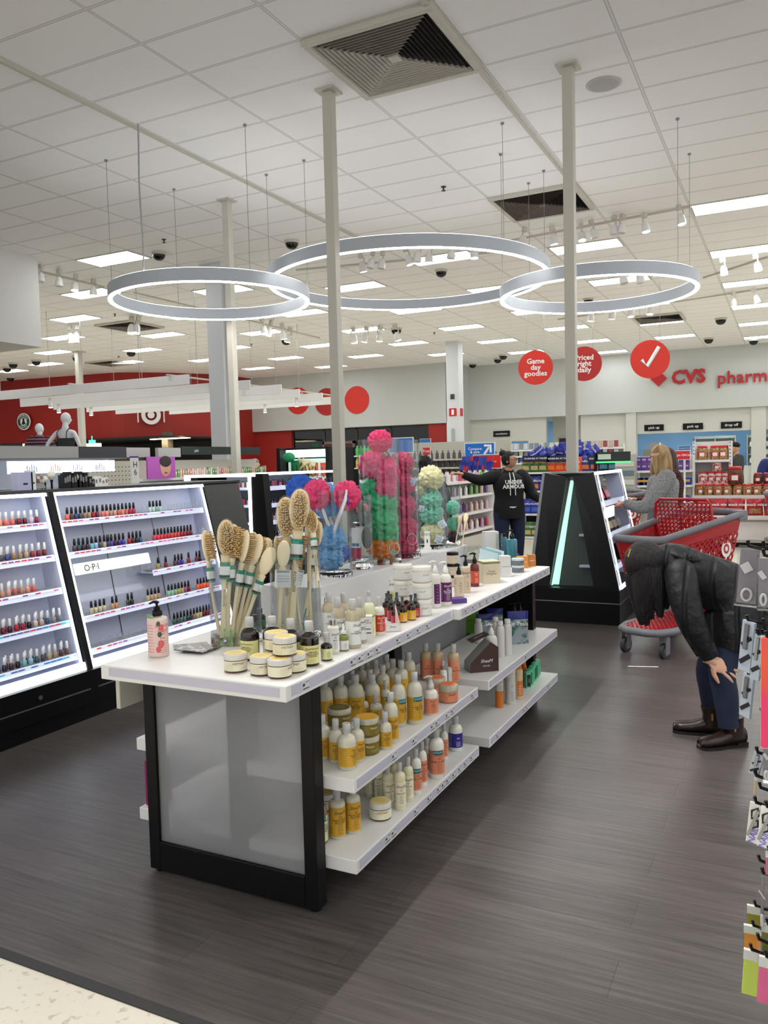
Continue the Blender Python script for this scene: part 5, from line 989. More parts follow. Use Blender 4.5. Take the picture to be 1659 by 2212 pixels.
# ------------------------------------------------------------------ things on the gondola top and the brush wall behind
TOPZ = 1.405
def ontop(px, x=-4.2): d = ray(px, 1050); return CAM+d*(x/d.x)
for i, (px, c, hh, ww, lb) in enumerate([(48, (160, 160, 190), .11, .11, 'iridescent makeup box with oval hole on the gondola top'), (66, (196, 204, 200), .12, .035, 'pale slim box beside the iridescent box')]):
    p = ontop(px); tag(MB().obox((0, 0, hh/2), (.06, ww, hh)).obox((.0305, 0, hh*.35), (.001, ww*.3, .012), m=1).build('makeup_box', [fmat(c, .25, 'carton'), INK], None, (p.x, p.y, TOPZ), 0, .001), lb, 'box')
t = thing('makeup_palette', 'open makeup palette on a tilted stand, on the gondola top', 'makeup palette', tuple(ontop(80))[:2]+(TOPZ,)); MB().obox((0, 0, .05), (.005, .09, .1), Matrix.Rotation(-.5, 3, 'Y')).build('palette', GREY, t); pp_ = MB()
for a in range(3):
    for b_ in range(3): pp_.obox((.006-.02+a*.02*.5+.01, -.025+b_*.025, .03+a*.022), (.003, .02, .018), Matrix.Rotation(-.5, 3, 'Y'), (a+b_) % 2)
pp_.build('pans', [fmat((120, 90, 80), .5, 'pan'), fmat((200, 170, 160), .5, 'pan')], t)
for i, (px, s_) in enumerate([(91, .8), (98, .9), (112, 1.25), (166, 1.0), (186, .9)]):
    p = ontop(px); t = thing('powder_brush', 'makeup brush with pale dome tip, %s from left on the gondola top' % nth(i), 'makeup brush', (p.x, p.y, TOPZ), 0, 'makeup brushes on the gondola top'); t.scale = (s_,)*3
    MB().lathe([(.006, 0), (.005, .03), (.008, .045)], 10).build('handle', BLKPL, t); MB().lathe([(.008, .045), (.02, .06), (.022, .075), (.012, .088), (.001, .092)], 14, cap=False).build('hair_tip', pm('pale_hair', (206, 204, 190), .8), t)
for i, px in enumerate([136, 141, 146, 152, 158, 170, 175, 181, 190, 196, 203, 211, 218, 225]):
    p = ontop(px); h_ = (.085 if i < 8 else .05)+.01*(i % 3); tag(MB().obox((0, 0, h_/2), (.05, .03, h_)).obox((.0255, 0, h_*.6), (.001, .015, h_*.4), m=1).build('brush_case', [BLKPL if i < 10 else PAPER, GREY], None, (p.x, p.y, TOPZ), 0, .0005), 'small %s cosmetic case, %s from the left in the row on the gondola top' % ('black' if i < 10 else 'white', nth(i)), 'cosmetic case', 'cosmetic cases on the gondola top')
t = thing('light_box', 'small glowing white counter light box with a black top at the far left edge', 'light box', (-4.2, 3.12, TOPZ)); MB().box(-.05, .05, -.2, .08, 0, .12).build('lit_body', pm('light_box_glow', (240, 250, 236), .4, emit=1.6), t); MB().box(-.05, .05, -.2, .08, .12, .19).build('black_top', BLKPL, t, bevel=.004)
eu = thing('brush_wall_unit', 'grey makeup tool wall with sign header and lit picture panels at the left', 'shelving unit', (-6.3, 4.7, 0))
def EE(n_, m, mats, bevel=0): return m.build(n_, mats, eu, (6.3, -4.7, 0), 0, bevel)
EE('back_panel', MB().box(-6.35, -6.3, 3.6, 6.25, 0, 1.72), fmat((172, 176, 184), .5)); EE('base', MB().box(-6.3, -5.8, 3.6, 6.25, 0, .25), BLACK); EE('shelf', MB().box(-6.3, -5.9, 3.6, 6.25, 1.2, 1.23), OFFW)
EE('header_sign', MB().box(-6.04, -6.0, 4.6, 5.58, 1.635, 1.742), fmat((176, 176, 174), .5)); EE('header_sign', MB().box(-6.04, -6.0, 5.585, 6.2, 1.635, 1.742), fmat((62, 62, 68), .45)); EE('header_rail', MB().box(-6.3, -6.0, 3.6, 6.2, 1.62, 1.634), GREY)
for i, (a, b_) in enumerate(((4.85, 5.18), (5.19, 5.54), (5.55, 5.80), (5.81, 6.08))):
    m = MB().box(-6.08, -6.05, a, b_, 1.50, 1.61); 
    for k in range(5): m.box(-6.0498, -6.049, b_-.05-k*.025-(.1 if i else 0), b_-.042-k*.025-(.1 if i else 0), 1.51, 1.56+.01*(k % 3), 1)
    EE('lit_picture_panel', m, [pm('picture_glow', (236, 242, 255), .4, emit=1.5), fmat(((60, 100, 130), (240, 170, 90), (190, 200, 220), (80, 100, 130))[i], .5, 'ink')])
for k in range(4): EE('panel_joint', MB().box(-6.3, -6.298, 4.3+.45*k, 4.306+.45*k, 0, 1.6), GREY)
pg = MB().box(-6.3, -6.27, 5.95, 6.6, .9, 1.6); 
for a in range(12):
    for b_ in range(14): pg.box(-6.2699, -6.269, 6.0+.05*a, 6.012+.05*a, .95+.045*b_, .962+.045*b_, 1)
EE('pegboard', pg, [fmat((196, 190, 172), .6), DGREY])
t = thing('aisle_marker', 'white H 6 aisle marker with blue top at the pegboard end', 'aisle sign', (-5.95, 6.25, 1.36)); MB().box(-.01, .01, -.05, .05, 0, .27).text('H\n6', .09, face((.0115, 0, .16), (1, 0, 0)), 1).build('plate', [PAPER, INK], t); MB().box(-.012, .012, -.05, .05, .27, .285).build('blue_cap', fmat((30, 40, 130), .5), t)
MB().box(-.01, .01, -.03, .03, -1.36, 0).build('post', OFFW, t)
su = thing('skincare_unit', 'white shelving unit with lotions and beauty picture beyond the pegboard', 'shelving unit', (-7.4, 7.2, 0)); def_ = lambda n_, m, mats: m.build(n_, mats, su, (7.4, -7.2, 0))
def_('back_panel', MB().box(-7.45, -7.4, 6.6, 10.4, 0, 1.62), OFFW); def_('shelf', MB().box(-7.4, -7.05, 6.6, 10.4, 1.36, 1.39), WHITE); def_('shelf', MB().box(-7.4, -7.05, 6.6, 10.4, 1.0, 1.03), WHITE); def_('base', MB().box(-7.4, -7.05, 6.6, 10.4, 0, .2), WHITE)
def_('dark_header', MB().box(-7.3, -7.25, 8.5, 10.3, 1.69, 1.8).text('pixi', .06, face((-7.245, 8.8, 1.745), (1, 0, 0)), 1), [fmat((34, 44, 42), .5), WINK]); def_('pale_header', MB().box(-7.3, -7.25, 7.0, 7.9, 1.66, 1.78).box(-7.3, -7.25, 8.05, 8.48, 1.66, 1.78), fmat((170, 170, 168), .5))
fp = MB().box(-7.0, -6.98, 7.55, 8.05, 1.39, 1.66).ball((-6.978, 7.87, 1.53), (.002, .1, .12), 16, 12, 1).ball((-6.976, 7.87, 1.6), (.003, .105, .07), 16, 8, 2).ball((-6.974, 7.83, 1.545), (.003, .02, .008), 8, 6, 3).ball((-6.974, 7.91, 1.545), (.003, .02, .008), 8, 6, 3).ball((-6.974, 7.87, 1.46), (.003, .03, .012), 8, 6, 4)
def_('beauty_picture', fp, [fmat((176, 80, 170), .4, 'print'), fmat((206, 156, 132), .4, 'print'), fmat((40, 30, 28), .5, 'print'), fmat((50, 36, 30), .5, 'print'), fmat((170, 60, 70), .5, 'print')])
for i, (yy, h_, r_, c, cap_) in enumerate([(6.75, .16, .05, (222, 222, 216), BLKPL), (6.9, .17, .05, (206, 200, 186), BLKPL), (7.02, .17, .05, (196, 190, 176), BLKPL), (7.15, .16, .05, (226, 222, 214), BLKPL), (7.28, .1, .05, (222, 216, 206), WHITE)]):
    o = product('lotion_dispenser', h_, r_, fmat(c, .3, 'body'), cap_, None, label='lotion dispenser, %s from left, by the aisle marker' % nth(i), capk='pump', sh=.15, cat='pump bottle', group='lotions by the aisle marker'); o.location = (-7.2+.05*(i % 2), yy-.1, 1.39)
for i in range(46):
    yy = 8.1+.048*i; hh = .09+.04*random.random(); c = random.choice([(226, 160, 150), (120, 180, 110), (236, 196, 190), (226, 226, 216), (240, 190, 160), (110, 160, 90), (214, 120, 130)])
    o = MB().obox((0, 0, hh/2), (.03, .034, hh)).obox((.0155, 0, hh*.7), (.0008, .02, hh*.3), m=1).build('skincare_carton', [fmat(c, .4, 'carton'), PAPER], None, (-7.15, yy, 1.39)); tag(o, 'skincare carton, %s from the left in the long shelf row at left' % nth(i), 'box', 'skincare cartons')
# ------------------------------------------------------------------ generic stepped makeup case
def makeup_rows(x0, x1, y0, y1, z, n_, horiz, lbl, grp):
    for i in range(n_):
        t_ = (i+.5)/n_; x = x0+(x1-x0)*t_; y = y0+(y1-y0)*t_; c = random.choice([(20, 20, 22), (24, 20, 22), (120, 50, 60), (190, 150, 130), (40, 30, 32), (180, 60, 90), (60, 40, 40), (200, 190, 180)])
        hh = random.uniform(.045, .09)
        o = MB().obox((0, 0, hh/2), (.022, .022, hh)).obox((0, 0, hh+.006), (.014, .014, .014), m=1).build('cosmetic_item', [fmat(c, .25, 'plastic'), BLKPL], None, (x, y, z), random.random()*.6); tag(o, lbl % nth(i), 'cosmetic', grp)
gm = thing('makeup_gondola', 'black makeup gondola with white lit shelves seen between the brush tubes', 'gondola', (-6, 7.6, 0))
def GM(n_, m, mats, bevel=0): return m.build(n_, mats, gm, (6, -7.6, 0), 0, bevel)
GM('body', MB().box(-6.5, -5.95, 7.75, 9.6, .1, 1.40), BLACK); GM('plinth', MB().box(-6.6, -5.3, 7.6, 9.6, 0, .3), BLACK)
GM('end_frame', MB().box(-6.42, -5.40, 7.55, 7.62, 1.395, 1.425).box(-6.42, -6.38, 7.55, 7.62, .4, 1.42).box(-5.5, -5.46, 7.55, 7.62, .4, 1.42), CGL); GM('side_panel', MB().prism([(-5.46, 7.56, .3), (-5.46, 7.56, 1.425), (-5.30, 7.56, 1.425), (-5.22, 7.56, .3)], (0, .12, 0)), BLACK); GM('end_back', MB().box(-6.38, -5.5, 7.75, 7.77, .4, 1.39), fmat((60, 62, 66), .4))
for z in (1.27, 1.07, .87, .67, .47):
    GM('end_shelf', MB().box(-6.38, -5.5, 7.6, 7.75, z-.03, z-.005), STRIPL); s = (z-.3)*.1
    GM('side_shelf', MB().box(-5.95, -5.42, 7.7, 9.55, z-.03, z-.01).box(-5.42, -5.41, 7.7, 9.55, z-.045, z+.005), STRIPL)
    makeup_rows(-6.33, -5.55, 7.66, 7.66, z-.005, 12, 1, 'cosmetic item, %s from left, '+{1.27: 'top', 1.07: 'second', .87: 'third', .67: 'fourth', .47: 'fifth'}[z]+' end shelf of makeup gondola', 'cosmetics on the gondola end')
    makeup_rows(-5.5, -5.5, 7.78, 9.5, z-.01, 34, 0, 'cosmetic item, %s from near, '+{1.27: 'top', 1.07: 'second', .87: 'third', .67: 'fourth', .47: 'fifth'}[z]+' side shelf of makeup gondola', 'cosmetics on the gondola side')
GM('top_light', MB().box(-5.95, -5.44, 7.65, 9.55, 1.405, 1.43), CGL)
# lit header end unit with brush sets
hu = thing('lit_header_unit', 'black end unit with glowing blank header holding gold brush sets', 'end cap', (-6.2, 10, 0))
def HU(n_, m, mats, bevel=0): return m.build(n_, mats, hu, (6.2, -10, 0), 0, bevel)
HU('body', MB().box(-6.62, -5.74, 10.0, 10.5, 0, 1.76).box(-6.62, -6.56, 9.8, 10.0, .3, 1.76).box(-5.80, -5.74, 9.8, 10.0, .3, 1.76).box(-6.62, -5.74, 9.75, 10.0, 1.27, 1.30), BLACK, .003); HU('header_glow', MB().box(-6.54, -5.82, 9.93, 9.99, 1.62, 1.73), pm('mint_header_glow', (206, 240, 226), .4, emit=1.3)); HU('lit_back', MB().box(-6.54, -5.82, 9.985, 9.995, 1.31, 1.6), pm('dim_glow_panel', (200, 220, 214), .4, emit=.35))
GOLD = fmat((206, 168, 84), .3, 'foil', metal=.4); mottle(GOLD, (240, 226, 180), 30, .5, .6)
def hang(x, y, z, w_, h_, c, c2, label, g, n_='brush_set', rot=0):
    o = MB().obox((0, 0, 0), (w_, .02, h_)).obox((0, -.011, h_*.38), (w_*.95, .002, h_*.2), m=1).obox((0, -.011, -.1*h_), (w_*.12, .003, h_*.6), m=1).obox((w_*.25, -.011, -.1*h_), (w_*.1, .003, h_*.6), m=2).obox((-w_*.25, -.011, -.1*h_), (w_*.1, .003, h_*.6), m=2).build(n_, [c, c2, INK], None, (x, y, z)); o.rotation_euler.y = rot; return tag(o, label, 'package', g)
for i, (px, c, rot) in enumerate([(645, GOLD, .45), (660, GOLD, -.1), (672, GOLD, .3), (655, GOLD, .7), (667, GOLD, -.3)]):
    p = aty(px, 1010+3*(i % 3), 9.85); hang(p.x, 9.88-.015*i, p.z+.02, .12, .2, c, fmat((232, 224, 196), .4, 'card'), 'gold makeup brush set, %s from left under the glowing header' % nth(i), 'gold brush sets', rot=rot)
for i, px in enumerate((678, 700)):
    p = aty(px, 1014, 9.85); hang(p.x, 9.86, p.z, .12, .19, fmat((206, 120, 96), .4, 'pack'), fmat((222, 74, 50), .4, 'card'), 'pink makeup brush set with red card, %s' % ('left', 'right')[i], 'pink brush sets')
hang(aty(634, 1010, 9.7).x, 9.745, aty(623, 1012, 9.7).z, .13, .22, fmat((12, 120, 74), .4, 'bag'), fmat((12, 120, 74), .4, 'bag'), 'green drawstring pack hung at the left of the gold brush sets', None, 'green_pack'); o = tag(MB().ball((0, 0, 0), (.1, .05, .07), 16, 10).build('green_bag', fmat((10, 128, 76), .5, 'bag')), 'crumpled green bag above the green pack', 'bag'); o.location = aty(624, 988, 9.7)
# ------------------------------------------------------------------ tall A-frame display on the right
tw = thing('a_frame_display', 'tall black A-frame display with a mint lit triangle and lit case on its right side', 'display', (-1.77, 7.4, 0))
def TW(n_, m, mats, bevel=0): return m.build(n_, mats, tw, (1.77, -7.4, 0), 0, bevel)
TW('plinth', MB().box(-2.18, -1.35, 7.36, 8.75, .0, .32), BLACK, .003); TW('trim_line', MB().box(-2.181, -1.349, 7.355, 7.36, .195, .203).box(-1.35, -1.346, 7.36, 8.75, .195, .203), STEEL)
TW('left_panel', MB().prism([(-2.17, 7.4, .32), (-2.0, 7.4, .32), (-1.825, 7.4, 1.34), (-2.02, 7.38, 1.385)], (0, .06, 0)), GLB, .002); TW('right_panel', MB().prism([(-1.585, 7.4, .32), (-1.36, 7.4, .32), (-1.575, 7.38, 1.385), (-1.77, 7.4, 1.34)], (0, .06, 0)), GLB, .002)
mg = pm('mint_light_strip', (170, 226, 200), .4, emit=.75); TW('light_strip', MB().prism([(-1.99, 7.44, .33), (-1.983, 7.44, .33), (-1.793, 7.44, 1.31), (-1.80, 7.44, 1.31)], (0, .075, 0)).prism([(-1.99, 7.505, .33), (-1.935, 7.505, .33), (-1.785, 7.505, 1.30), (-1.80, 7.505, 1.31)], (0, .006, 0)), mg)
TW('recess_panel', MB().prism([(-2.0, 7.52, .32), (-1.585, 7.58, .32), (-1.785, 7.52, 1.34)], (0, .01, 0)), pm('recess_grey', (70, 78, 76), .4)); TW('left_edge', MB().prism([(-2.20, 7.38, .32), (-2.17, 7.38, .32), (-2.02, 7.38, 1.385), (-2.045, 7.38, 1.385)], (0, 1.25, 0)), fmat((150, 152, 156), .4), .001)
TW('top_cap', MB().box(-2.02, -1.575, 7.46, 8.62, 1.34, 1.375), BLACK); TW('spine', MB().box(-1.84, -1.74, 7.6, 8.6, .3, 1.36), fmat((196, 206, 220), .4))
def tx(z): return -1.355-.215*(z-.32)/1.065
c = MB()
for (za, zb) in ((.32, .34), (1.36, 1.385)): c.prism([(tx(za)+.01, 7.46, za), (tx(zb)+.01, 7.46, zb), (tx(zb)-.02, 7.46, zb), (tx(za)-.02, 7.46, za)], (0, 1.2, 0))
for ya in (7.46, 8.63): c.prism([(tx(.32)+.01, ya, .32), (tx(1.385)+.01, ya, 1.385), (tx(1.385)-.0, ya, 1.385), (tx(.32)-.0, ya, .32)], (0, .022, 0))
TW('glow_frame', c, CGL); TW('case_liner', MB().prism([(tx(.32)-.3, 8.6, .32), (tx(.32)-.01, 8.6, .32), (tx(1.36)-.01, 8.6, 1.36), (tx(1.36)-.15, 8.6, 1.36)], (0, .02, 0)), CASEW)
for z in (1.11, .82, .53):
    TW('shelf', MB().box(-1.74, tx(z)-.02, 7.5, 8.6, z-.03, z-.01), CASEW); TW('shelf_light_strip', MB().box(tx(z)-.02, tx(z)-.01, 7.5, 8.6, z-.05, z+.002), STRIPL)
TW('blank_sign', MB().box(tx(1.0)-.03, tx(1.0)-.015, 7.55, 7.98, .95, 1.05), pm('blank_glow', (230, 240, 226), .4, emit=1.0))
for i, (y, z, c_, c2) in enumerate([(7.75, 1.1, (226, 110, 140), 'pink'), (8.0, 1.1, (230, 130, 150), 'pink'), (7.62, .81, (30, 30, 32), 'black'), (7.85, .81, (190, 170, 130), 'gold'), (8.05, .81, (24, 24, 26), 'black'), (8.25, .81, (26, 26, 30), 'black'), (7.7, .52, (20, 20, 22), 'black'), (8.1, .52, (20, 20, 22), 'black')]):
    o = MB().prism([(-.09, -.08, 0), (.02, -.08, 0), (-.05, -.08, .16), (-.09, -.08, .16)], (0, .16, 0)).build('display_tray', BLKPL); tag(o, '%s cosmetics tray, %s from the near top of the A-frame case' % (c2, nth(i)), 'tray', 'trays in the A-frame case'); o.location = (tx(z)-.06, y, z-.01)
    for k in range(4):
        q = MB().obox((0, 0, .035), (.012, .03, .07)).build('cosmetic_pack', fmat(c_ if c2 != 'black' else (170, 160, 150), .4, 'pack'), None, (tx(z)-.055-.0, y-.06+.04*k, z+.03)); q.rotation_euler.y = -.4; tag(q, 'small cosmetic pack leaning on the %s tray, %s pack from near' % (nth(i), nth(k)), 'cosmetic', 'packs in the A-frame case')
ds = thing('small_screen_sign', 'small dark sign with green strip clipped on the A-frame top', 'sign', (-1.62, 7.9, 1.375)); MB().box(-.06, -.03, -.01, .01, 0, .18).build('post', BLKPL, ds); MB().box(-.04, .28, -.01, .01, .1, .19).build('panel', fmat((34, 40, 38), .4), ds); MB().box(-.04, .28, -.012, .012, .085, .1).build('green_strip', pm('green_glow', (60, 220, 110), .4, emit=1.0), ds); MB().box(-.02, .1, -.0125, -.0105, .12, .17).build('panel_print', fmat((200, 226, 196), .5, 'ink'), ds)
# ------------------------------------------------------------------ peg rack at right edge with nail tools
rk = thing('peg_rack', 'black peg rack cut off by the right edge of the photo', 'peg rack', (.25, 1.7, 0)); MB().box(.18, .24, -.5, .6, 0, 1.55).box(.0, .24, -.5, .6, 0, .1).build('rack_back', BLACK, rk)
def hook(px, py, d, h_=.28):
    p = atd(px, py, d); q = p-rk.location; MB().tube([(.19, q.y, q.z), (q.x+.02, q.y, q.z), (q.x+.003, q.y, q.z+.004), (q.x, q.y, q.z+.015)], .0035, 8).build('hook', BLKPL, rk)
for px, py, d in [(1648, 1185, 1.6), (1650, 1330, 1.55), (1648, 1352, 1.6), (1646, 1375, 1.65), (1644, 1545, 1.6), (1640, 1705, 1.6), (1638, 1862, 1.6), (1636, 2032, 1.55)]: hook(px, py, d)
CARD = PAPER
def pack(px0, py0, px1, py1, d, label, fn, grp=None, rot=0, nm='nail_tool_pack', th=.008, ry=0):
    a = atd(px0, py0, d); b_ = atd(px1, py1, d); c_ = (a+b_)/2; w_ = abs(px1-px0)*d/F; h_ = abs(py1-py0)*d/F
    t = thing(nm, label, 'package', c_, 0, grp); t.rotation_euler = (0, ry, rot+math.atan2(-c_.x, c_.y)); fn(t, w_, h_, th); hook((px0+px1)/2-1, py0+4, d-.004); return t
FILM = ACRYL
def f_box(t, w_, h_, th): MB().obox((0, 0, 0), (w_, .025, h_)).build('clear_box', FILM, t, bevel=.002); m = MB().obox((0, 0, 0), (w_*.8, .004, h_*.9), m=0).obox((-.1*w_, -.007, .15*h_), (w_*.4, .001, h_*.16), Matrix.Rotation(-.6, 3, 'Y'), 1).tube([(.2*w_*math.cos(a*.4)+.0, -.008, -.3*h_+.1*h_*math.sin(a*.4)) for a in range(17)], .0025, 6, 1); m.build('insert', [fmat((128, 120, 128), .4, 'card'), fmat((206, 200, 206), .3, 'plastic')], t)
def f_stripe(t, w_, h_, th): MB().obox((0, 0, 0), (w_, .006, h_)).obox((0, -.004, -.25*h_), (w_*1.0, .001, h_*.09), Matrix.Rotation(-.7, 3, 'Y'), 1).obox((0, -.004, .1*h_), (w_*1.0, .001, h_*.07), Matrix.Rotation(-.7, 3, 'Y'), 1).build('card', [fmat((176, 186, 200), .35, 'card'), INK], t); MB().obox((0, -.006, .2*h_), (w_*.3, .006, h_*.5)).build('metal_tool', STEEL, t)
def f_red(t, w_, h_, th): MB().obox((0, 0, 0), (w_, .006, h_)).build('nail_file', mottle(pm('red_file', (240, 90, 60), .4), (240, 60, 110), 3, .45, .55, (1, 1, 1)), t, bevel=.002); MB().obox((0, .005, 0), (w_*1.1, .001, h_*1.03)).build('card', PAPER, t)
def f_nail(t, w_, h_, th):
    MB().obox((0, 0, 0), (w_, .006, h_)).text('NAIL', h_*.2, face((.0, -.0038, -.3*h_), (0, -1, 0), (-1, 0, .2)), 1, bold=.02).tube([(-.25*w_, -.004, .1*h_), (.2*w_, -.004, .22*h_), (.1*w_, -.004, .4*h_), (-.3*w_, -.004, .3*h_)], .0022, 6, 2, closed=True).tube([(-.25*w_, -.004, -.15*h_), (.25*w_, -.004, -.05*h_), (.2*w_, -.004, .1*h_), (-.1*w_, -.004, .05*h_)], .0022, 6, 2, closed=True).build('card', [PAPER, fmat((130, 120, 210), .5, 'ink'), INK], t)
    MB().obox((-.1*w_, -.006, .02*h_), (w_*.22, .006, h_*.7), Matrix.Rotation(.25, 3, 'Y')).build('clipper', STEEL, t)
def f_file(c):
    def g_(t, w_, h_, th): MB().obox((0, 0, -.08*h_), (w_*.92, .008, h_*.8)).build('buffer_block', fmat(c, .6, 'foam'), t, bevel=.001); MB().obox((0, -.001, .4*h_), (w_, .009, h_*.2)).build('paper_top', PAPER, t); MB().obox((.02*w_, -.007, .0), (w_*1.1, .002, h_*1.04)).build('film', FILM, t)
    return g_
pack(1592, 1180, 1640, 1310, 1.55, 'clear box with grey patterned nail tools at the upper right edge', f_box, ry=.08); pack(1636, 1200, 1662, 1318, 1.5, 'second clear box cut by the right edge near the top', f_box)
pack(1598, 1340, 1630, 1452, 1.7, 'pale striped nail tool card hanging tilted, upper one', f_stripe, 'striped nail tool cards', -.75, ry=.12); pack(1600, 1455, 1628, 1550, 1.75, 'pale striped nail tool card hanging tilted, lower one', f_stripe, 'striped nail tool cards', -.75, ry=.12); pack(1626, 1370, 1646, 1470, 1.65, 'narrow pale nail tool card beside the red file', f_stripe, 'striped nail tool cards', -.5, ry=.12)
pack(1645, 1376, 1664, 1618, 1.5, 'tall red and pink nail file at the right edge', f_red, nm='nail_file_pack'); pack(1624, 1625, 1645, 1675, 1.6, 'short lilac clear pack above the wooden sticks', f_stripe, rot=-.4, ry=.25); pack(1648, 1600, 1664, 1690, 1.55, 'clear bottle pack at right edge below the red file', f_box); pack(1628, 1675, 1634, 1718, 1.6, 'thin wooden cuticle sticks in a clear sleeve', f_file((214, 182, 140)), nm='cuticle_stick_pack', ry=.05)
pack(1617, 1733, 1645, 1822, 1.6, 'white NAIL clipper card, left of the two', f_nail, 'clipper cards', -.2, ry=.1); pack(1641, 1742, 1668, 1832, 1.55, 'white NAIL clipper card cut off by the right edge', f_nail, 'clipper cards', -.2, ry=.1)
pack(1643, 1885, 1650, 2010, 1.6, 'narrow clear blister pack above the coloured buffers', f_box); pack(1654, 1840, 1668, 1890, 1.55, 'pink pack tip at the right edge', f_file((214, 90, 130)))
pack(1615, 1955, 1645, 2040, 1.75, 'olive nail buffer with white paper top, rear', f_file((150, 150, 40)), 'nail buffers'); pack(1608, 1998, 1643, 2080, 1.68, 'orange nail buffer in clear film', f_file((240, 150, 60)), 'nail buffers'); pack(1605, 2050, 1638, 2152, 1.6, 'lime yellow nail buffer at the front', f_file((206, 224, 70)), 'nail buffers', ry=.06); pack(1638, 2065, 1668, 2170, 1.52, 'pink nail buffer cut by the right edge', f_file((240, 80, 150)), 'nail buffers', ry=.06)
pack(1646, 1995, 1668, 2075, 1.6, 'olive nail buffer above the pink one', f_file((120, 130, 40)), 'nail buffers')
# ================================================================== PEOPLE
def skin(J, E, name, subdiv=2, flat=None):
    """J: {joint: (pos, rx, ry)}; grows one smooth tapering surface over the joints"""
    ks = list(J); me = bpy.data.meshes.new(name); me.from_pydata([Vector(J[k][0]) for k in ks], [(ks.index(a), ks.index(b_)) for a, b_ in E], [])
    o = bpy.data.objects.new(name, me); COL.objects.link(o); o.modifiers.new('s', 'SKIN')
    sv = me.skin_vertices[0].data
    for i, k in enumerate(ks):
        r = J[k][1:]; sv[i].radius = (r[0], r[-1]); sv[i].use_root = i == 0
    u = o.modifiers.new('u', 'SUBSURF'); u.levels = subdiv; u.render_levels = subdiv
    m2 = bpy.data.meshes.new_from_object(o.evaluated_get(bpy.context.evaluated_depsgraph_get()))
    bpy.data.objects.remove(o); bpy.data.meshes.remove(me)
    for p in m2.polygons: p.use_smooth = True; p.material_index = 0
    return m2
def limb(mb, pts, rs, m=0, flat=1.0, up=None, seg=20, n=5, ends=True):
    P_ = [Vector(p) for p in pts]; Q = []; RR = []; N_ = len(P_)
    for i in range(N_-1):
        a, b_, c, d = P_[max(i-1, 0)], P_[i], P_[i+1], P_[min(i+2, N_-1)]; ra, rb, rc, rd = rs[max(i-1, 0)], rs[i], rs[i+1], rs[min(i+2, N_-1)]
        for k in range(n):
            t = k/n; h = lambda w, x, y, z: .5*((2*x)+(-w+y)*t+(2*w-5*x+4*y-z)*t*t+(-w+3*x-3*y+z)*t**3)
            Q.append(h(a, b_, c, d)); RR.append(h(ra, rb, rc, rd))
    Q.append(P_[-1]); RR.append(rs[-1]); mb.tube(Q, RR, seg, m, flat=flat, up=up)
    if ends: mb.ball(P_[0], rs[0]*.99, seg, 10, m)
    return mb
SKIN1 = pm('skin_light', (222, 172, 146), .5); SKIN2 = pm('skin_tan', (190, 136, 104), .5); MANQ = pm('mannequin_white', (232, 232, 236), .3)
DENIM = pm('dark_denim', (20, 28, 50), .8); bumpy(DENIM, 60, .3, (1, 1, 1), 4, .002); mottle(DENIM, (30, 42, 70), 7, .3, .7)
QUILT = pm('black_quilted_nylon', (10, 11, 15), .6)
n, l, b = nodes(QUILT); tcq = n.new('ShaderNodeTexCoord'); mq = n.new('ShaderNodeMapping'); mq.inputs['Rotation'].default_value = (0, 0, 0); wq = n.new('ShaderNodeTexWave'); wq.bands_direction = 'X'; wq.wave_profile = 'SIN'; wq.inputs['Scale'].default_value = 2.7; wq.inputs['Distortion'].default_value = 1.2; wq.inputs['Detail'].default_value = 1
rq = n.new('ShaderNodeValToRGB'); rq.color_ramp.elements[0].position = 0; rq.color_ramp.elements[1].position = .16; nq = n.new('ShaderNodeTexNoise'); nq.inputs['Scale'].default_value = 16; aq = n.new('ShaderNodeMath'); aq.operation = 'MULTIPLY_ADD'; aq.inputs[1].default_value = .5
bq = n.new('ShaderNodeBump'); bq.inputs['Strength'].default_value = 1; bq.inputs['Distance'].default_value = .03
l.new(tcq.outputs['Object'], mq.inputs[0]); l.new(mq.outputs[0], wq.inputs['Vector']); l.new(wq.outputs[0], rq.inputs[0]); l.new(tcq.outputs['Object'], nq.inputs['Vector']); l.new(nq.outputs[0], aq.inputs[0]); l.new(rq.outputs[0], aq.inputs[2]); l.new(aq.outputs[0], bq.inputs['Height']); l.new(bq.outputs[0], b.inputs['Normal'])
HAIRB = pm('black_hair', (20, 16, 17), .6); bumpy(HAIRB, 22, 1, (4, 4, .4), 6, .02)
HAIRD = pm('blonde_hair', (134, 104, 66), .45); mottle(HAIRD, (188, 158, 108), 6, .35, .65, (5, 5, .7)); bumpy(HAIRD, 30, .8, (4, 4, .5), 6, .006)
HAIRN = pm('brown_hair', (66, 40, 26), .5); bumpy(HAIRN, 30, .8, (4, 4, .5), 6, .006)
EYEW = pm('eye_white', (230, 228, 224), .2); LIP = pm('lips', (170, 90, 84), .5)
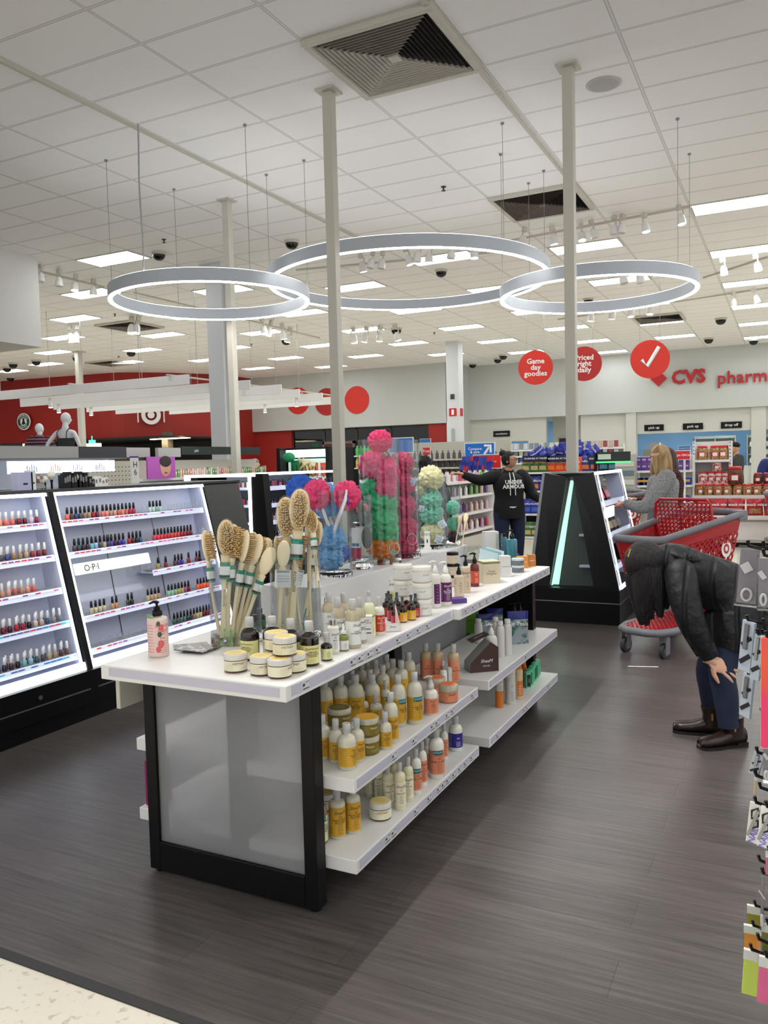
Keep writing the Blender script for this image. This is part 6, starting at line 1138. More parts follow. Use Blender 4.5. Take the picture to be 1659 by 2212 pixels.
def head(mb, c, R, s=1.0, mi=0, feat=True):
    """head ellipsoid with jaw, nose, ears, eyes, mouth; faces local +Y of R; material slots mi.. = skin, eye white, dark, lips"""
    c = Vector(c); hx, hy, hz = .073*s, .093*s, .115*s
    def f(p, d):
        q = Vector(p); low = max(0, -d.z)
        q.x *= 1-.34*low**1.4; 
        if d.y < 0: q.y *= 1-.25*low
        if abs(d.x) < .28 and d.y > .6 and -.45 < d.z < .12: q.y += .024*s*(1-abs(d.x)/.28)*(1-abs(d.z+.22)/.34)
        if d.y > .5 and .02 < d.z < .3: q.y -= .006*s*(1-abs(abs(d.x)-.35)/.35)
        if d.y > .55 and d.z < -.7: q.y += .008*s
        return q
    mb.ball(c, (hx, hy, hz), 32, 22, mi, R, f)
    for k in (-1, 1):
        mb.ball(c+R@Vector((k*.074*s, -.004*s, -.01*s)), (.009*s, .018*s, .03*s), 10, 8, mi, R)
        if feat:
            mb.ball(c+R@Vector((k*.03*s, .078*s, .012*s)), (.014*s, .009*s, .0075*s), 12, 8, mi+1, R); mb.ball(c+R@Vector((k*.03*s, .085*s, .012*s)), (.006*s, .004*s, .006*s), 8, 6, mi+2, R)
            mb.tube([c+R@Vector((k*a*s, yy*s, zz*s)) for a, yy, zz in ((.014, .092, .034), (.03, .089, .039), (.046, .077, .033))], .0028*s, 6, mi+2)
    if feat: mb.ball(c+R@Vector((0, .086*s, -.058*s)), (.024*s, .009*s, .0065*s), 12, 6, mi+3, R)
    return mb
def hand(mb, w_, d, palm_n, s=1.0, curl=.5, spread=.18, mi=0, side=1, thumb=.8):
    """palm + five separate bent fingers; w_: wrist, d: finger direction, palm_n: where the palm faces"""
    w_ = Vector(w_); d = Vector(d).normalized(); n_ = Vector(palm_n); n_ = (n_-d*n_.dot(d)).normalized(); x = d.cross(n_)*side
    R = Matrix(((x.x, d.x, n_.x), (x.y, d.y, n_.y), (x.z, d.z, n_.z)))
    mb.ball(w_+d*.048*s, (.041*s, .056*s, .016*s), 18, 12, mi, R); mb.tube([w_-d*.03*s, w_, w_+d*.03*s], [.026*s, .024*s, .028*s], 12, mi, flat=.8)
    for i, (ox, L_) in enumerate(((-.029, .068), (-.010, .078), (.010, .074), (.028, .058))):
        b_ = w_+d*.088*s+x*ox*s; a = spread*(i-1.5)*.5; dd = (d*math.cos(a)+x*math.sin(a)).normalized(); P_ = [b_-dd*.02*s, b_]; ang = 0
        for k, fr in enumerate((.45, .3, .25)):
            ang += curl*(.55, .8, .7)[k]; P_.append(P_[-1]+(dd*math.cos(ang)+n_*math.sin(ang))*L_*fr*s)
        mb.tube(P_, [.0095*s, .0095*s, .0088*s, .0078*s, .0055*s], 10, mi); mb.ball(P_[-1], .0056*s, 8, 6, mi)
    b_ = w_+d*.028*s-x*.03*s; t1 = (d*.6-x*thumb+n_*.25).normalized(); t2 = (d*.85-x*thumb*.5+n_*.35).normalized()
    mb.tube([b_, b_+t1*.032*s, b_+t1*.032*s+t2*.028*s, b_+t1*.032*s+t2*.05*s], [.015*s, .0125*s, .0105*s, .0065*s], 10, mi); mb.ball(b_+t1*.032*s+t2*.05*s, .0068*s, 8, 6, mi)
    return mb
I4 = Matrix.Identity(4)
def shoe(mb, ankle, d, s=1.0, m=0, sole=1, boot=0):
    a = Vector(ankle); d = Vector((d[0], d[1], 0)).normalized(); x = Vector((d.y, -d.x, 0)); z0 = .012
    sec = [(-.075, .030, .060, .078), (-.055, .037, .058, .1), (-.02, .038, .05, .1), (.03, .038, .038, .076), (.08, .043, .03, .056), (.13, .043, .026, .05), (.158, .036, .022, .046), (.172, .02, .014, .036)]
    vs = []; fs = []; K = 16
    for (t_, w_, hh, top) in sec:
        for k in range(K):
            q = 2*PI*k/K; zz = math.sin(q); vs.append(Vector((a.x, a.y, 0))+d*t_*s+x*w_*s*math.cos(q)*(1 if zz > 0 else .98)+Vector((0, 0, (z0+ (top*s*.5)*(1+zz) if zz > -.9 else z0))))
    for i in range(len(sec)-1):
        for k in range(K): fs.append((i*K+k, i*K+(k+1) % K, (i+1)*K+(k+1) % K, (i+1)*K+k))
    fs += [tuple(range(K)), tuple(range((len(sec)-1)*K, len(sec)*K))[::-1]]
    mb.add(vs, fs, m, True)
    prof = [(t_, w_) for t_, w_, _, _ in sec]; P_ = [Vector((a.x, a.y, 0))+d*t_*s+x*(w_+.004)*s for t_, w_ in prof]+[Vector((a.x, a.y, 0))+d*t_*s-x*(w_+.004)*s for t_, w_ in prof[::-1]]
    mb.prism(P_, (0, 0, .016), sole); mb.prism([Vector((a.x, a.y, 0))+d*t_*s+x*w_*s for t_, w_ in ((-.08, .03), (-.02, .034), (-.02, -.034), (-.08, -.03))], (0, 0, .024), sole)
    if boot: mb.tube([Vector((a.x, a.y, .05))-d*.02, a-d*.018+Vector((0, 0, -.0)), a+Vector((0, 0, boot))-d*.014], [.05*s, .046*s, .052*s], 20, m)
    return mb
HCOL = [EYEW, INK, LIP]
def person(label, loc, rz, Ht, skinm, top, bottom, arms, hairfn=None, tw=1.0, headyaw=0, headpitch=0, name='person', cat='person', topm=None, hem=.80, extra=None, sleeves=True, legs=True, shoem=None, feat=True, grp=None):
    t = thing(name, label, cat, loc, rz, grp); k = Ht/1.70
    def V(x, y, z): return Vector((x*k, y*k, z*k))
    J = {'pel': (V(0, 0, .95), .1*k, .08*k), 'wst': (V(0, 0, 1.1), .1*k, .08*k), 'chs': (V(0, 0, 1.28), .12*k, .085*k), 'nb': (V(0, -.01, 1.42), .06*k, .06*k), 'nk': (V(0, .0, 1.5), .052*k, .052*k), 'hd': (V(0, .01, 1.56), .05*k, .05*k)}
    E = [('pel', 'wst'), ('wst', 'chs'), ('chs', 'nb'), ('nb', 'nk'), ('nk', 'hd')]
    JT = {a: (b_[0], b_[1]*1.12, b_[2]*1.14) for a, b_ in J.items() if a in ('pel', 'wst', 'chs')}; JT['nb'] = (V(0, -.01, 1.435), .075*k, .075*k); ET = [('chs', 'nb'), ('wst', 'chs'), ('pel', 'wst')]
    JT['hem'] = (V(0, 0, hem), .155*tw*k*1.1, .125*tw*k*1.1); ET.append(('pel', 'hem')); hands = MB()
    for sd, (el, wr_, hdir, hn, curl) in zip((-1, 1), arms):
        S = V(sd*.185*tw, -.01, 1.365); q = 'L' if sd < 0 else 'R'; E_ = V(*el); W_ = V(*wr_)
        J['s'+q] = (S, .045*k, .045*k); J['e'+q] = (E_, .036*k, .036*k); J['w'+q] = (W_, .026*k, .026*k); E += [('chs', 's'+q), ('s'+q, 'e'+q), ('e'+q, 'w'+q)]
        JT['s'+q] = (S, .078*k*tw, .078*k*tw); JT['e'+q] = (E_, .06*k*tw, .06*k*tw); JT['w'+q] = (W_-(W_-E_).normalized()*.03*k, .044*k, .044*k); ET += [('chs', 's'+q), ('s'+q, 'e'+q), ('e'+q, 'w'+q)]
        hand(hands, W_, hdir, hn, k, curl, side=sd)
    JB = {'pel': (V(0, 0, .97), .16*tw*k, .125*tw*k)}; EB = []
    for sd in (-1, 1):
        q = 'L' if sd < 0 else 'R'; h_ = V(sd*.09*tw, 0, .86); kn = V(sd*.1*tw, .02, .48); an = V(sd*.1*tw, -.01, .09)
        J['h'+q] = (h_, .07*k, .07*k); J['k'+q] = (kn, .052*k, .052*k); J['a'+q] = (an, .036*k, .036*k); E += [('pel', 'h'+q), ('h'+q, 'k'+q), ('k'+q, 'a'+q)]
        JB['h'+q] = (h_, .1*tw*k, .1*tw*k); JB['k'+q] = (kn, .068*tw*k, .068*tw*k); JB['a'+q] = (an, .055*k, .055*k); EB += [('pel', 'h'+q), ('h'+q, 'k'+q), ('k'+q, 'a'+q)]
    body = MB(); body.mesh(skin(J, E, 'b'), I4); R = Matrix.Rotation(headyaw, 3, 'Z')@Matrix.Rotation(headpitch, 3, 'X'); HC = V(0, .025, 1.60); head(body, HC, R, k, 0, feat); b0 = len(body.v)
    body.v += hands.v; body.f += [tuple(b0+i for i in f) for f in hands.f]; body.m += hands.m; body.sm += hands.sm
    body.build('body', [skinm]+HCOL, t)
    if top:
        g_ = MB(); limb(g_, [V(0, 0, hem), V(0, 0, .95), V(0, 0, 1.1), V(0, 0, 1.26), V(0, -.005, 1.36), V(0, -.01, 1.425), V(0, 0, 1.47)], [.185*tw*k, .185*tw*k, .17*tw*k, .19*tw*k, .175*tw*k, .10*k, .068*k], 0, .72, (0, 1, 0), 28, ends=False)
        for sd, q in ((-1, 'L'), (1, 'R')):
            S, E_, W_ = JT['s'+q][0], JT['e'+q][0], JT['w'+q][0]; limb(g_, [S-Vector((sd*.03*k, 0, -.01*k)), S.lerp(E_, .35), E_, W_], [.082*k*tw, .076*k*tw, .062*k*tw, .047*k], seg=18)
        g_.build(topm or 'jacket', top, t)
    if bottom and legs:
        g_ = MB(); limb(g_, [V(0, 0, .8), V(0, 0, .9), V(0, 0, 1.04)], [.17*tw*k, .178*tw*k, .15*tw*k], 0, .74, (0, 1, 0), 24, ends=False)
        for q in 'LR': limb(g_, [JB['h'+q][0], JB['k'+q][0], JB['a'+q][0]], [.1*tw*k, .072*tw*k, .056*k], seg=18)
        g_.build('trousers', bottom, t)
    for sd in (-1, 1): shoe(MB(), V(sd*.1*tw, -.01, .09), (sd*.15, 1), k).build('shoe', shoem or [BLKPL, BLKPL], t)
    if hairfn: hairfn(t, HC, R, k)
    if extra: extra(t, HC, R, k, V)
    return t
def hair(mat, length=.0, width=.09, bun=False, back=.06, fringe=.45, curly=0):
    def g_(t, HC, R, k):
        m = MB()
        def f(p, d):
            q = Vector(p)
            if d.y > fringe and d.z < .45: q *= .8
            if curly: q *= 1+curly*noise.noise(d*5)
            return q
        m.ball(HC+R@Vector((0, -.012*k, .022*k)), (.086*k, .1*k, .108*k), 32, 20, 0, R, f)
        if length:
            N = 9
            for a in range(N):
                th = -2.2+4.4*a/(N-1)-PI/2; w0 = Vector((math.cos(th)*.072*k, math.sin(th)*.078*k, .03*k)); pts = []
                for j in range(7):
                    u = j/6; pts.append(HC+R@Vector((w0.x*(1+.35*u), w0.y*(1+.25*u)-back*u*k*.3, w0.z))+Vector((.012*math.sin(3*u+a), .008*math.cos(4*u+a*2), -length*u*k)))
                m.tube(pts, [.03*k, .036*k, .038*k, .036*k, .033*k, .026*k, .006*k], 12, 0)
        if bun: m.ball(HC+R@Vector((0, -.09*k, .1*k)), (.05*k, .05*k, .045*k), 16, 12, 0, R, lambda p, d: p*(1+.2*noise.noise(d*4)))
        m.build('hair', mat, t)
    return g_
BLKF = pm('black_fleece', (17, 17, 21), .85); bumpy(BLKF, 9, .4, (1, 1, 1), 3, .02)
def ua(t, HC, R, k, V):
    m = MB()
    for sgn in (-1, 1):
        m.tube([HC+R@Vector((sgn*.034*k+.026*k*math.cos(a*PI/8), .102*k, .012*k+.019*k*math.sin(a*PI/8))) for a in range(16)], .0028*k, 6, closed=True); m.tube([HC+R@Vector((sgn*.06*k, .1*k, .014*k)), HC+R@Vector((sgn*.078*k, .0, .018*k))], .0025*k, 6)
    m.build('glasses', INK, t)
    MB().text('UNDER\nARMOUR', .07, face(V(0, .178-.6, 1.27), (0, 1, .0)), 0, bold=.03, R=.6).build('chest_lettering', WINK, t)
    for sgn in (-.02, .03): MB().tube([V(sgn, .12, 1.43), V(sgn*1.2, .178, 1.33), V(sgn*1.5, .19, 1.12)], .0055, 6).build('drawstring', WINK, t)
    MB().lathe([(.2*k, .93*k), (.2*k, .965*k)], 28, sy=.8, cap=False).build('shirt_hem', WINK, t)
p = CAM+cf*11.0+cr*0; q = atd(1100, 1100, 10.6)
UA = person('person in black hooded jacket and glasses, hair in a bun, arm stretched left', (q.x, q.y, 0), -2.5, 1.60, SKIN2, BLKF, DENIM,
   [((-.32, .05, 1.13), (-.40, .24, 1.03), (-.35, .8, -.1), (0, 0, -1), .7), ((.43, -.02, 1.34), (.68, -.02, 1.43), (1, .05, .15), (0, 0, -1), .3)], hair(HAIRB, bun=True), 1.2, .95, 0, hem=.80, extra=ua)
def cardi(t, HC, R, k, V):
    MB().obox(V(-.1, .47, 1.13), (.06, .004, .035), Matrix.Rotation(.4, 3, 'Z')).build('held_packet', fmat((226, 150, 90), .4, 'pack'), t)
GKNIT = pm('heather_grey_knit', (150, 150, 150), .95); mottle(GKNIT, (122, 122, 124), 60, .4, .6); bumpy(GKNIT, 5, .5, (1, 1, .5), 3, .05)
q = atd(1432, 1100, 8.1)
person('person with wavy blonde hair in a loose grey sweater, head bowed', (q.x, q.y, 0), 1.85, 1.60, SKIN1, GKNIT, DENIM,
   [((-.27, .22, 1.09), (-.14, .42, 1.12), (.1, 1, 0), (0, 0, -1), .6), ((.26, .12, 1.08), (.12, .36, 1.08), (-.2, 1, 0), (0, 0, -1), .6)], hair(HAIRD, .27, fringe=.25), 1.18, .1, -.35, topm='sweater', hem=.72, extra=cardi)
PLD = pm('dark_plaid', (26, 20, 22), .9); n, l, b = nodes(PLD); ck = n.new('ShaderNodeTexBrick'); ck.inputs['Scale'].default_value = 9; ck.inputs['Color1'].default_value = lin((24, 20, 22)); ck.inputs['Color2'].default_value = lin((34, 24, 26)); ck.inputs['Mortar'].default_value = lin((130, 40, 40)); ck.inputs['Mortar Size'].default_value = .02; tcp = n.new('ShaderNodeTexCoord'); mpp_ = n.new('ShaderNodeMapping'); mpp_.inputs['Rotation'].default_value = (PI/2, 0, 0); l.new(tcp.outputs['Object'], mpp_.inputs[0]); l.new(mpp_.outputs[0], ck.inputs['Vector']); l.new(ck.outputs[0], b.inputs['Base Color'])
q = atd(1447, 1100, 9.0)
person('person with long brown hair in a dark plaid coat, mostly hidden behind the blonde shopper', (q.x, q.y, 0), 1.9, 1.58, SKIN1, PLD, DENIM,
   [((-.24, .2, 1.06), (-.12, .42, 1.12), (.1, 1, .2), (0, 0, -1), .9), ((.25, .0, 1.06), (.26, .14, .9), (0, .5, -1), (-1, 0, 0), .4)], hair(HAIRN, .34, fringe=.25), 1.15, .1, -.3, hem=.5, topm='coat')
q = atd(921, 1100, 9.0)
person('person with long dark curly hair and black jacket seen behind the magenta loofah tube', (q.x, q.y, 0), .2, 1.56, SKIN2, BLKF, DENIM,
   [((-.25, -.02, 1.1), (-.25, .14, .88), (0, .3, -1), (1, 0, 0), .4), ((.25, -.02, 1.1), (.25, .14, .88), (0, .3, -1), (-1, 0, 0), .4)], hair(HAIRB, .3, curly=.25), 1.05)
def cap(mat):
    def g_(t, HC, R, k): MB().ball(HC+R@Vector((0, -.01*k, .045*k)), (.087*k, .103*k, .09*k), 24, 14, 0, R, lambda p, d: p if d.z > -.15 else p*.9).build('knit_cap', mat, t)
    return g_
q = atd(1590, 1100, 17.5)
person('person in a black knit cap and dark green sweater before the pharmacy windows', (q.x, q.y, 0), 1.95, 1.74, SKIN2, fmat((52, 56, 52), .9, 'cloth'), DENIM, [((-.27, .1, 1.1), (-.2, .3, 1.0), (0, 1, 0), (0, 0, -1), .5), ((.27, .0, 1.1), (.28, .1, .88), (0, .3, -1), (-1, 0, 0), .4)], cap(BLKPL), 1.1, topm='sweater')
q = atd(1676, 1100, 15.5)
person('person in a navy blue jacket cut off by the right edge of the photo', (q.x, q.y, 0), .4, 1.62, SKIN2, fmat((22, 32, 96), .7, 'cloth'), DENIM, [((-.3, .0, 1.1), (-.3, .14, .88), (0, .3, -1), (1, 0, 0), .4), ((.27, 0, 1.1), (.28, .1, .88), (0, .3, -1), (-1, 0, 0), .4)], hair(HAIRB), 1.3)
q = atd(553, 1100, 20.0)
person('far person in a white shirt and grey knit cap before the red wall', (q.x, q.y, 0), -1.0, 1.66, SKIN1, fmat((206, 206, 210), .8, 'cloth'), DENIM, [((-.27, .05, 1.1), (-.2, .2, 1.0), (0, 1, 0), (0, 0, -1), .5), ((.27, .0, 1.1), (.28, .1, .88), (0, .3, -1), (-1, 0, 0), .4)], cap(GREY), topm='shirt')
q = atd(536, 1100, 20.9)
person('far person with long fair hair beside the one in the grey cap', (q.x, q.y, 0), .3, 1.58, SKIN1, fmat((60, 60, 66), .8, 'cloth'), DENIM, [((-.25, -.02, 1.1), (-.25, .14, .88), (0, .3, -1), (1, 0, 0), .4), ((.25, -.02, 1.1), (.25, .14, .88), (0, .3, -1), (-1, 0, 0), .4)], hair(HAIRD, .36))
# mannequins on a plinth
q = atd(130, 1100, 14.6); tag(MB().box(-.9, .9, -.5, .5, 0, .86).build('mannequin_plinth', WHITE, None, (q.x, q.y, 0)), 'white plinth under the two mannequins', 'plinth')
q = atd(94, 1100, 14.6); STRP = pm('maroon_striped_knit', (66, 24, 40), .8); n, l, b = nodes(STRP); wv = n.new('ShaderNodeTexWave'); wv.bands_direction = 'Z'; wv.inputs['Scale'].default_value = 5.5; tcs = n.new('ShaderNodeTexCoord'); rs_ = n.new('ShaderNodeValToRGB'); rs_.color_ramp.elements[0].position = .7; rs_.color_ramp.elements[0].color = lin((66, 22, 40)); rs_.color_ramp.elements[1].position = .85; rs_.color_ramp.elements[1].color = lin((150, 130, 140)); l.new(tcs.outputs['Object'], wv.inputs['Vector']); l.new(wv.outputs[0], rs_.inputs[0]); l.new(rs_.outputs[0], b.inputs['Base Color'])
person('white mannequin in a maroon striped top, the shorter of two', (q.x, q.y, .86), .9, 1.50, MANQ, STRP, fmat((40, 40, 46), .8, 'cloth'), [((-.27, .02, 1.1), (-.16, .2, 1.0), (.5, .8, 0), (0, 0, -1), .3), ((.27, .0, 1.1), (.3, .1, .88), (0, .3, -1), (-1, 0, 0), .3)], None, 1.0, -.9, name='mannequin', cat='mannequin', feat=False, shoem=[MANQ, MANQ], topm='striped_top')
q = atd(150, 1100, 14.3); TK = fmat((40, 50, 50), .7, 'cloth')
def strap(t, HC, R, k, V):
    for sgn in (-1, 1): MB().tube([V(sgn*.09, -.125, 1.25), V(sgn*.095, -.12, 1.36), V(sgn*.09, -.03, 1.43), V(sgn*.085, .1, 1.33)], .008, 6).build('strap', TK, t)
    MB().lathe([(.155*k, .85*k), (.14*k, 1.1*k), (.165*k, 1.25*k)], 24, sy=.78, cap=False).build('camisole', TK, t)
person('taller white mannequin in a dark strappy camisole, one hand on hip', (q.x, q.y, .86), .25, 1.66, MANQ, None, fmat((44, 44, 50), .8, 'cloth'), [((-.34, -.1, 1.12), (-.17, .02, .98), (.8, .3, -.3), (0, 1, 0), .3), ((.27, .0, 1.1), (.3, .1, .88), (0, .3, -1), (-1, 0, 0), .3)], None, .92, -.6, name='mannequin', cat='mannequin', feat=False, shoem=[MANQ, MANQ], extra=strap)
# ------------------------------------------------------------------ the shopper bending over
bw = thing('person', 'person in black quilted coat and jeans bending forward, hand on knee', 'person', (-.35, 4.5, 0)); O = Vector(bw.location)
def D(px, py, d): return atd(px, py, d)-O
d1, d2 = 4.22, 4.44
J = {'pel': (D(1608, 1325, 4.33), .09, .09), 'wst': (D(1570, 1278, 4.33), .08, .08), 'chs': (D(1500, 1245, 4.33), .085, .085), 'nb': (D(1450, 1222, 4.33), .06, .06), 'nk': (D(1425, 1226, 4.33), .05, .05), 'hd': (D(1408, 1232, 4.33), .05, .05),
     'sL': (D(1462, 1250, 4.19), .055, .055), 'eL': (D(1497, 1352, 4.14), .042, .042), 'wL': (D(1534, 1428, 4.15), .026, .026), 'sR': (D(1466, 1245, 4.47), .055, .055), 'eR': (D(1492, 1348, 4.5), .042, .042), 'wR': (D(1524, 1424, 4.43), .026, .026),
     'hL': (D(1602, 1352, 4.28), .06, .06), 'kL': (D(1560, 1440, 4.2), .045, .045), 'aL': (D(1575, 1572, 4.2), .036, .036), 'hR': (D(1598, 1350, 4.4), .06, .06), 'kR': (D(1532, 1438, 4.42), .045, .045), 'aR': (D(1534, 1546, 4.42), .036, .036)}
EE_ = [('pel', 'wst'), ('wst', 'chs'), ('chs', 'nb'), ('nb', 'nk'), ('nk', 'hd')]+[(a+s_, b_+s_) for s_ in 'LR' for a, b_ in (('s', 'e'), ('e', 'w'), ('h', 'k'), ('k', 'a'))]+[('chs', 'sL'), ('chs', 'sR'), ('pel', 'hL'), ('pel', 'hR')]
bm_ = MB().mesh(skin(J, EE_, 'b'), I4)
fwd = (-E1*.75+Vector((0, 0, -.66))).normalized(); upv = (-E1*.66+Vector((0, 0, .75))).normalized(); sx_ = fwd.cross(upv)
RH = Matrix(((sx_.x, fwd.x, upv.x), (sx_.y, fwd.y, upv.y), (sx_.z, fwd.z, upv.z))); HCb = D(1392, 1226, 4.33)
head(bm_, HCb, RH, .95)
hand(bm_, J['wL'][0], (E1*.85+Vector((0, 0, -.42))-E2*.1), (E1*.1+E2*.8+Vector((0, 0, -.4))), .96, .22, .4, side=1, thumb=1.0); hand(bm_, J['wR'][0], (E1*.6+Vector((0, 0, -.7))), (E1*.3+E2*.9), .95, .3, .25, side=-1)
bm_.build('body', [SKIN1]+HCOL, bw)
g_ = MB(); limb(g_, [D(1448, 1216, 4.33), D(1478, 1232, 4.33), D(1525, 1252, 4.33), D(1572, 1278, 4.32), D(1600, 1318, 4.3), D(1594, 1362, 4.29), D(1590, 1398, 4.29)], [.085, .125, .142, .165, .19, .185, .175], 0, .92, None, 36, ends=True)
limb(g_, [D(1470, 1240, 4.22), D(1478, 1290, 4.17), D(1497, 1350, 4.14), D(1534, 1418, 4.15)], [.082, .078, .066, .046], seg=24); limb(g_, [D(1470, 1242, 4.44), D(1478, 1290, 4.48), D(1490, 1345, 4.5), D(1522, 1412, 4.44)], [.085, .08, .066, .046], seg=24)
g_.build('quilted_coat', QUILT, bw)
MB().ball(D(1470, 1196, 4.33), (.13, .1, .045), 24, 14, M=Matrix.Rotation(-yaw*-1, 3, 'Z')@Matrix.Rotation(.2, 3, 'Y'), fn=lambda p, d: p*(1+.12*noise.noise(d*3))).build('hood', QUILT, bw)
g_ = MB()
limb(g_, [D(1606, 1345, 4.33), D(1590, 1385, 4.27), J['kL'][0], D(1568, 1505, 4.2), D(1574, 1570, 4.2)], [.09, .095, .068, .062, .05], seg=24); limb(g_, [D(1604, 1345, 4.38), D(1575, 1385, 4.42), J['kR'][0], D(1535, 1490, 4.42), D(1540, 1543, 4.42)], [.09, .095, .066, .06, .05], seg=24)
g_.build('jeans', DENIM, bw)
BRL = pm('dark_brown_leather', (38, 26, 22), .3); SOLE = pm('boot_sole', (22, 18, 16), .6)
for s_, dr in (('L', -E1*.97-E2*.2), ('R', -E1*.9+E2*.35)):
    a = J['a'+s_][0]; g0 = (atz(1578, 1612, .0) if s_ == 'L' else atz(1530, 1587, 0))-O
    mbs = shoe(MB(), (g0.x, g0.y, .12), dr, 1.05, boot=.04); mbs.v = [v for v in mbs.v]; bo = mbs.build('ankle_boot', [BRL, SOLE], bw)
    MB().tube([Vector((g0.x, g0.y, .13))-E2*.052+E1*.0, Vector((g0.x, g0.y, .095))-E2*.055], .006, 8).build('zip_pull', pm('brass', (170, 130, 70), .35, 1), bo)
hb = MB(); hb.ball(HCb+RH@Vector((0, -.025, .02)), (.092, .108, .112), 32, 20, 0, RH, lambda p, d: p*.9 if (d.y > .7 and d.z < .0) else p*1.03)
for a in range(22):
    th = 2*PI*a/22; w0 = RH@Vector((math.cos(th)*.07, math.sin(th)*.07, .02)); pts = []; Lh = .235+.05*math.sin(a*1.7)
    for j in range(7): u = j/6; pts.append(HCb+w0*(1+.12*u)+Vector((0, 0, -Lh*u))+E1*(.06*u)+Vector((.006*math.sin(4*u+a), .006*math.cos(3*u+a), 0)))
    hb.tube(pts, [.03, .036, .038, .037, .034, .028, .014], 12, 0)
hb.build('hair', HAIRB, bw)
pc = D(1360, 1192, 4.22); MB().tube([pc+Vector((0, 0, .016))+E1*.005, pc, pc-Vector((0, 0, .026))-E1*.008], .0055, 8, flat=.5).build('hair_clip', pm('gold_clip', (206, 160, 80), .3, .8), bw)
# ------------------------------------------------------------------ red carts
RP = pm('red_cart_plastic', (176, 22, 30), .35, coat=.2); GP = pm('grey_cart_plastic', (112, 112, 118), .45); TYRE = pm('dark_tyre', (50, 50, 52), .6)
def holes(P00, P10, P11, P01, nx, ny, fr=.62, th=.008, stag=True, K=10, roundness=1):
    """thick panel with real holes, bilinear between four corners"""
    P00, P10, P11, P01 = map(Vector, (P00, P10, P11, P01)); nrm = ((P10-P00).cross(P01-P00)).normalized()*th
    def B(u, v): return P00*(1-u)*(1-v)+P10*u*(1-v)+P11*u*v+P01*(1-u)*v
    m = MB()
    for j in range(ny):
        for i in range(nx):
            u0, u1, v0, v1 = i/nx, (i+1)/nx, j/ny, (j+1)/ny; cu_, cv_ = (u0+u1)/2, (v0+v1)/2; out = []; inn = []
            for k in range(K):
                a = 2*PI*(k+.5)/K; ca, sa = math.cos(a), math.sin(a); mx_ = max(abs(ca), abs(sa)); out.append((cu_+ca/mx_*.5/nx, cv_+sa/mx_*.5/ny)); inn.append((cu_+ca*.5*fr/nx, cv_+sa*.5*fr/ny))
            vs = [B(*p) for p in out]+[B(*p) for p in inn]+[B(*p)+nrm for p in out]+[B(*p)+nrm for p in inn]
            m.add(vs, [f for k in range(K) for q in [(k+1) % K] for f in ((k, q, K+q, K+k), (2*K+k, 3*K+k, 3*K+q, 2*K+q), (K+k, K+q, 3*K+q, 3*K+k))])
    return m
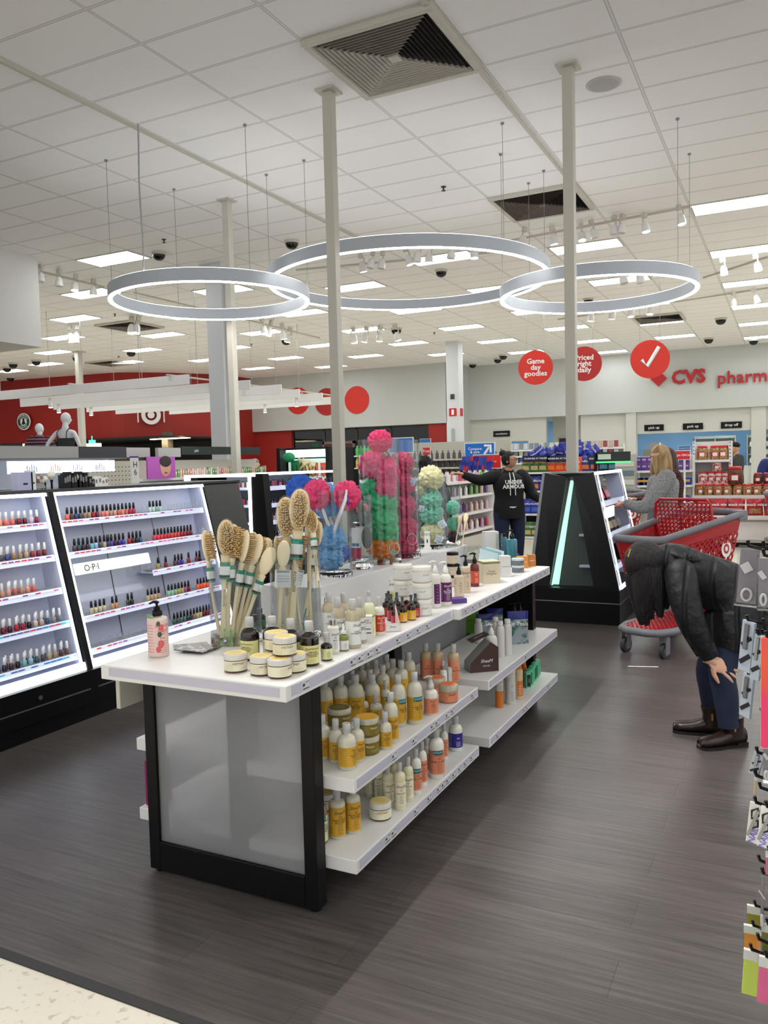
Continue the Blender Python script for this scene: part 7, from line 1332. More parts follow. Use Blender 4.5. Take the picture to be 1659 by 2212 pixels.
def cartb(label, loc, rz):
    t = thing('shopping_cart', label, 'shopping cart', loc, rz)      # local +Y = towards the handle, -Y = nose
    zf, zr = .90, 1.03; W0, W1 = .20, .28; yf, yr = -.06, .98; wb0, wb1 = .15, .22; zb0, zb1 = .56, .50; yb0, yb1 = .02, .86
    def rim(y): u = (y-yf)/(yr-yf); return W0+(W1-W0)*u, zf+(zr-zf)*u
    pts = []
    for a in range(9): th = PI*a/8; pts.append((math.cos(th)*W0, yf-.07*math.sin(th), zf))
    left = [(-W0-(W1-W0)*k/5, yf+(yr-yf)*k/5, zf+(zr-zf)*k/5) for k in range(1, 6)]; right = [(W0+(W1-W0)*k/5, yf+(yr-yf)*k/5, zf+(zr-zf)*k/5) for k in range(5, 0, -1)]
    MB().tube(pts+left+[(-W1+.04, yr+.05, zr+.01), (0, yr+.06, zr+.015), (W1-.04, yr+.05, zr+.01)]+right, .019, 12, closed=True, flat=1.5, up=(0, 0, 1)).build('rim', GP, t)
    MB().tube([(-W1+.03, yr+.08, zr+.02), (W1-.03, yr+.08, zr+.02)], .017, 12).box(-W1-.01, -W1+.06, yr-.04, yr+.1, zr-.05, zr+.03).box(W1-.06, W1+.01, yr-.04, yr+.1, zr-.05, zr+.03).build('handle', GP, t, bevel=.008)
    for s in (-1, 1):
        b = MB(); A0, A1 = Vector((s*wb0, yb0, zb0)), Vector((s*wb1, yb1, zb1)); B0, B1 = Vector((s*W0, yf, zf-.02)), Vector((s*W1, yr, zr-.03))
        m = holes(A0.lerp(B0, .1), A1.lerp(B1, .1), A1.lerp(B1, .78), A0.lerp(B0, .78), 15, 6, .62); m.add([A0, A1, A1.lerp(B1, .1), A0.lerp(B0, .1)], [(0, 1, 2, 3)]); m.add([A0.lerp(B0, .78), A1.lerp(B1, .78), B1, B0], [(0, 1, 2, 3)])
        m.build('basket_side', RP, t)
        fr = face(A1.lerp(B1, .5)*.86+A0.lerp(B0, .5)*.14+Vector((s*.012, 0, .02)), (s, -.08, .0), (0, 0, 1))
        def disc(r0, r1, e): 
            K = 28; vs = [fr@Vector((r*math.cos(2*PI*k/K), r*math.sin(2*PI*k/K), e)) for r in (r0, r1) for k in range(K)]; return vs, [(k, (k+1) % K, K+(k+1) % K, K+k) for k in range(K)]
        MB().add(*disc(.001, .068, .001)).add(*disc(.001, .055, .002), m=1).add(*disc(.034, .0555, .0022), m=1).add(*disc(.04, .068, .003)).add(*disc(.001, .02, .004)).build('bullseye_badge', [WINK, TRED], t)
    nose = []
    N = 8
    for k in range(N):
        a0, a1 = PI*k/N, PI*(k+1)/N
        def lo_(a): return Vector((math.cos(a)*wb0, yb0-.05*math.sin(a), zb0))
        def hi_(a): return Vector((math.cos(a)*W0, yf-.07*math.sin(a), zf-.02))
        nose.append(holes(lo_(a0).lerp(hi_(a0), .08), lo_(a1).lerp(hi_(a1), .08), lo_(a1).lerp(hi_(a1), .8), lo_(a0).lerp(hi_(a0), .8), 1, 7, .6)); nose[-1].add([lo_(a0).lerp(hi_(a0), .8), lo_(a1).lerp(hi_(a1), .8), hi_(a1), hi_(a0)], [(0, 1, 2, 3)]); nose[-1].add([lo_(a0), lo_(a1), lo_(a1).lerp(hi_(a1), .08), lo_(a0).lerp(hi_(a0), .08)], [(0, 1, 2, 3)])
    m = MB()
    for q in nose: m.add(q.v, q.f)
    m.build('basket_nose', RP, t); holes((-wb0, yb0, zb0), (wb0, yb0, zb0), (wb1, yb1, zb1), (-wb1, yb1, zb1), 7, 16, .6).build('basket_floor', RP, t)
    holes((-.2, yr-.12, zb1+.1), (.2, yr-.12, zb1+.1), (.23, yr-.02, zr-.03), (-.23, yr-.02, zr-.03), 7, 5, .6).build('rear_gate', RP, t)
    ch = MB(); ch.v = []; g0 = holes((-.2, yr-.36, .78), (.2, yr-.36, .78), (.235, yr-.40, 1.14), (-.235, yr-.40, 1.14), 13, 11, .72, .012, K=8); g0.build('child_seat_back', RP, t)
    MB().tube([(-.21, yr-.36, .77), (-.245, yr-.40, 1.0), (-.235, yr-.405, 1.13), (-.2, yr-.41, 1.165), (.2, yr-.41, 1.165), (.235, yr-.405, 1.13), (.245, yr-.40, 1.0), (.21, yr-.36, .77)], .012, 8).build('seat_frame', RP, t)
    # lower tray
    oz = .20; outl = [(-.2, .75), (-.21, .3), (-.2, .08), (-.16, -.04), (-.08, -.09), (.08, -.09), (.16, -.04), (.2, .08), (.21, .3), (.2, .75)]
    MB().tube([(x, y, oz) for x, y in outl], .03, 12, closed=True, flat=1.0).build('tray_frame', GP, t); holes((-.17, -.05, oz+.012), (.17, -.05, oz+.012), (.185, .72, oz+.022), (-.185, .72, oz+.022), 9, 15, .7, .01).build('tray', RP, t)
    MB().box(-.16, .16, .70, .78, oz, .38).build('tray_back', RP, t, bevel=.01)
    for s in (-1, 1):
        MB().tube([(s*.19, .72, oz), (s*.2, .8, .32), (s*.2, .84, .5), (s*.2, .82, .58)], [.026, .022, .022, .02], 10).build('upright', GP, t)
    for (x, y, r) in ((-.165, .02, .058), (.165, .02, .058), (-.2, .78, .06), (.2, .78, .06)):
        c_ = MB().obox((x+.026, y, .1), (.008, .05, .13)).obox((x-.026, y, .1), (.008, .05, .13)).obox((x, y, .165), (.06, .05, .01)); ca = c_.build('caster', GP, t)
        MB().tube([(x-.016, y, r), (x+.016, y, r)], r, 24).build('wheel', TYRE, ca); MB().tube([(x-.019, y, r), (x+.019, y, r)], r*.6, 20).build('hub', GP, ca)
    return t
th = math.radians(23)
cartb('empty red shopping cart with grey rim and bullseye badge behind the bending shopper', (-.985, 6.32, 0), -th)
q = atd(1690, 1100, 13.2); c2_ = cartb('red shopping cart cut off by the right edge near the red lidded jars', (-.05, 12.6, 0), 1.35-PI/2)
p = atz(1655, 1195, 0); c2_.location = (p.x+.1, p.y+.1, 0); c2_.rotation_euler.z = -PI/2+.2
t = thing('kitchen_brush', 'black and beige brush handle standing in the right hand cart', 'brush', (c2_.location.x+.15, c2_.location.y, .93)); MB().lathe([(.05, 0), (.12, .02), (.04, .1), (.03, .16)], 16).build('black_base', BLKF, t); MB().lathe([(.045, .16), (.05, .26), (.04, .27)], 14).build('beige_grip', fmat((196, 160, 134), .5, 'grip'), t); t.location.z = .98
p0_, p1_ = atz(1356, 1442, 0), atz(1422, 1443, 0); tag(MB().tube([p0_+Vector((0, 0, .008)), p1_+Vector((0, 0, .008))], .004, 8).build('drinking_straw', PAPER), 'white paper wrapped straw lying on the floor before the cart', 'straw')
# third cart by the UA shopper
t = cartb('red and grey cart held by the person in glasses, mostly hidden behind the A-frame', (-3.0, 10.9, 0), -1.0)
p = atd(1148, 1100, 10.9); t.location = (p.x+.45, p.y+.1, 0)
# ================================================================== SIGNS AND THE FAR STORE
def inst(nm, me, loc, rz, label, cat, grp=None, s=1.0, rot=None):
    o = mo(nm, me, None, loc, rz)
    if rot: o.rotation_euler = rot
    if s != 1: o.scale = (s,)*3
    return tag(o, label, cat, grp)
def disc_mb(r, th, fr, m=0, mb=None, K=48):
    mb = mb or MB(); vs = [fr@Vector((r*math.cos(2*PI*k/K), r*math.sin(2*PI*k/K), z)) for z in (0, th) for k in range(K)]
    return mb.add(vs, [tuple(range(K)), tuple(range(K, 2*K))]+[(k, (k+1) % K, K+(k+1) % K, K+k) for k in range(K)], m)
def ring_mb(mb, r0, r1, fr, e, m, K=48):
    vs = [fr@Vector((r*math.cos(2*PI*k/K), r*math.sin(2*PI*k/K), e)) for r in (r0, r1) for k in range(K)]; return mb.add(vs, [(k, (k+1) % K, K+(k+1) % K, K+k) for k in range(K)], m)
FY = (0, -1, 0)
def check(mb, fr, s, m): return mb.tube([fr@Vector((-.36*s, -.02*s, .012)), fr@Vector((-.12*s, -.3*s, .012)), fr@Vector((.38*s, .52*s, .012))], .085*s, 4, m, flat=.1, up=fr.to_3x3()@Vector((0, 0, 1)))
SIGNR = pm('sign_red', (206, 44, 30), .45); SIGND = pm('sign_dark_red', (168, 30, 28), .45)
for px, py, txt, lb, mt, d_ in ((1157, 794, 'Game\nday\ngoodies', 'red round hanging sign lettered Game day goodies', SIGNR, 20.0), (1262, 786, 'Priced\nright\ndaily', 'dark red round hanging sign lettered Priced right daily', SIGND, 20.0), (1404, 776, None, 'red round hanging sign with a white check mark', SIGNR, 18.0)):
    p = aty(px, py, d_); t = thing('hanging_round_sign', lb, 'sign', p); t.rotation_euler.z = .25; fr = face((0, 0, 0), FY); r_ = (37 if txt else 41)*mpp(p)
    m = disc_mb(r_, .02, fr)
    if txt: m.text(txt, r_*.42, fr@Matrix.Translation((0, 0, .022)), 1, bold=.02)
    else: check(m, fr@Matrix.Translation((0, 0, .015)), r_*1.2, 1)
    m.build('disc', [mt, WINK], t)
    for s in (-.5, .5): MB().tube([(s*r_, 0, r_*.8), (s*r_, 0, CZ-p.z)], .003, 5).build('wire', STEEL, t)
wy = 28.19
for px, py, lb, mt in ((644, 866, 'orange red wall circle with white check mark, partly behind the hanging boards', SIGNR), (706, 868, 'dark red wall circle behind the tall cream pole', SIGND), (771, 864, 'plain orange red circle on the white wall', SIGNR)):
    p = aty(px, py, wy); r_ = 31*mpp(p)*1.0; fr = face((p.x, wy, p.z), FY); m = disc_mb(.54, .02, fr)
    if px == 644: check(m, fr@Matrix.Translation((0, 0, .02)), .6, 1)
    tag(m.build('wall_circle', [mt, WINK]), lb, 'wall sign')
# pharmacy lettering
CR_ = pm('raised_red_letters', (176, 22, 26), .4); p = aty(1495, 815, WY-.06)
t = thing('pharmacy_sign', 'red raised pharmacy lettering with heart mark on the back wall', 'sign', (0, WY-.06, 0))
def raised(txt, x, z, size, bold):
    vs, fs = textgeo(txt, 0, bold); m = MB(); w_ = max(v.x for v in vs)
    for e in (0, .05): m.add([(x+v.x*size, -e, z+v.y*size) for v in vs], fs)
    return m
a = aty(1487, 815, WY-.06); m = raised('CVS', a.x, a.z, .62, .045); m.build('letters', CR_, t); a = aty(1625, 812, WY-.06); raised('pharmacy', a.x+.08, a.z-.02, .6, .012).build('letters', CR_, t)
a = aty(1423, 818, WY-.06); MB().prism([(a.x-.28, 0, a.z), (a.x, 0, a.z+.28), (a.x+.28, 0, a.z), (a.x, 0, a.z-.28)], (0, -.05, 0)).build('heart_mark', CR_, t)
for px, py, txt, lb in ((1413, 924, 'pick up', 'black sign lettered pick up, left one'), (1497, 921, 'pick up', 'black sign lettered pick up, middle one'), (1580, 918, 'drop off', 'black sign lettered drop off'), (1084, 937, 'consultation', 'black sign lettered consultation')):
    yy = WY+.19; p = aty(px, py, yy-.0); m = MB().obox((p.x, yy-.03, p.z), (.66, .03, .22)).text(txt, .13 if len(txt) < 10 else .1, face((p.x, yy-.046, p.z), FY), 1, bold=.005); tag(m.build('counter_sign', [BLKPL, WINK]), lb, 'sign')
p = aty(1156, 968, WY+1.1); tag(MB().obox((p.x, WY+1.1, p.z), (.95, .02, .5)).text('Let us fill your\nprescription while\nyou fill your cart.', .09, face((p.x, WY+1.085, p.z-.03), FY), 1, bold=.01).build('poster', [fmat((140, 190, 210), .5, 'print'), INK]), 'pale blue pharmacy poster on the back wall', 'poster')
p = aty(1222, 962, WY+1.1); tag(MB().obox((p.x, WY+1.1, p.z), (.5, .02, .55)).build('poster', fmat((60, 26, 30), .5, 'print')), 'dark maroon poster beside the cream pole', 'poster')
# pharmacy interior: cabinets, printer, shelves
t = thing('wall_cabinet', 'white cabinet with a box on top inside the pharmacy window', 'cabinet', (aty(1420, 980, WY+2).x, WY+2, 0)); MB().box(-.5, .5, -.2, .3, 0, 1.75).build('body', OFFW, t, bevel=.01); MB().box(-.3, .1, -.15, .2, 1.75, 2.0).build('box_on_top', PAPER, t); MB().box(-.02, .02, -.22, -.2, 1.1, 1.6).build('handle', GREY, t)
for i, (px, w_) in enumerate(((1545, 1.4), (1650, 1.1))):
    x = aty(px, 980, WY+3).x; t = thing('pharmacy_shelf', 'pale shelf of bottles inside the pharmacy, %s' % ('left', 'right')[i], 'shelf', (x, WY+3, 0)); m = MB(); m.box(-w_/2, w_/2, .2, .25, 0, 2.2)
    for z in (1.15, 1.45, 1.75, 2.1): m.box(-w_/2, w_/2, -.1, .25, z, z+.03)
    for xx in (-w_/2, 0, w_/2): m.box(xx-.02, xx+.02, -.1, .25, 0, 2.2)
    m.build('frame', fmat((176, 186, 178), .5), t)
    for z in (1.18, 1.48, 1.78):
        for k in range(8): tag(MB().lathe([(.05, 0), (.05, .12), (.03, .14), (.03, .17)], 10).build('medicine_bottle', fmat(random.choice([(220, 220, 215), (90, 110, 130), (200, 200, 190)]), .4, 'plastic'), None, (x-w_/2+.12+.18*k, WY+2.95, z)), 'medicine bottle, %s from left, %s shelf, %s pharmacy rack' % (nth(k), nth([1.18, 1.48, 1.78].index(z)), ('left', 'right')[i]), 'bottle', 'pharmacy bottles')
# coffee roundel and dining emblem on the red wall
def redwall(px, py):
    best = min(range(24), key=lambda i: abs((arc[i][0]/arc[i][1])-(ray(px, py).x/ray(px, py).y))); (x0, y0), (x1, y1) = arc[best], arc[best+1]; n_ = Vector((y1-y0, -(x1-x0), 0)).normalized(); d = ray(px, py); k = n_.dot(Vector((x0, y0, H))-CAM)/n_.dot(d); return CAM+d*k+n_*.14, n_
p, n_ = redwall(58, 911); fr = face(p, n_); GRN = fmat((18, 74, 48), .5, 'print'); m = disc_mb(.33, .03, fr, 1)
ring_mb(m, .17, .31, fr, .032, 0); ring_mb(m, .295, .31, fr, .034, 1)
for txt, a0, fl in (('STARBUCKS', 0, 1), ('COFFEE', PI, -1)):
    for i, ch in enumerate(txt):
        a = (len(txt)/2-.5-i)*(.27 if fl > 0 else -.3); an = PI/2+a if fl > 0 else -PI/2+a
        M = fr@Matrix.Rotation(an-PI/2 if fl > 0 else an+PI/2, 4, 'Z')@Matrix.Translation((0, .238*fl, .036)); m.text(ch, .1, M, 1, bold=.02)
m.ball(fr@Vector((0, .05, .034)), (.05, .05, .004), 12, 8, 2, fr.to_3x3()); m.prism([fr@Vector(v) for v in ((-.06, .09, .033), (.06, .09, .033), (.08, .14, .033), (.03, .12, .033), (0, .16, .033), (-.03, .12, .033), (-.08, .14, .033))], n_*.004, 2)
m.prism([fr@Vector(v) for v in ((-.05, .02, .033), (.05, .02, .033), (.11, -.13, .033), (.04, -.1, .033), (0, -.15, .033), (-.04, -.1, .033), (-.11, -.13, .033))], n_*.004, 2)
o = m.build('coffee_roundel', [GRN, WINK, INK]); tag(o, 'round green and white coffee roundel on the red wall', 'wall sign')
p, n_ = redwall(325, 897); fr = face(p, n_); t = thing('dining_emblem', 'white bullseye plate with fork and spoon on the red wall', 'wall sign', (0, 0, 0)); m = MB(); ring_mb(m, .21, .36, fr, .04, 0); disc_mb(.13, .04, fr, 0, m); m.build('plate', WINK, t)
m = MB(); m.tube([fr@Vector((-.48, -.28, .02)), fr@Vector((-.48, .1, .02))], .025, 8); m.obox(fr@Vector((-.48, .13, .02)), (.1, .02, .06), fr.to_3x3()@Matrix.Rotation(PI/2, 3, 'X'))
for k in (-1, 0, 1): m.tube([fr@Vector((-.48+.037*k, .13, .02)), fr@Vector((-.48+.04*k, .28, .02))], .011, 6)
m.build('fork', WINK, t); MB().tube([fr@Vector((.48, -.28, .02)), fr@Vector((.48, .12, .02))], .025, 8).ball(fr@Vector((.48, .2, .02)), (.055, .1, .015), 14, 10, 0, fr.to_3x3()).build('spoon', WINK, t)
for i, (px, py) in enumerate(((68, 962), (199, 962))): q = aty(px, py, 19); tag(MB().box(-.3, .3, -.1, .1, -.06, .06).box(-.03, .03, -.03, .03, -q.z, -.06).build('amber_lit_sign', pm('amber_glow', (255, 226, 180), .4, emit=1.5), None, q), 'small amber lit sign below the red wall, %s' % ('left by the striped mannequin', 'right of the thin pole')[i], 'lit sign')
q = aty(199, 955, 21); tag(MB().box(-.14, .14, -.02, .02, -.07, .07).box(-.01, .01, -.01, .01, .07, 2.7-q.z).build('exit_light', pm('exit_green', (60, 230, 150), .4, emit=2.5), None, q), 'green glowing exit light in the dark cafe', 'exit sign')
for i in range(6): q = aty(347+10*(i//3)*4, 935+4*(i % 3), 24); tag(MB().box(-.45, .45, -.1, .1, 0, .02).build('cafe_light', pm('cafe_glow', (250, 244, 226), .4, emit=4), None, (q.x, q.y, 2.61)), 'thin cafe ceiling light, %s' % nth(i), 'ceiling light', 'cafe lights')
# hanging white boards
for i, (pxl, pyl, pxr, pyr) in enumerate(((-60, 847, 408, 806), (44, 862, 540, 822), (116, 870, 608, 840), (187, 874, 648, 855), (250, 880, 697, 862), (366, 884, 725, 868))):
    z = 3.32; a = atz(pxl, pyl, z); b_ = atz(pxr, pyr, z); yy = 12.2+1.18*i; a = aty(pxl, pyl, yy); b_ = aty(pxr, pyr, yy); z_ = 3.18 if i == 0 else 3.13
    t = thing('hanging_board', 'long white hanging board, %s from the front' % nth(i), 'ceiling board', ((a.x+b_.x)/2, yy, z_), 0, 'white hanging boards at left'); L_ = (b_.x-a.x)/2; MB().box(-L_, L_, -.02, .02, -.095, .095).build('board', WHITE, t, bevel=.004)
    for s in (-.7, .6): MB().tube([(s*L_, 0, .095), (s*L_, 0, CZ-z_)], .006, 5).build('hanger', STEEL, t)
for i, x_ in enumerate((-13.2, -10.6)): t = MB().box(x_-.03, x_+.03, 12.1, 18.3, 3.275, 3.3).build('board_rail', OFFW); tag(t, 'white rail joining the hanging boards, %s' % ('left', 'right')[i], 'rail')
for i, (px, py) in enumerate(((109, 866), (126, 865), (196, 871), (640, 853), (571, 842))): q = aty(px, py, 12.2+1.18*min(i, 4)); q.z = 3.045; o = dup(SPL, q, 0, 'lit white spotlight under the hanging boards, %s from left' % nth(i)); o.scale = (.8,)*3
# ------------------------------------------------------------------ shelving with goods
def rack(label, x, y, w_, zs_, facing='-Y', d=.42, base=.2, top=None, mat=WHITE, nm='shelving_unit', backm=None):
    t = thing(nm, label, 'shelving unit', (x, y, 0), 0 if facing == '-Y' else PI/2); top = top or max(zs_)+.4
    MB().box(-w_/2, w_/2, d-.03, d, 0, top).build('back', backm or OFFW, t)
    for s in (-1, 1): MB().box(s*w_/2-.015, s*w_/2+.015, d-.06, d, 0, top).build('upright', mat, t)
    MB().box(-w_/2, w_/2, 0, d, 0, base).build('base', mat if base > .3 else BLACK if backm else mat, t)
    for z in zs_: MB().box(-w_/2, w_/2, 0, d-.03, z-.035, z).build('shelf', mat, t)
    return t
def bagmesh(w_, h_, th, c, c2, txt=None, c3=None):
    m = MB(); N = 7; vs = []; fs = []
    for s in (-1, 1):
        for j in range(N+1):
            v = j/N
            for i in range(N+1): u = i/N; e = (math.sin(PI*u)*math.sin(PI*v))**.5; vs.append(((u-.5)*w_*(1-.08*math.sin(PI*v)), s*th/2*e+.004*math.sin(17*u+5*v), v*h_))
    n_ = (N+1)**2
    for s in range(2):
        for j in range(N):
            for i in range(N): a = s*n_+j*(N+1)+i; f = (a, a+1, a+N+2, a+N+1); fs.append(f if s == 0 else f[::-1])
    m.add(vs, fs, 0, True); m.m = [1 if .12 < sum(vs[i][2] for i in f)/4/h_ < .42 and abs(sum(vs[i][0] for i in f)/4) < w_*.3 else 0 for f in m.f]
    if txt: m.text(txt, w_*.24, face((0, -th/2-.006, h_*.66), FY), 2, bold=.02)
    return m.data('bag', [c, c2, c3 or WINK])
cc = lambda c: fmat(c, .3, 'pack', coat=.3)
BG = {'blue': bagmesh(.2, .28, .09, cc((30, 46, 150)), cc((60, 90, 190)), 'Doritos'), 'orange': bagmesh(.2, .27, .09, cc((222, 70, 34)), cc((240, 130, 40)), 'Doritos'), 'green': bagmesh(.2, .28, .08, cc((56, 110, 56)), cc((206, 176, 110)), 'TOSTITOS'),
      'ruff': bagmesh(.2, .28, .09, cc((40, 50, 130)), cc((226, 120, 60)), 'Ruffles'), 'navy': bagmesh(.2, .28, .08, cc((26, 34, 60)), cc((80, 150, 170)), 'TOSTITOS'), 'nuts': bagmesh(.26, .27, .09, cc((176, 28, 40)), mottle(pm('nut_mix', (196, 160, 104), .6), (120, 80, 50), 60, .4, .6), 'snack mix'),
      'yell': bagmesh(.18, .22, .07, cc((222, 170, 60)), cc((240, 200, 110))), 'wht': bagmesh(.3, .24, .1, cc((150, 180, 110)), cc((160, 40, 40)))}
RY = 14.9
def zy(py, y=RY, px=1160): return aty(px, py, y).z
t = rack('black rack packed with chip bags behind the shopper in glasses', (aty(1122, 1100, RY).x+aty(1336, 1100, RY).x)/2, RY, aty(1336, 1100, RY).x-aty(1122, 1100, RY).x, [zy(1160), zy(1110), zy(1060), zy(1020)], base=zy(1172), top=1.42, mat=WHITE, backm=BLACK, nm='snack_rack')
x0, x1 = aty(1124, 1100, RY).x, aty(1334, 1100, RY).x
for r_, (py, kinds) in enumerate(((1020, ('green', 'green', 'orange', 'orange', 'orange', 'ruff', 'navy', 'navy')), (1060, ('ruff', 'blue', 'ruff', 'blue', 'ruff', 'blue', 'green', 'navy')), (1110, ('blue', 'navy', 'ruff', 'blue', 'orange', 'green', 'blue', 'navy')), (1160, ('green', 'wht', 'wht', 'green', 'yell', 'green', 'wht', 'green')))):
    n_ = 11
    for i in range(n_):
        k = kinds[min(i*8//n_, 7)]; inst('chip_bag', BG[k], (x0+.1+(x1-x0-.2)*i/(n_-1), RY+.1, zy(py)), random.uniform(-.25, .25), '%s chip bag, %s from left, %s row of the snack rack' % ({'blue': 'blue', 'orange': 'orange', 'green': 'green', 'ruff': 'blue and orange', 'navy': 'dark navy', 'wht': 'pale green', 'yell': 'yellow'}[k], nth(i), nth(r_)), 'chip bag', 'bags on the snack rack', 1.0)
for i, (px, w_) in enumerate(((1158, .52), (1210, .5), (1300, .5))):
    p = aty(px, 991, RY-.02); tag(MB().obox((p.x, RY-.03, p.z), (w_, .02, .12)).text('SCORE BIG AT TARGET', .042, face((p.x, RY-.042, p.z+.005), FY), 1, bold=.02).build('rack_header', [fmat((14, 22, 60), .4), WINK]), 'navy header banner in white capitals above the chips, %s of three' % ('left', 'middle', 'right')[i], 'sign')
    for k in range(5): inst('yellow_tub', MB().lathe([(.04, 0), (.045, .07), (.048, .07), (.048, .085)], 12).data('yellow_tub', cc((206, 156, 60))) if (i, k) == (0, 0) else YTM, (p.x-.22+.11*k, RY+.05, 1.43), 0, 'yellow dip tub above the %s navy header, %s from left' % (('left', 'middle', 'right')[i], nth(k)), 'tub', 'yellow dip tubs'); YTM = bpy.data.meshes['yellow_tub']
for i in range(22):
    u = i/21; px = 1165+110*u; inst('chip_bag', BG['blue'], aty(px+random.uniform(-4, 4), 985-6*(i % 3)-10*max(0, 1-abs(u-.75)*4), RY+.2+.08*(i % 2))-Vector((0, 0, .12)), 0, 'blue chip bag in the heap above the rack, %s from left' % nth(i), 'chip bag', 'heap of blue bags', .9, (random.uniform(-.6, .6), random.uniform(-.9, .9), random.uniform(-.5, .5)))
# aisle shelving facing +X left of the shopper
SX = -4.75
ya, yb = atx(958, 1050, SX).y, atx(1064, 1050, SX).y
t = thing('aisle_shelving', 'white aisle shelving with pink and white bottles left of the shopper in glasses', 'shelving unit', (SX, ya, 0))
MB().box(-.42, -.39, 0, yb-ya, 0, 1.25).build('back', OFFW, t); MB().box(-.4, 0, 0, yb-ya, 0, .25).build('base', OFFW, t)
zz = [atx(1040, py, SX).z for py in (1036, 1066, 1102, 1140)]
for z in zz: MB().box(-.4, .02, 0, yb-ya, z-.04, z).build('shelf', WHITE, t)
PKS = [(226, 180, 190), (222, 214, 214), (200, 70, 90), (190, 160, 190), (226, 226, 220), (120, 170, 90), (120, 90, 150), (210, 190, 170)]
BT = [MB().lathe([(.028, 0), (.03, .01), (.03, .12), (.012, .14), (.012, .165)], 12).data('small_bottle', cc(c)) for c in PKS]
for r_, z in enumerate(zz):
    n_ = 26
    for i in range(n_):
        inst('toiletry_bottle', BT[(i*5//n_+r_*2+i % 2) % 8], (SX-.06-.05*(i % 3), ya+.08+(yb-ya-.16)*i/(n_-1), z), 0, 'small toiletry bottle, %s from near on the %s aisle shelf by the shopper' % (nth(i), nth(r_)), 'bottle', 'toiletries in the side aisle')
BPK = [MB().obox((0, 0, .05), (.12, .1, .1)).data('blue_pack', cc((34, 50, 150))), MB().obox((0, 0, .05), (.1, .1, .1)).data('red_pack', cc((190, 40, 60)))]
for i in range(24): inst('wipes_pack', BPK[1 if i % 5 == 3 else 0], aty(1000+2.6*i, 1010-9*(i % 3), 14.0)-Vector((0, 0, .05)), random.uniform(-.4, .4), 'blue or red wipes pack, %s from left in the pile under the Compare sign' % nth(i), 'pack', 'piled wipes packs')
q = aty(1035, 1018, 14.0); tag(MB().box(q.x-.5, q.x+.45, 13.8, 14.3, 0, q.z-.06).build('display_bin', WHITE), 'white bin carrying the blue wipes packs', 'display bin')
def bsign(px0, py0, px1, py1, y, c, txt, label, tc=WINK, arrow=False, nm='shelf_sign', sz=.3, post=True):
    a, b_ = aty(px0, py0, y), aty(px1, py1, y); w_, h_ = b_.x-a.x, abs(a.z-b_.z); c_ = (a+b_)/2; m = MB().obox(c_, (w_, .015, h_)).obox((c_.x, y-.009, c_.z), (w_*.94, .004, h_*.88), m=1)
    if txt: m.text(txt, h_*sz, face((c_.x-(w_*.15 if arrow else 0), y-.013, c_.z), FY), 2, bold=.01)
    if arrow: m.tube([(c_.x+w_*.16, y-.013, c_.z-h_*.25), (c_.x+w_*.32, y-.013, c_.z+h_*.2)], h_*.08, 6, 2).tube([(c_.x+w_*.16, y-.013, c_.z+h_*.28), (c_.x+w_*.36, y-.013, c_.z+h_*.28), (c_.x+w_*.36, y-.013, c_.z-h_*.15)], h_*.08, 6, 2)
    if post: m.box(c_.x-.015, c_.x+.015, y, y+.02, 0, c_.z)
    return tag(m.build(nm, [WHITE, fmat(c, .45, 'sign'), tc]), label, 'sign')
bsign(1003, 957, 1070, 989, 14.6, (20, 110, 200), 'Compare\n& save', 'blue sign lettered Compare & save with a white arrow', arrow=True, sz=.24)
bsign(1022, 982, 1084, 1012, 14.3, (214, 40, 34), 'Target GiftCard', 'red gift card sign below the blue Compare sign', sz=.2)
bsign(840, 946, 894, 978, 15.5, (40, 110, 190), None, 'blue sign behind the tall tubes'); bsign(907, 948, 931, 956, 18, (40, 110, 180), None, 'small blue aisle sign left of the far column', post=True)
bsign(913, 966, 930, 983, 13.5, (206, 50, 44), 'Free', 'small red sign lettered Free above the bottles', sz=.5)
bsign(914, 984, 931, 1000, 13.5, (226, 222, 214), None, 'white offer card under the red Free sign'); bsign(1435, 974, 1492, 993, 13.6, (204, 40, 40), 'Free $5 Target GiftCard', 'long red Free gift card sign behind the blonde shopper', sz=.3); bsign(1465, 964, 1492, 972, 13.9, (40, 90, 160), 'Compare & save', 'thin blue Compare sign by the white jar shelves', sz=.4)
# pegboard half walls and bottles beyond the tubes
t = rack('grey aisle shelving with dark bottles beyond the loofah tubes', aty(935, 1000, 16).x, 16, 3.2, [zy(1010, 16, 930), zy(992, 16, 930), zy(1030, 16, 930)], base=.2, top=zy(955, 16, 930), mat=OFFW)
for r_, py in enumerate((992, 1010, 1030)):
    for i in range(24): inst('dark_bottle', BTD if (r_ or i) else MB().lathe([(.035, 0), (.035, .12), (.014, .14), (.014, .18)], 10).data('dark_bottle', cc((70, 62, 66))), (aty(935, 1000, 16).x-1.5+.13*i, 16.1, zy(py, 16, 930)), 0, 'dark bottle, %s from left, %s row beyond the tubes' % (nth(i), nth(r_)), 'bottle', 'dark bottles beyond the tubes'); BTD = bpy.data.meshes['dark_bottle']
t = rack('white aisle shelving of pharmacy goods below the consultation sign', aty(1130, 980, 19).x, 19, 4.6, [zy(972, 19, 1130), zy(985, 19, 1130), zy(1000, 19, 1130)], base=.2, top=zy(966, 19, 1130)+.02, mat=WHITE)
PKB = [MB().obox((0, 0, .08), (.09, .06, .16)).data('box', cc(c)) for c in ((210, 206, 196), (60, 90, 160), (190, 170, 160), (150, 60, 60), (200, 210, 220), (130, 140, 150))]
for r_, py in enumerate((972, 985, 1000)):
    for i in range(36): inst('medicine_box', PKB[(i//4+r_+i % 2) % 6], (aty(1130, 980, 19).x-2.2+.125*i, 19.1, zy(py, 19, 1130)), 0, 'medicine box, %s from left, %s row under the consultation sign' % (nth(i), nth(r_)), 'box', 'medicine boxes')
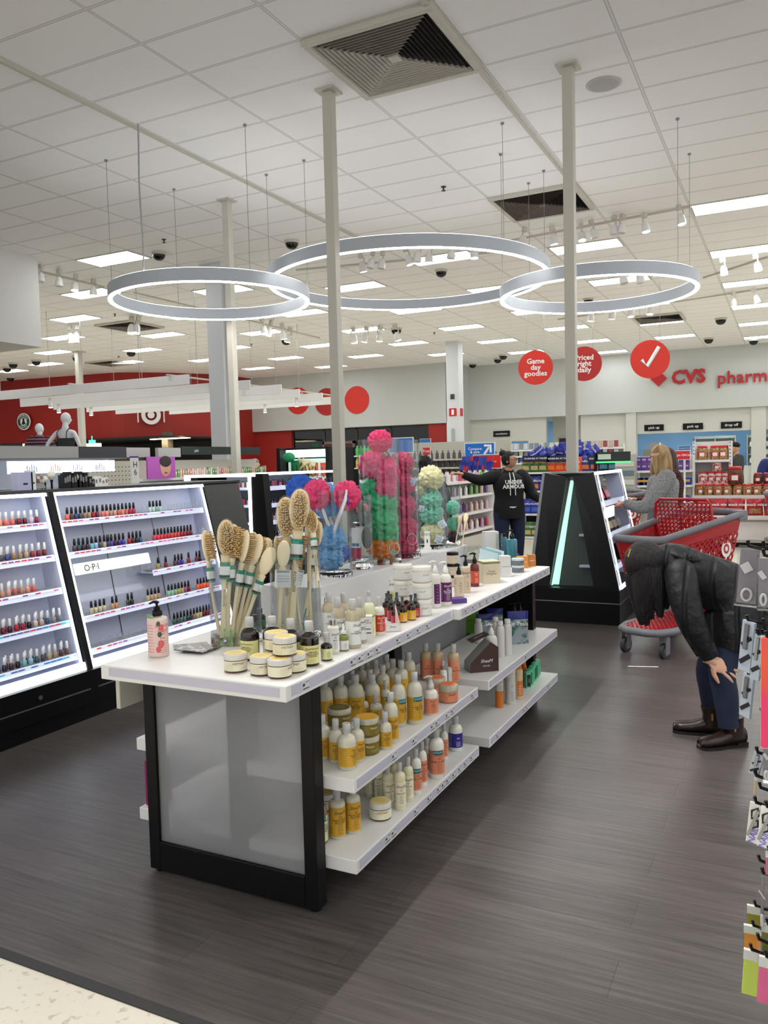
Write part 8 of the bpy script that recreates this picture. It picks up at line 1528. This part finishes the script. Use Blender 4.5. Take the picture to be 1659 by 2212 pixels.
t = thing('drinks_cooler', 'dark cooler shelf with green and yellow bottles left of the tall tubes', 'cooler', (aty(785, 990, 17).x, 17, 0)); MB().box(-.45, .45, .1, .6, 0, 1.9).build('dark_body', BLACK, t)
for z in (zy(984, 17, 785), zy(1010, 17, 785)): MB().box(-.2, .45, -.1, .1, z-.03, z).build('shelf', WHITE, t)
for r_, (py, c) in enumerate(((984, (60, 190, 80)), (1010, (190, 190, 50)))):
    for i in range(6): inst('drink_bottle', BT2[r_] if i else (BT2 := (globals().get('BT2', []))+[MB().lathe([(.04, 0), (.042, .16), (.018, .2), (.018, .24)], 12).data('drink_bottle', cc(c))])[-1], (aty(772, 990, 17).x+.1*i, 17.0, zy(py, 17, 785)), 0, '%s drink bottle, %s from left in the cooler' % (('green', 'yellow')[r_], nth(i)), 'bottle', 'cooler drinks')
q = aty(690, 990, 24); t = thing('dark_canopy', 'dark folding canopy frame near the entrance doors', 'canopy', (q.x, 24, 0)); MB().box(-1.0, 1.0, -.3, .3, 1.55, 2.05).build('canopy_cover', fmat((26, 28, 34), .6, 'cloth'), t, bevel=.1); MB().tube([(-.9, -.31, 1.6), (.9, -.31, 2.0)], .02, 6).tube([(.9, -.31, 1.6), (-.9, -.31, 2.0)], .02, 6).box(-.98, -.92, -.3, -.24, 0, 1.6).box(.92, .98, -.3, -.24, 0, 1.6).build('frame', DGREY, t)
q = aty(595, 1010, 26); t = thing('entry_door', 'grey framed door in the red entrance wall', 'door', (q.x, 28.2, 0)); MB().box(.9, 2.2, 0, .06, 0, 2.3).build('leaf', fmat((70, 24, 24), .5), t); MB().box(.82, .9, -.02, .08, 0, 2.4).box(2.2, 2.28, -.02, .08, 0, 2.4).box(.82, 2.28, -.02, .08, 2.3, 2.4).build('frame', fmat((110, 96, 88), .5), t)
# ------------------------------------------------------------------ red lidded jar display (right)
JY = 14.35
def zj(py, px=1550, y=JY): return aty(px, py, y).z
jx0, jx1 = aty(1494, 1000, JY).x, aty(1574, 1000, JY).x
t = thing('jar_tower', 'white two shelf tower holding snack jars', 'shelving unit', ((jx0+jx1)/2, JY+.35, 0)); w_ = (jx1-jx0)
MB().box(-w_/2, w_/2, .3, .33, 0, zj(952)).build('back', WHITE, t); 
for s in (-1, 1):
    m = MB().box(s*w_/2-.02, s*w_/2+.02, .0, .33, 0, zj(952))
    for k in range(22): m.box(s*w_/2-.008, s*w_/2+.008, -.002, 0, .5+.06*k, .52+.06*k, 1)
    m.build('slotted_upright', [WHITE, DGREY], t)
for z in (zj(993), zj(1045)): MB().box(-w_/2, w_/2, -.1, .3, z-.04, z).build('shelf', WHITE, t)
t = thing('snack_table', 'long white snack display table with two tiers', 'display table', (0, JY, 0)); xL, xR = aty(1495, 1100, JY).x, 2.0
MB().box(xL, xR, -.05, .33, zj(1070)-.05, zj(1070)).build('upper_deck', WHITE, t, bevel=.004); MB().box(xL, xR, -.25, .33, zj(1112)-.06, zj(1112)).build('lower_deck', WHITE, t, bevel=.004); MB().box(xL+.05, xR, -.1, .3, .08, zj(1112)-.06).build('body', OFFW, t); MB().box(xL+.05, xR, -.05, .3, 0, .08).build('kick', BLACK, t); MB().box(xL+.05, xR, -.12, -.1, .12, .42).build('drawer_front', WHITE, t, bevel=.01)
nutm = MATS['nut_mix']; candy = pm('red_white_candy', (226, 206, 200), .4); mottle(candy, (190, 40, 44), 40, .5, .56); orc = pm('orange_candy', (236, 120, 50), .4); mottle(orc, (250, 170, 90), 30, .4, .6); drk = pm('dark_pretzel', (110, 64, 36), .5); mottle(drk, (60, 34, 22), 40, .4, .6)
def jarset(fill, s=1.0):
    return [('jar_body', MB().lathe([(.06, 0), (.068, .01), (.068, .13), (.055, .15)], 18).data('jar_body', fill)), ('lid', MB().lathe([(.058, .15), (.06, .152), (.06, .172), (.05, .176), (0.001, .177)], 18, cap=False).data('lid', cc((196, 34, 40)))), ('label', MB().lathe([(.0695, .04), (.0695, .1)], 12, a0=-PI/2-.8, a1=-PI/2+.5, cap=False).lathe([(.0702, .045), (.0702, .09)], 6, a0=-PI/2-.4, a1=-PI/2+.4, cap=False, m=1).data('label', [cc((190, 40, 40)), PAPER]))]
JS = {'nut': jarset(nutm), 'candy': jarset(candy), 'org': jarset(orc), 'pretz': jarset(drk)}
def sj(kind, x, y, z, label, s=1.0, grp='red lidded snack jars', rz=0):
    t = thing('snack_jar', label, 'jar', (x, y, z), rz, grp); t.scale = (s, s, s)
    for nm, me in JS[kind]: mo(nm, me, t)
for i, px in enumerate((1517, 1545, 1562)): sj('nut', aty(px, 980, JY+.4).x, JY+.42, zj(993), 'large nut jar on the top shelf of the white tower, %s' % ('left', 'middle', 'right')[i], 1.35)
for i, (px, dz) in enumerate(((1519, 0), (1537, 0), (1552, 0), (1566, 0))): sj('candy', aty(px, 1030, JY+.4).x, JY+.38, zj(1045), 'candy jar on the second shelf of the white tower, %s' % nth(i), 1.1)
sj('candy', aty(1549, 1020, JY+.4).x, JY+.38, zj(1045)+.195, 'candy jar stacked above the others on the second tower shelf', 1.05)
n_ = 24
for i in range(n_):
    x = xL+.1+.148*i
    if x > 1.2: break
    k = 'org' if x > .05 else 'nut'
    sj(k, x, JY+.06, zj(1070), '%s jar in the front row of the long table, %s from left' % ('orange candy' if k == 'org' else 'red lidded nut', nth(i)), 1.0, rz=random.uniform(-.6, .6)); sj('pretz' if x > -.5 else k, x+.05, JY+.22, zj(1070)+.0, 'red lidded jar in the second row of the long table, %s from left' % nth(i), 1.05)
    if 5 < i: sj('org' if x > .05 else 'pretz', x, JY+.2, zj(1070)+.18, 'red lidded jar in the raised tier of the long table, %s from left' % nth(i), 1.0)
sj('pretz', aty(1588, 1040, JY+.1).x, JY+.1, zj(1070)+.17, 'tall pretzel jar standing on top of the raised jars', 1.7)
for i in range(10):
    x = xL+.16+.265*i; inst('snack_bag', BG['nuts'], (x, JY-.12, zj(1112)), random.uniform(-.15, .15), 'red snack mix bag with clear window, %s from left under the jars' % nth(i), 'snack bag', 'red snack mix bags')
# purple and blue goods left of the tower
PY = 14.0; t = rack('white shelving with purple boxes behind the blonde shopper', aty(1432, 1040, PY).x, PY, aty(1492, 1040, PY).x-aty(1372, 1040, PY).x, [zj(1016, 1430, PY), zj(1048, 1430, PY), zj(1085, 1430, PY)], base=.15, top=zj(985, 1430, PY), mat=WHITE)
PB = [MB().obox((0, 0, .055), (.09, .08, .11)).obox((0, -.041, .07), (.06, .002, .03), m=1).data('purple_box', [cc((78, 50, 130)), cc((196, 140, 200))]), MB().obox((0, 0, .06), (.16, .08, .12)).obox((0, -.041, .07), (.1, .002, .04), m=1).data('blue_box', [cc((36, 60, 150)), cc((210, 160, 60))])]
for r_, py in enumerate((1016, 1048, 1085)):
    for i in range(9):
        x = aty(1378, 1040, PY).x+.095*i
        for k in range(2 if r_ == 0 else 1): inst('gum_box', PB[1 if r_ == 1 else 0], (x, PY+.08, zj(py, 1430, PY)+.112*k), 0, '%s box, %s from left, %s tier %s, behind the blonde shopper' % (('blue' if r_ == 1 else 'purple'), nth(i), nth(r_), ('low', 'high')[k]), 'box', 'boxes behind the blonde shopper')
t = thing('clear_rack', 'pale clear plastic rack of hanging packs left of the white shelving', 'rack', (aty(1350, 1040, 13.8).x, 13.8, 0)); MB().box(-.16, .16, 0, .3, 0, 1.55).build('body', fmat((170, 172, 160), .4), t)
for k in range(7): MB().box(-.15, .15, -.02, 0, .45+.15*k, .53+.15*k).build('shelf_lip', fmat((96, 120, 130) if k % 2 else (200, 200, 196), .4), t)
# low wall tops beyond column
t = tag(MB().box(-9.4, -6.6, 22, 22.2, 0, 1.95).build('partition', fmat((190, 186, 172), .6)), 'cream pegboard partition left of the far column', 'partition')
t = tag(MB().box(-9.0, -8.2, 24.5, 25.2, 0, 2.1).build('partition', fmat((186, 184, 172), .6)), 'cream partition right of the far column', 'partition')
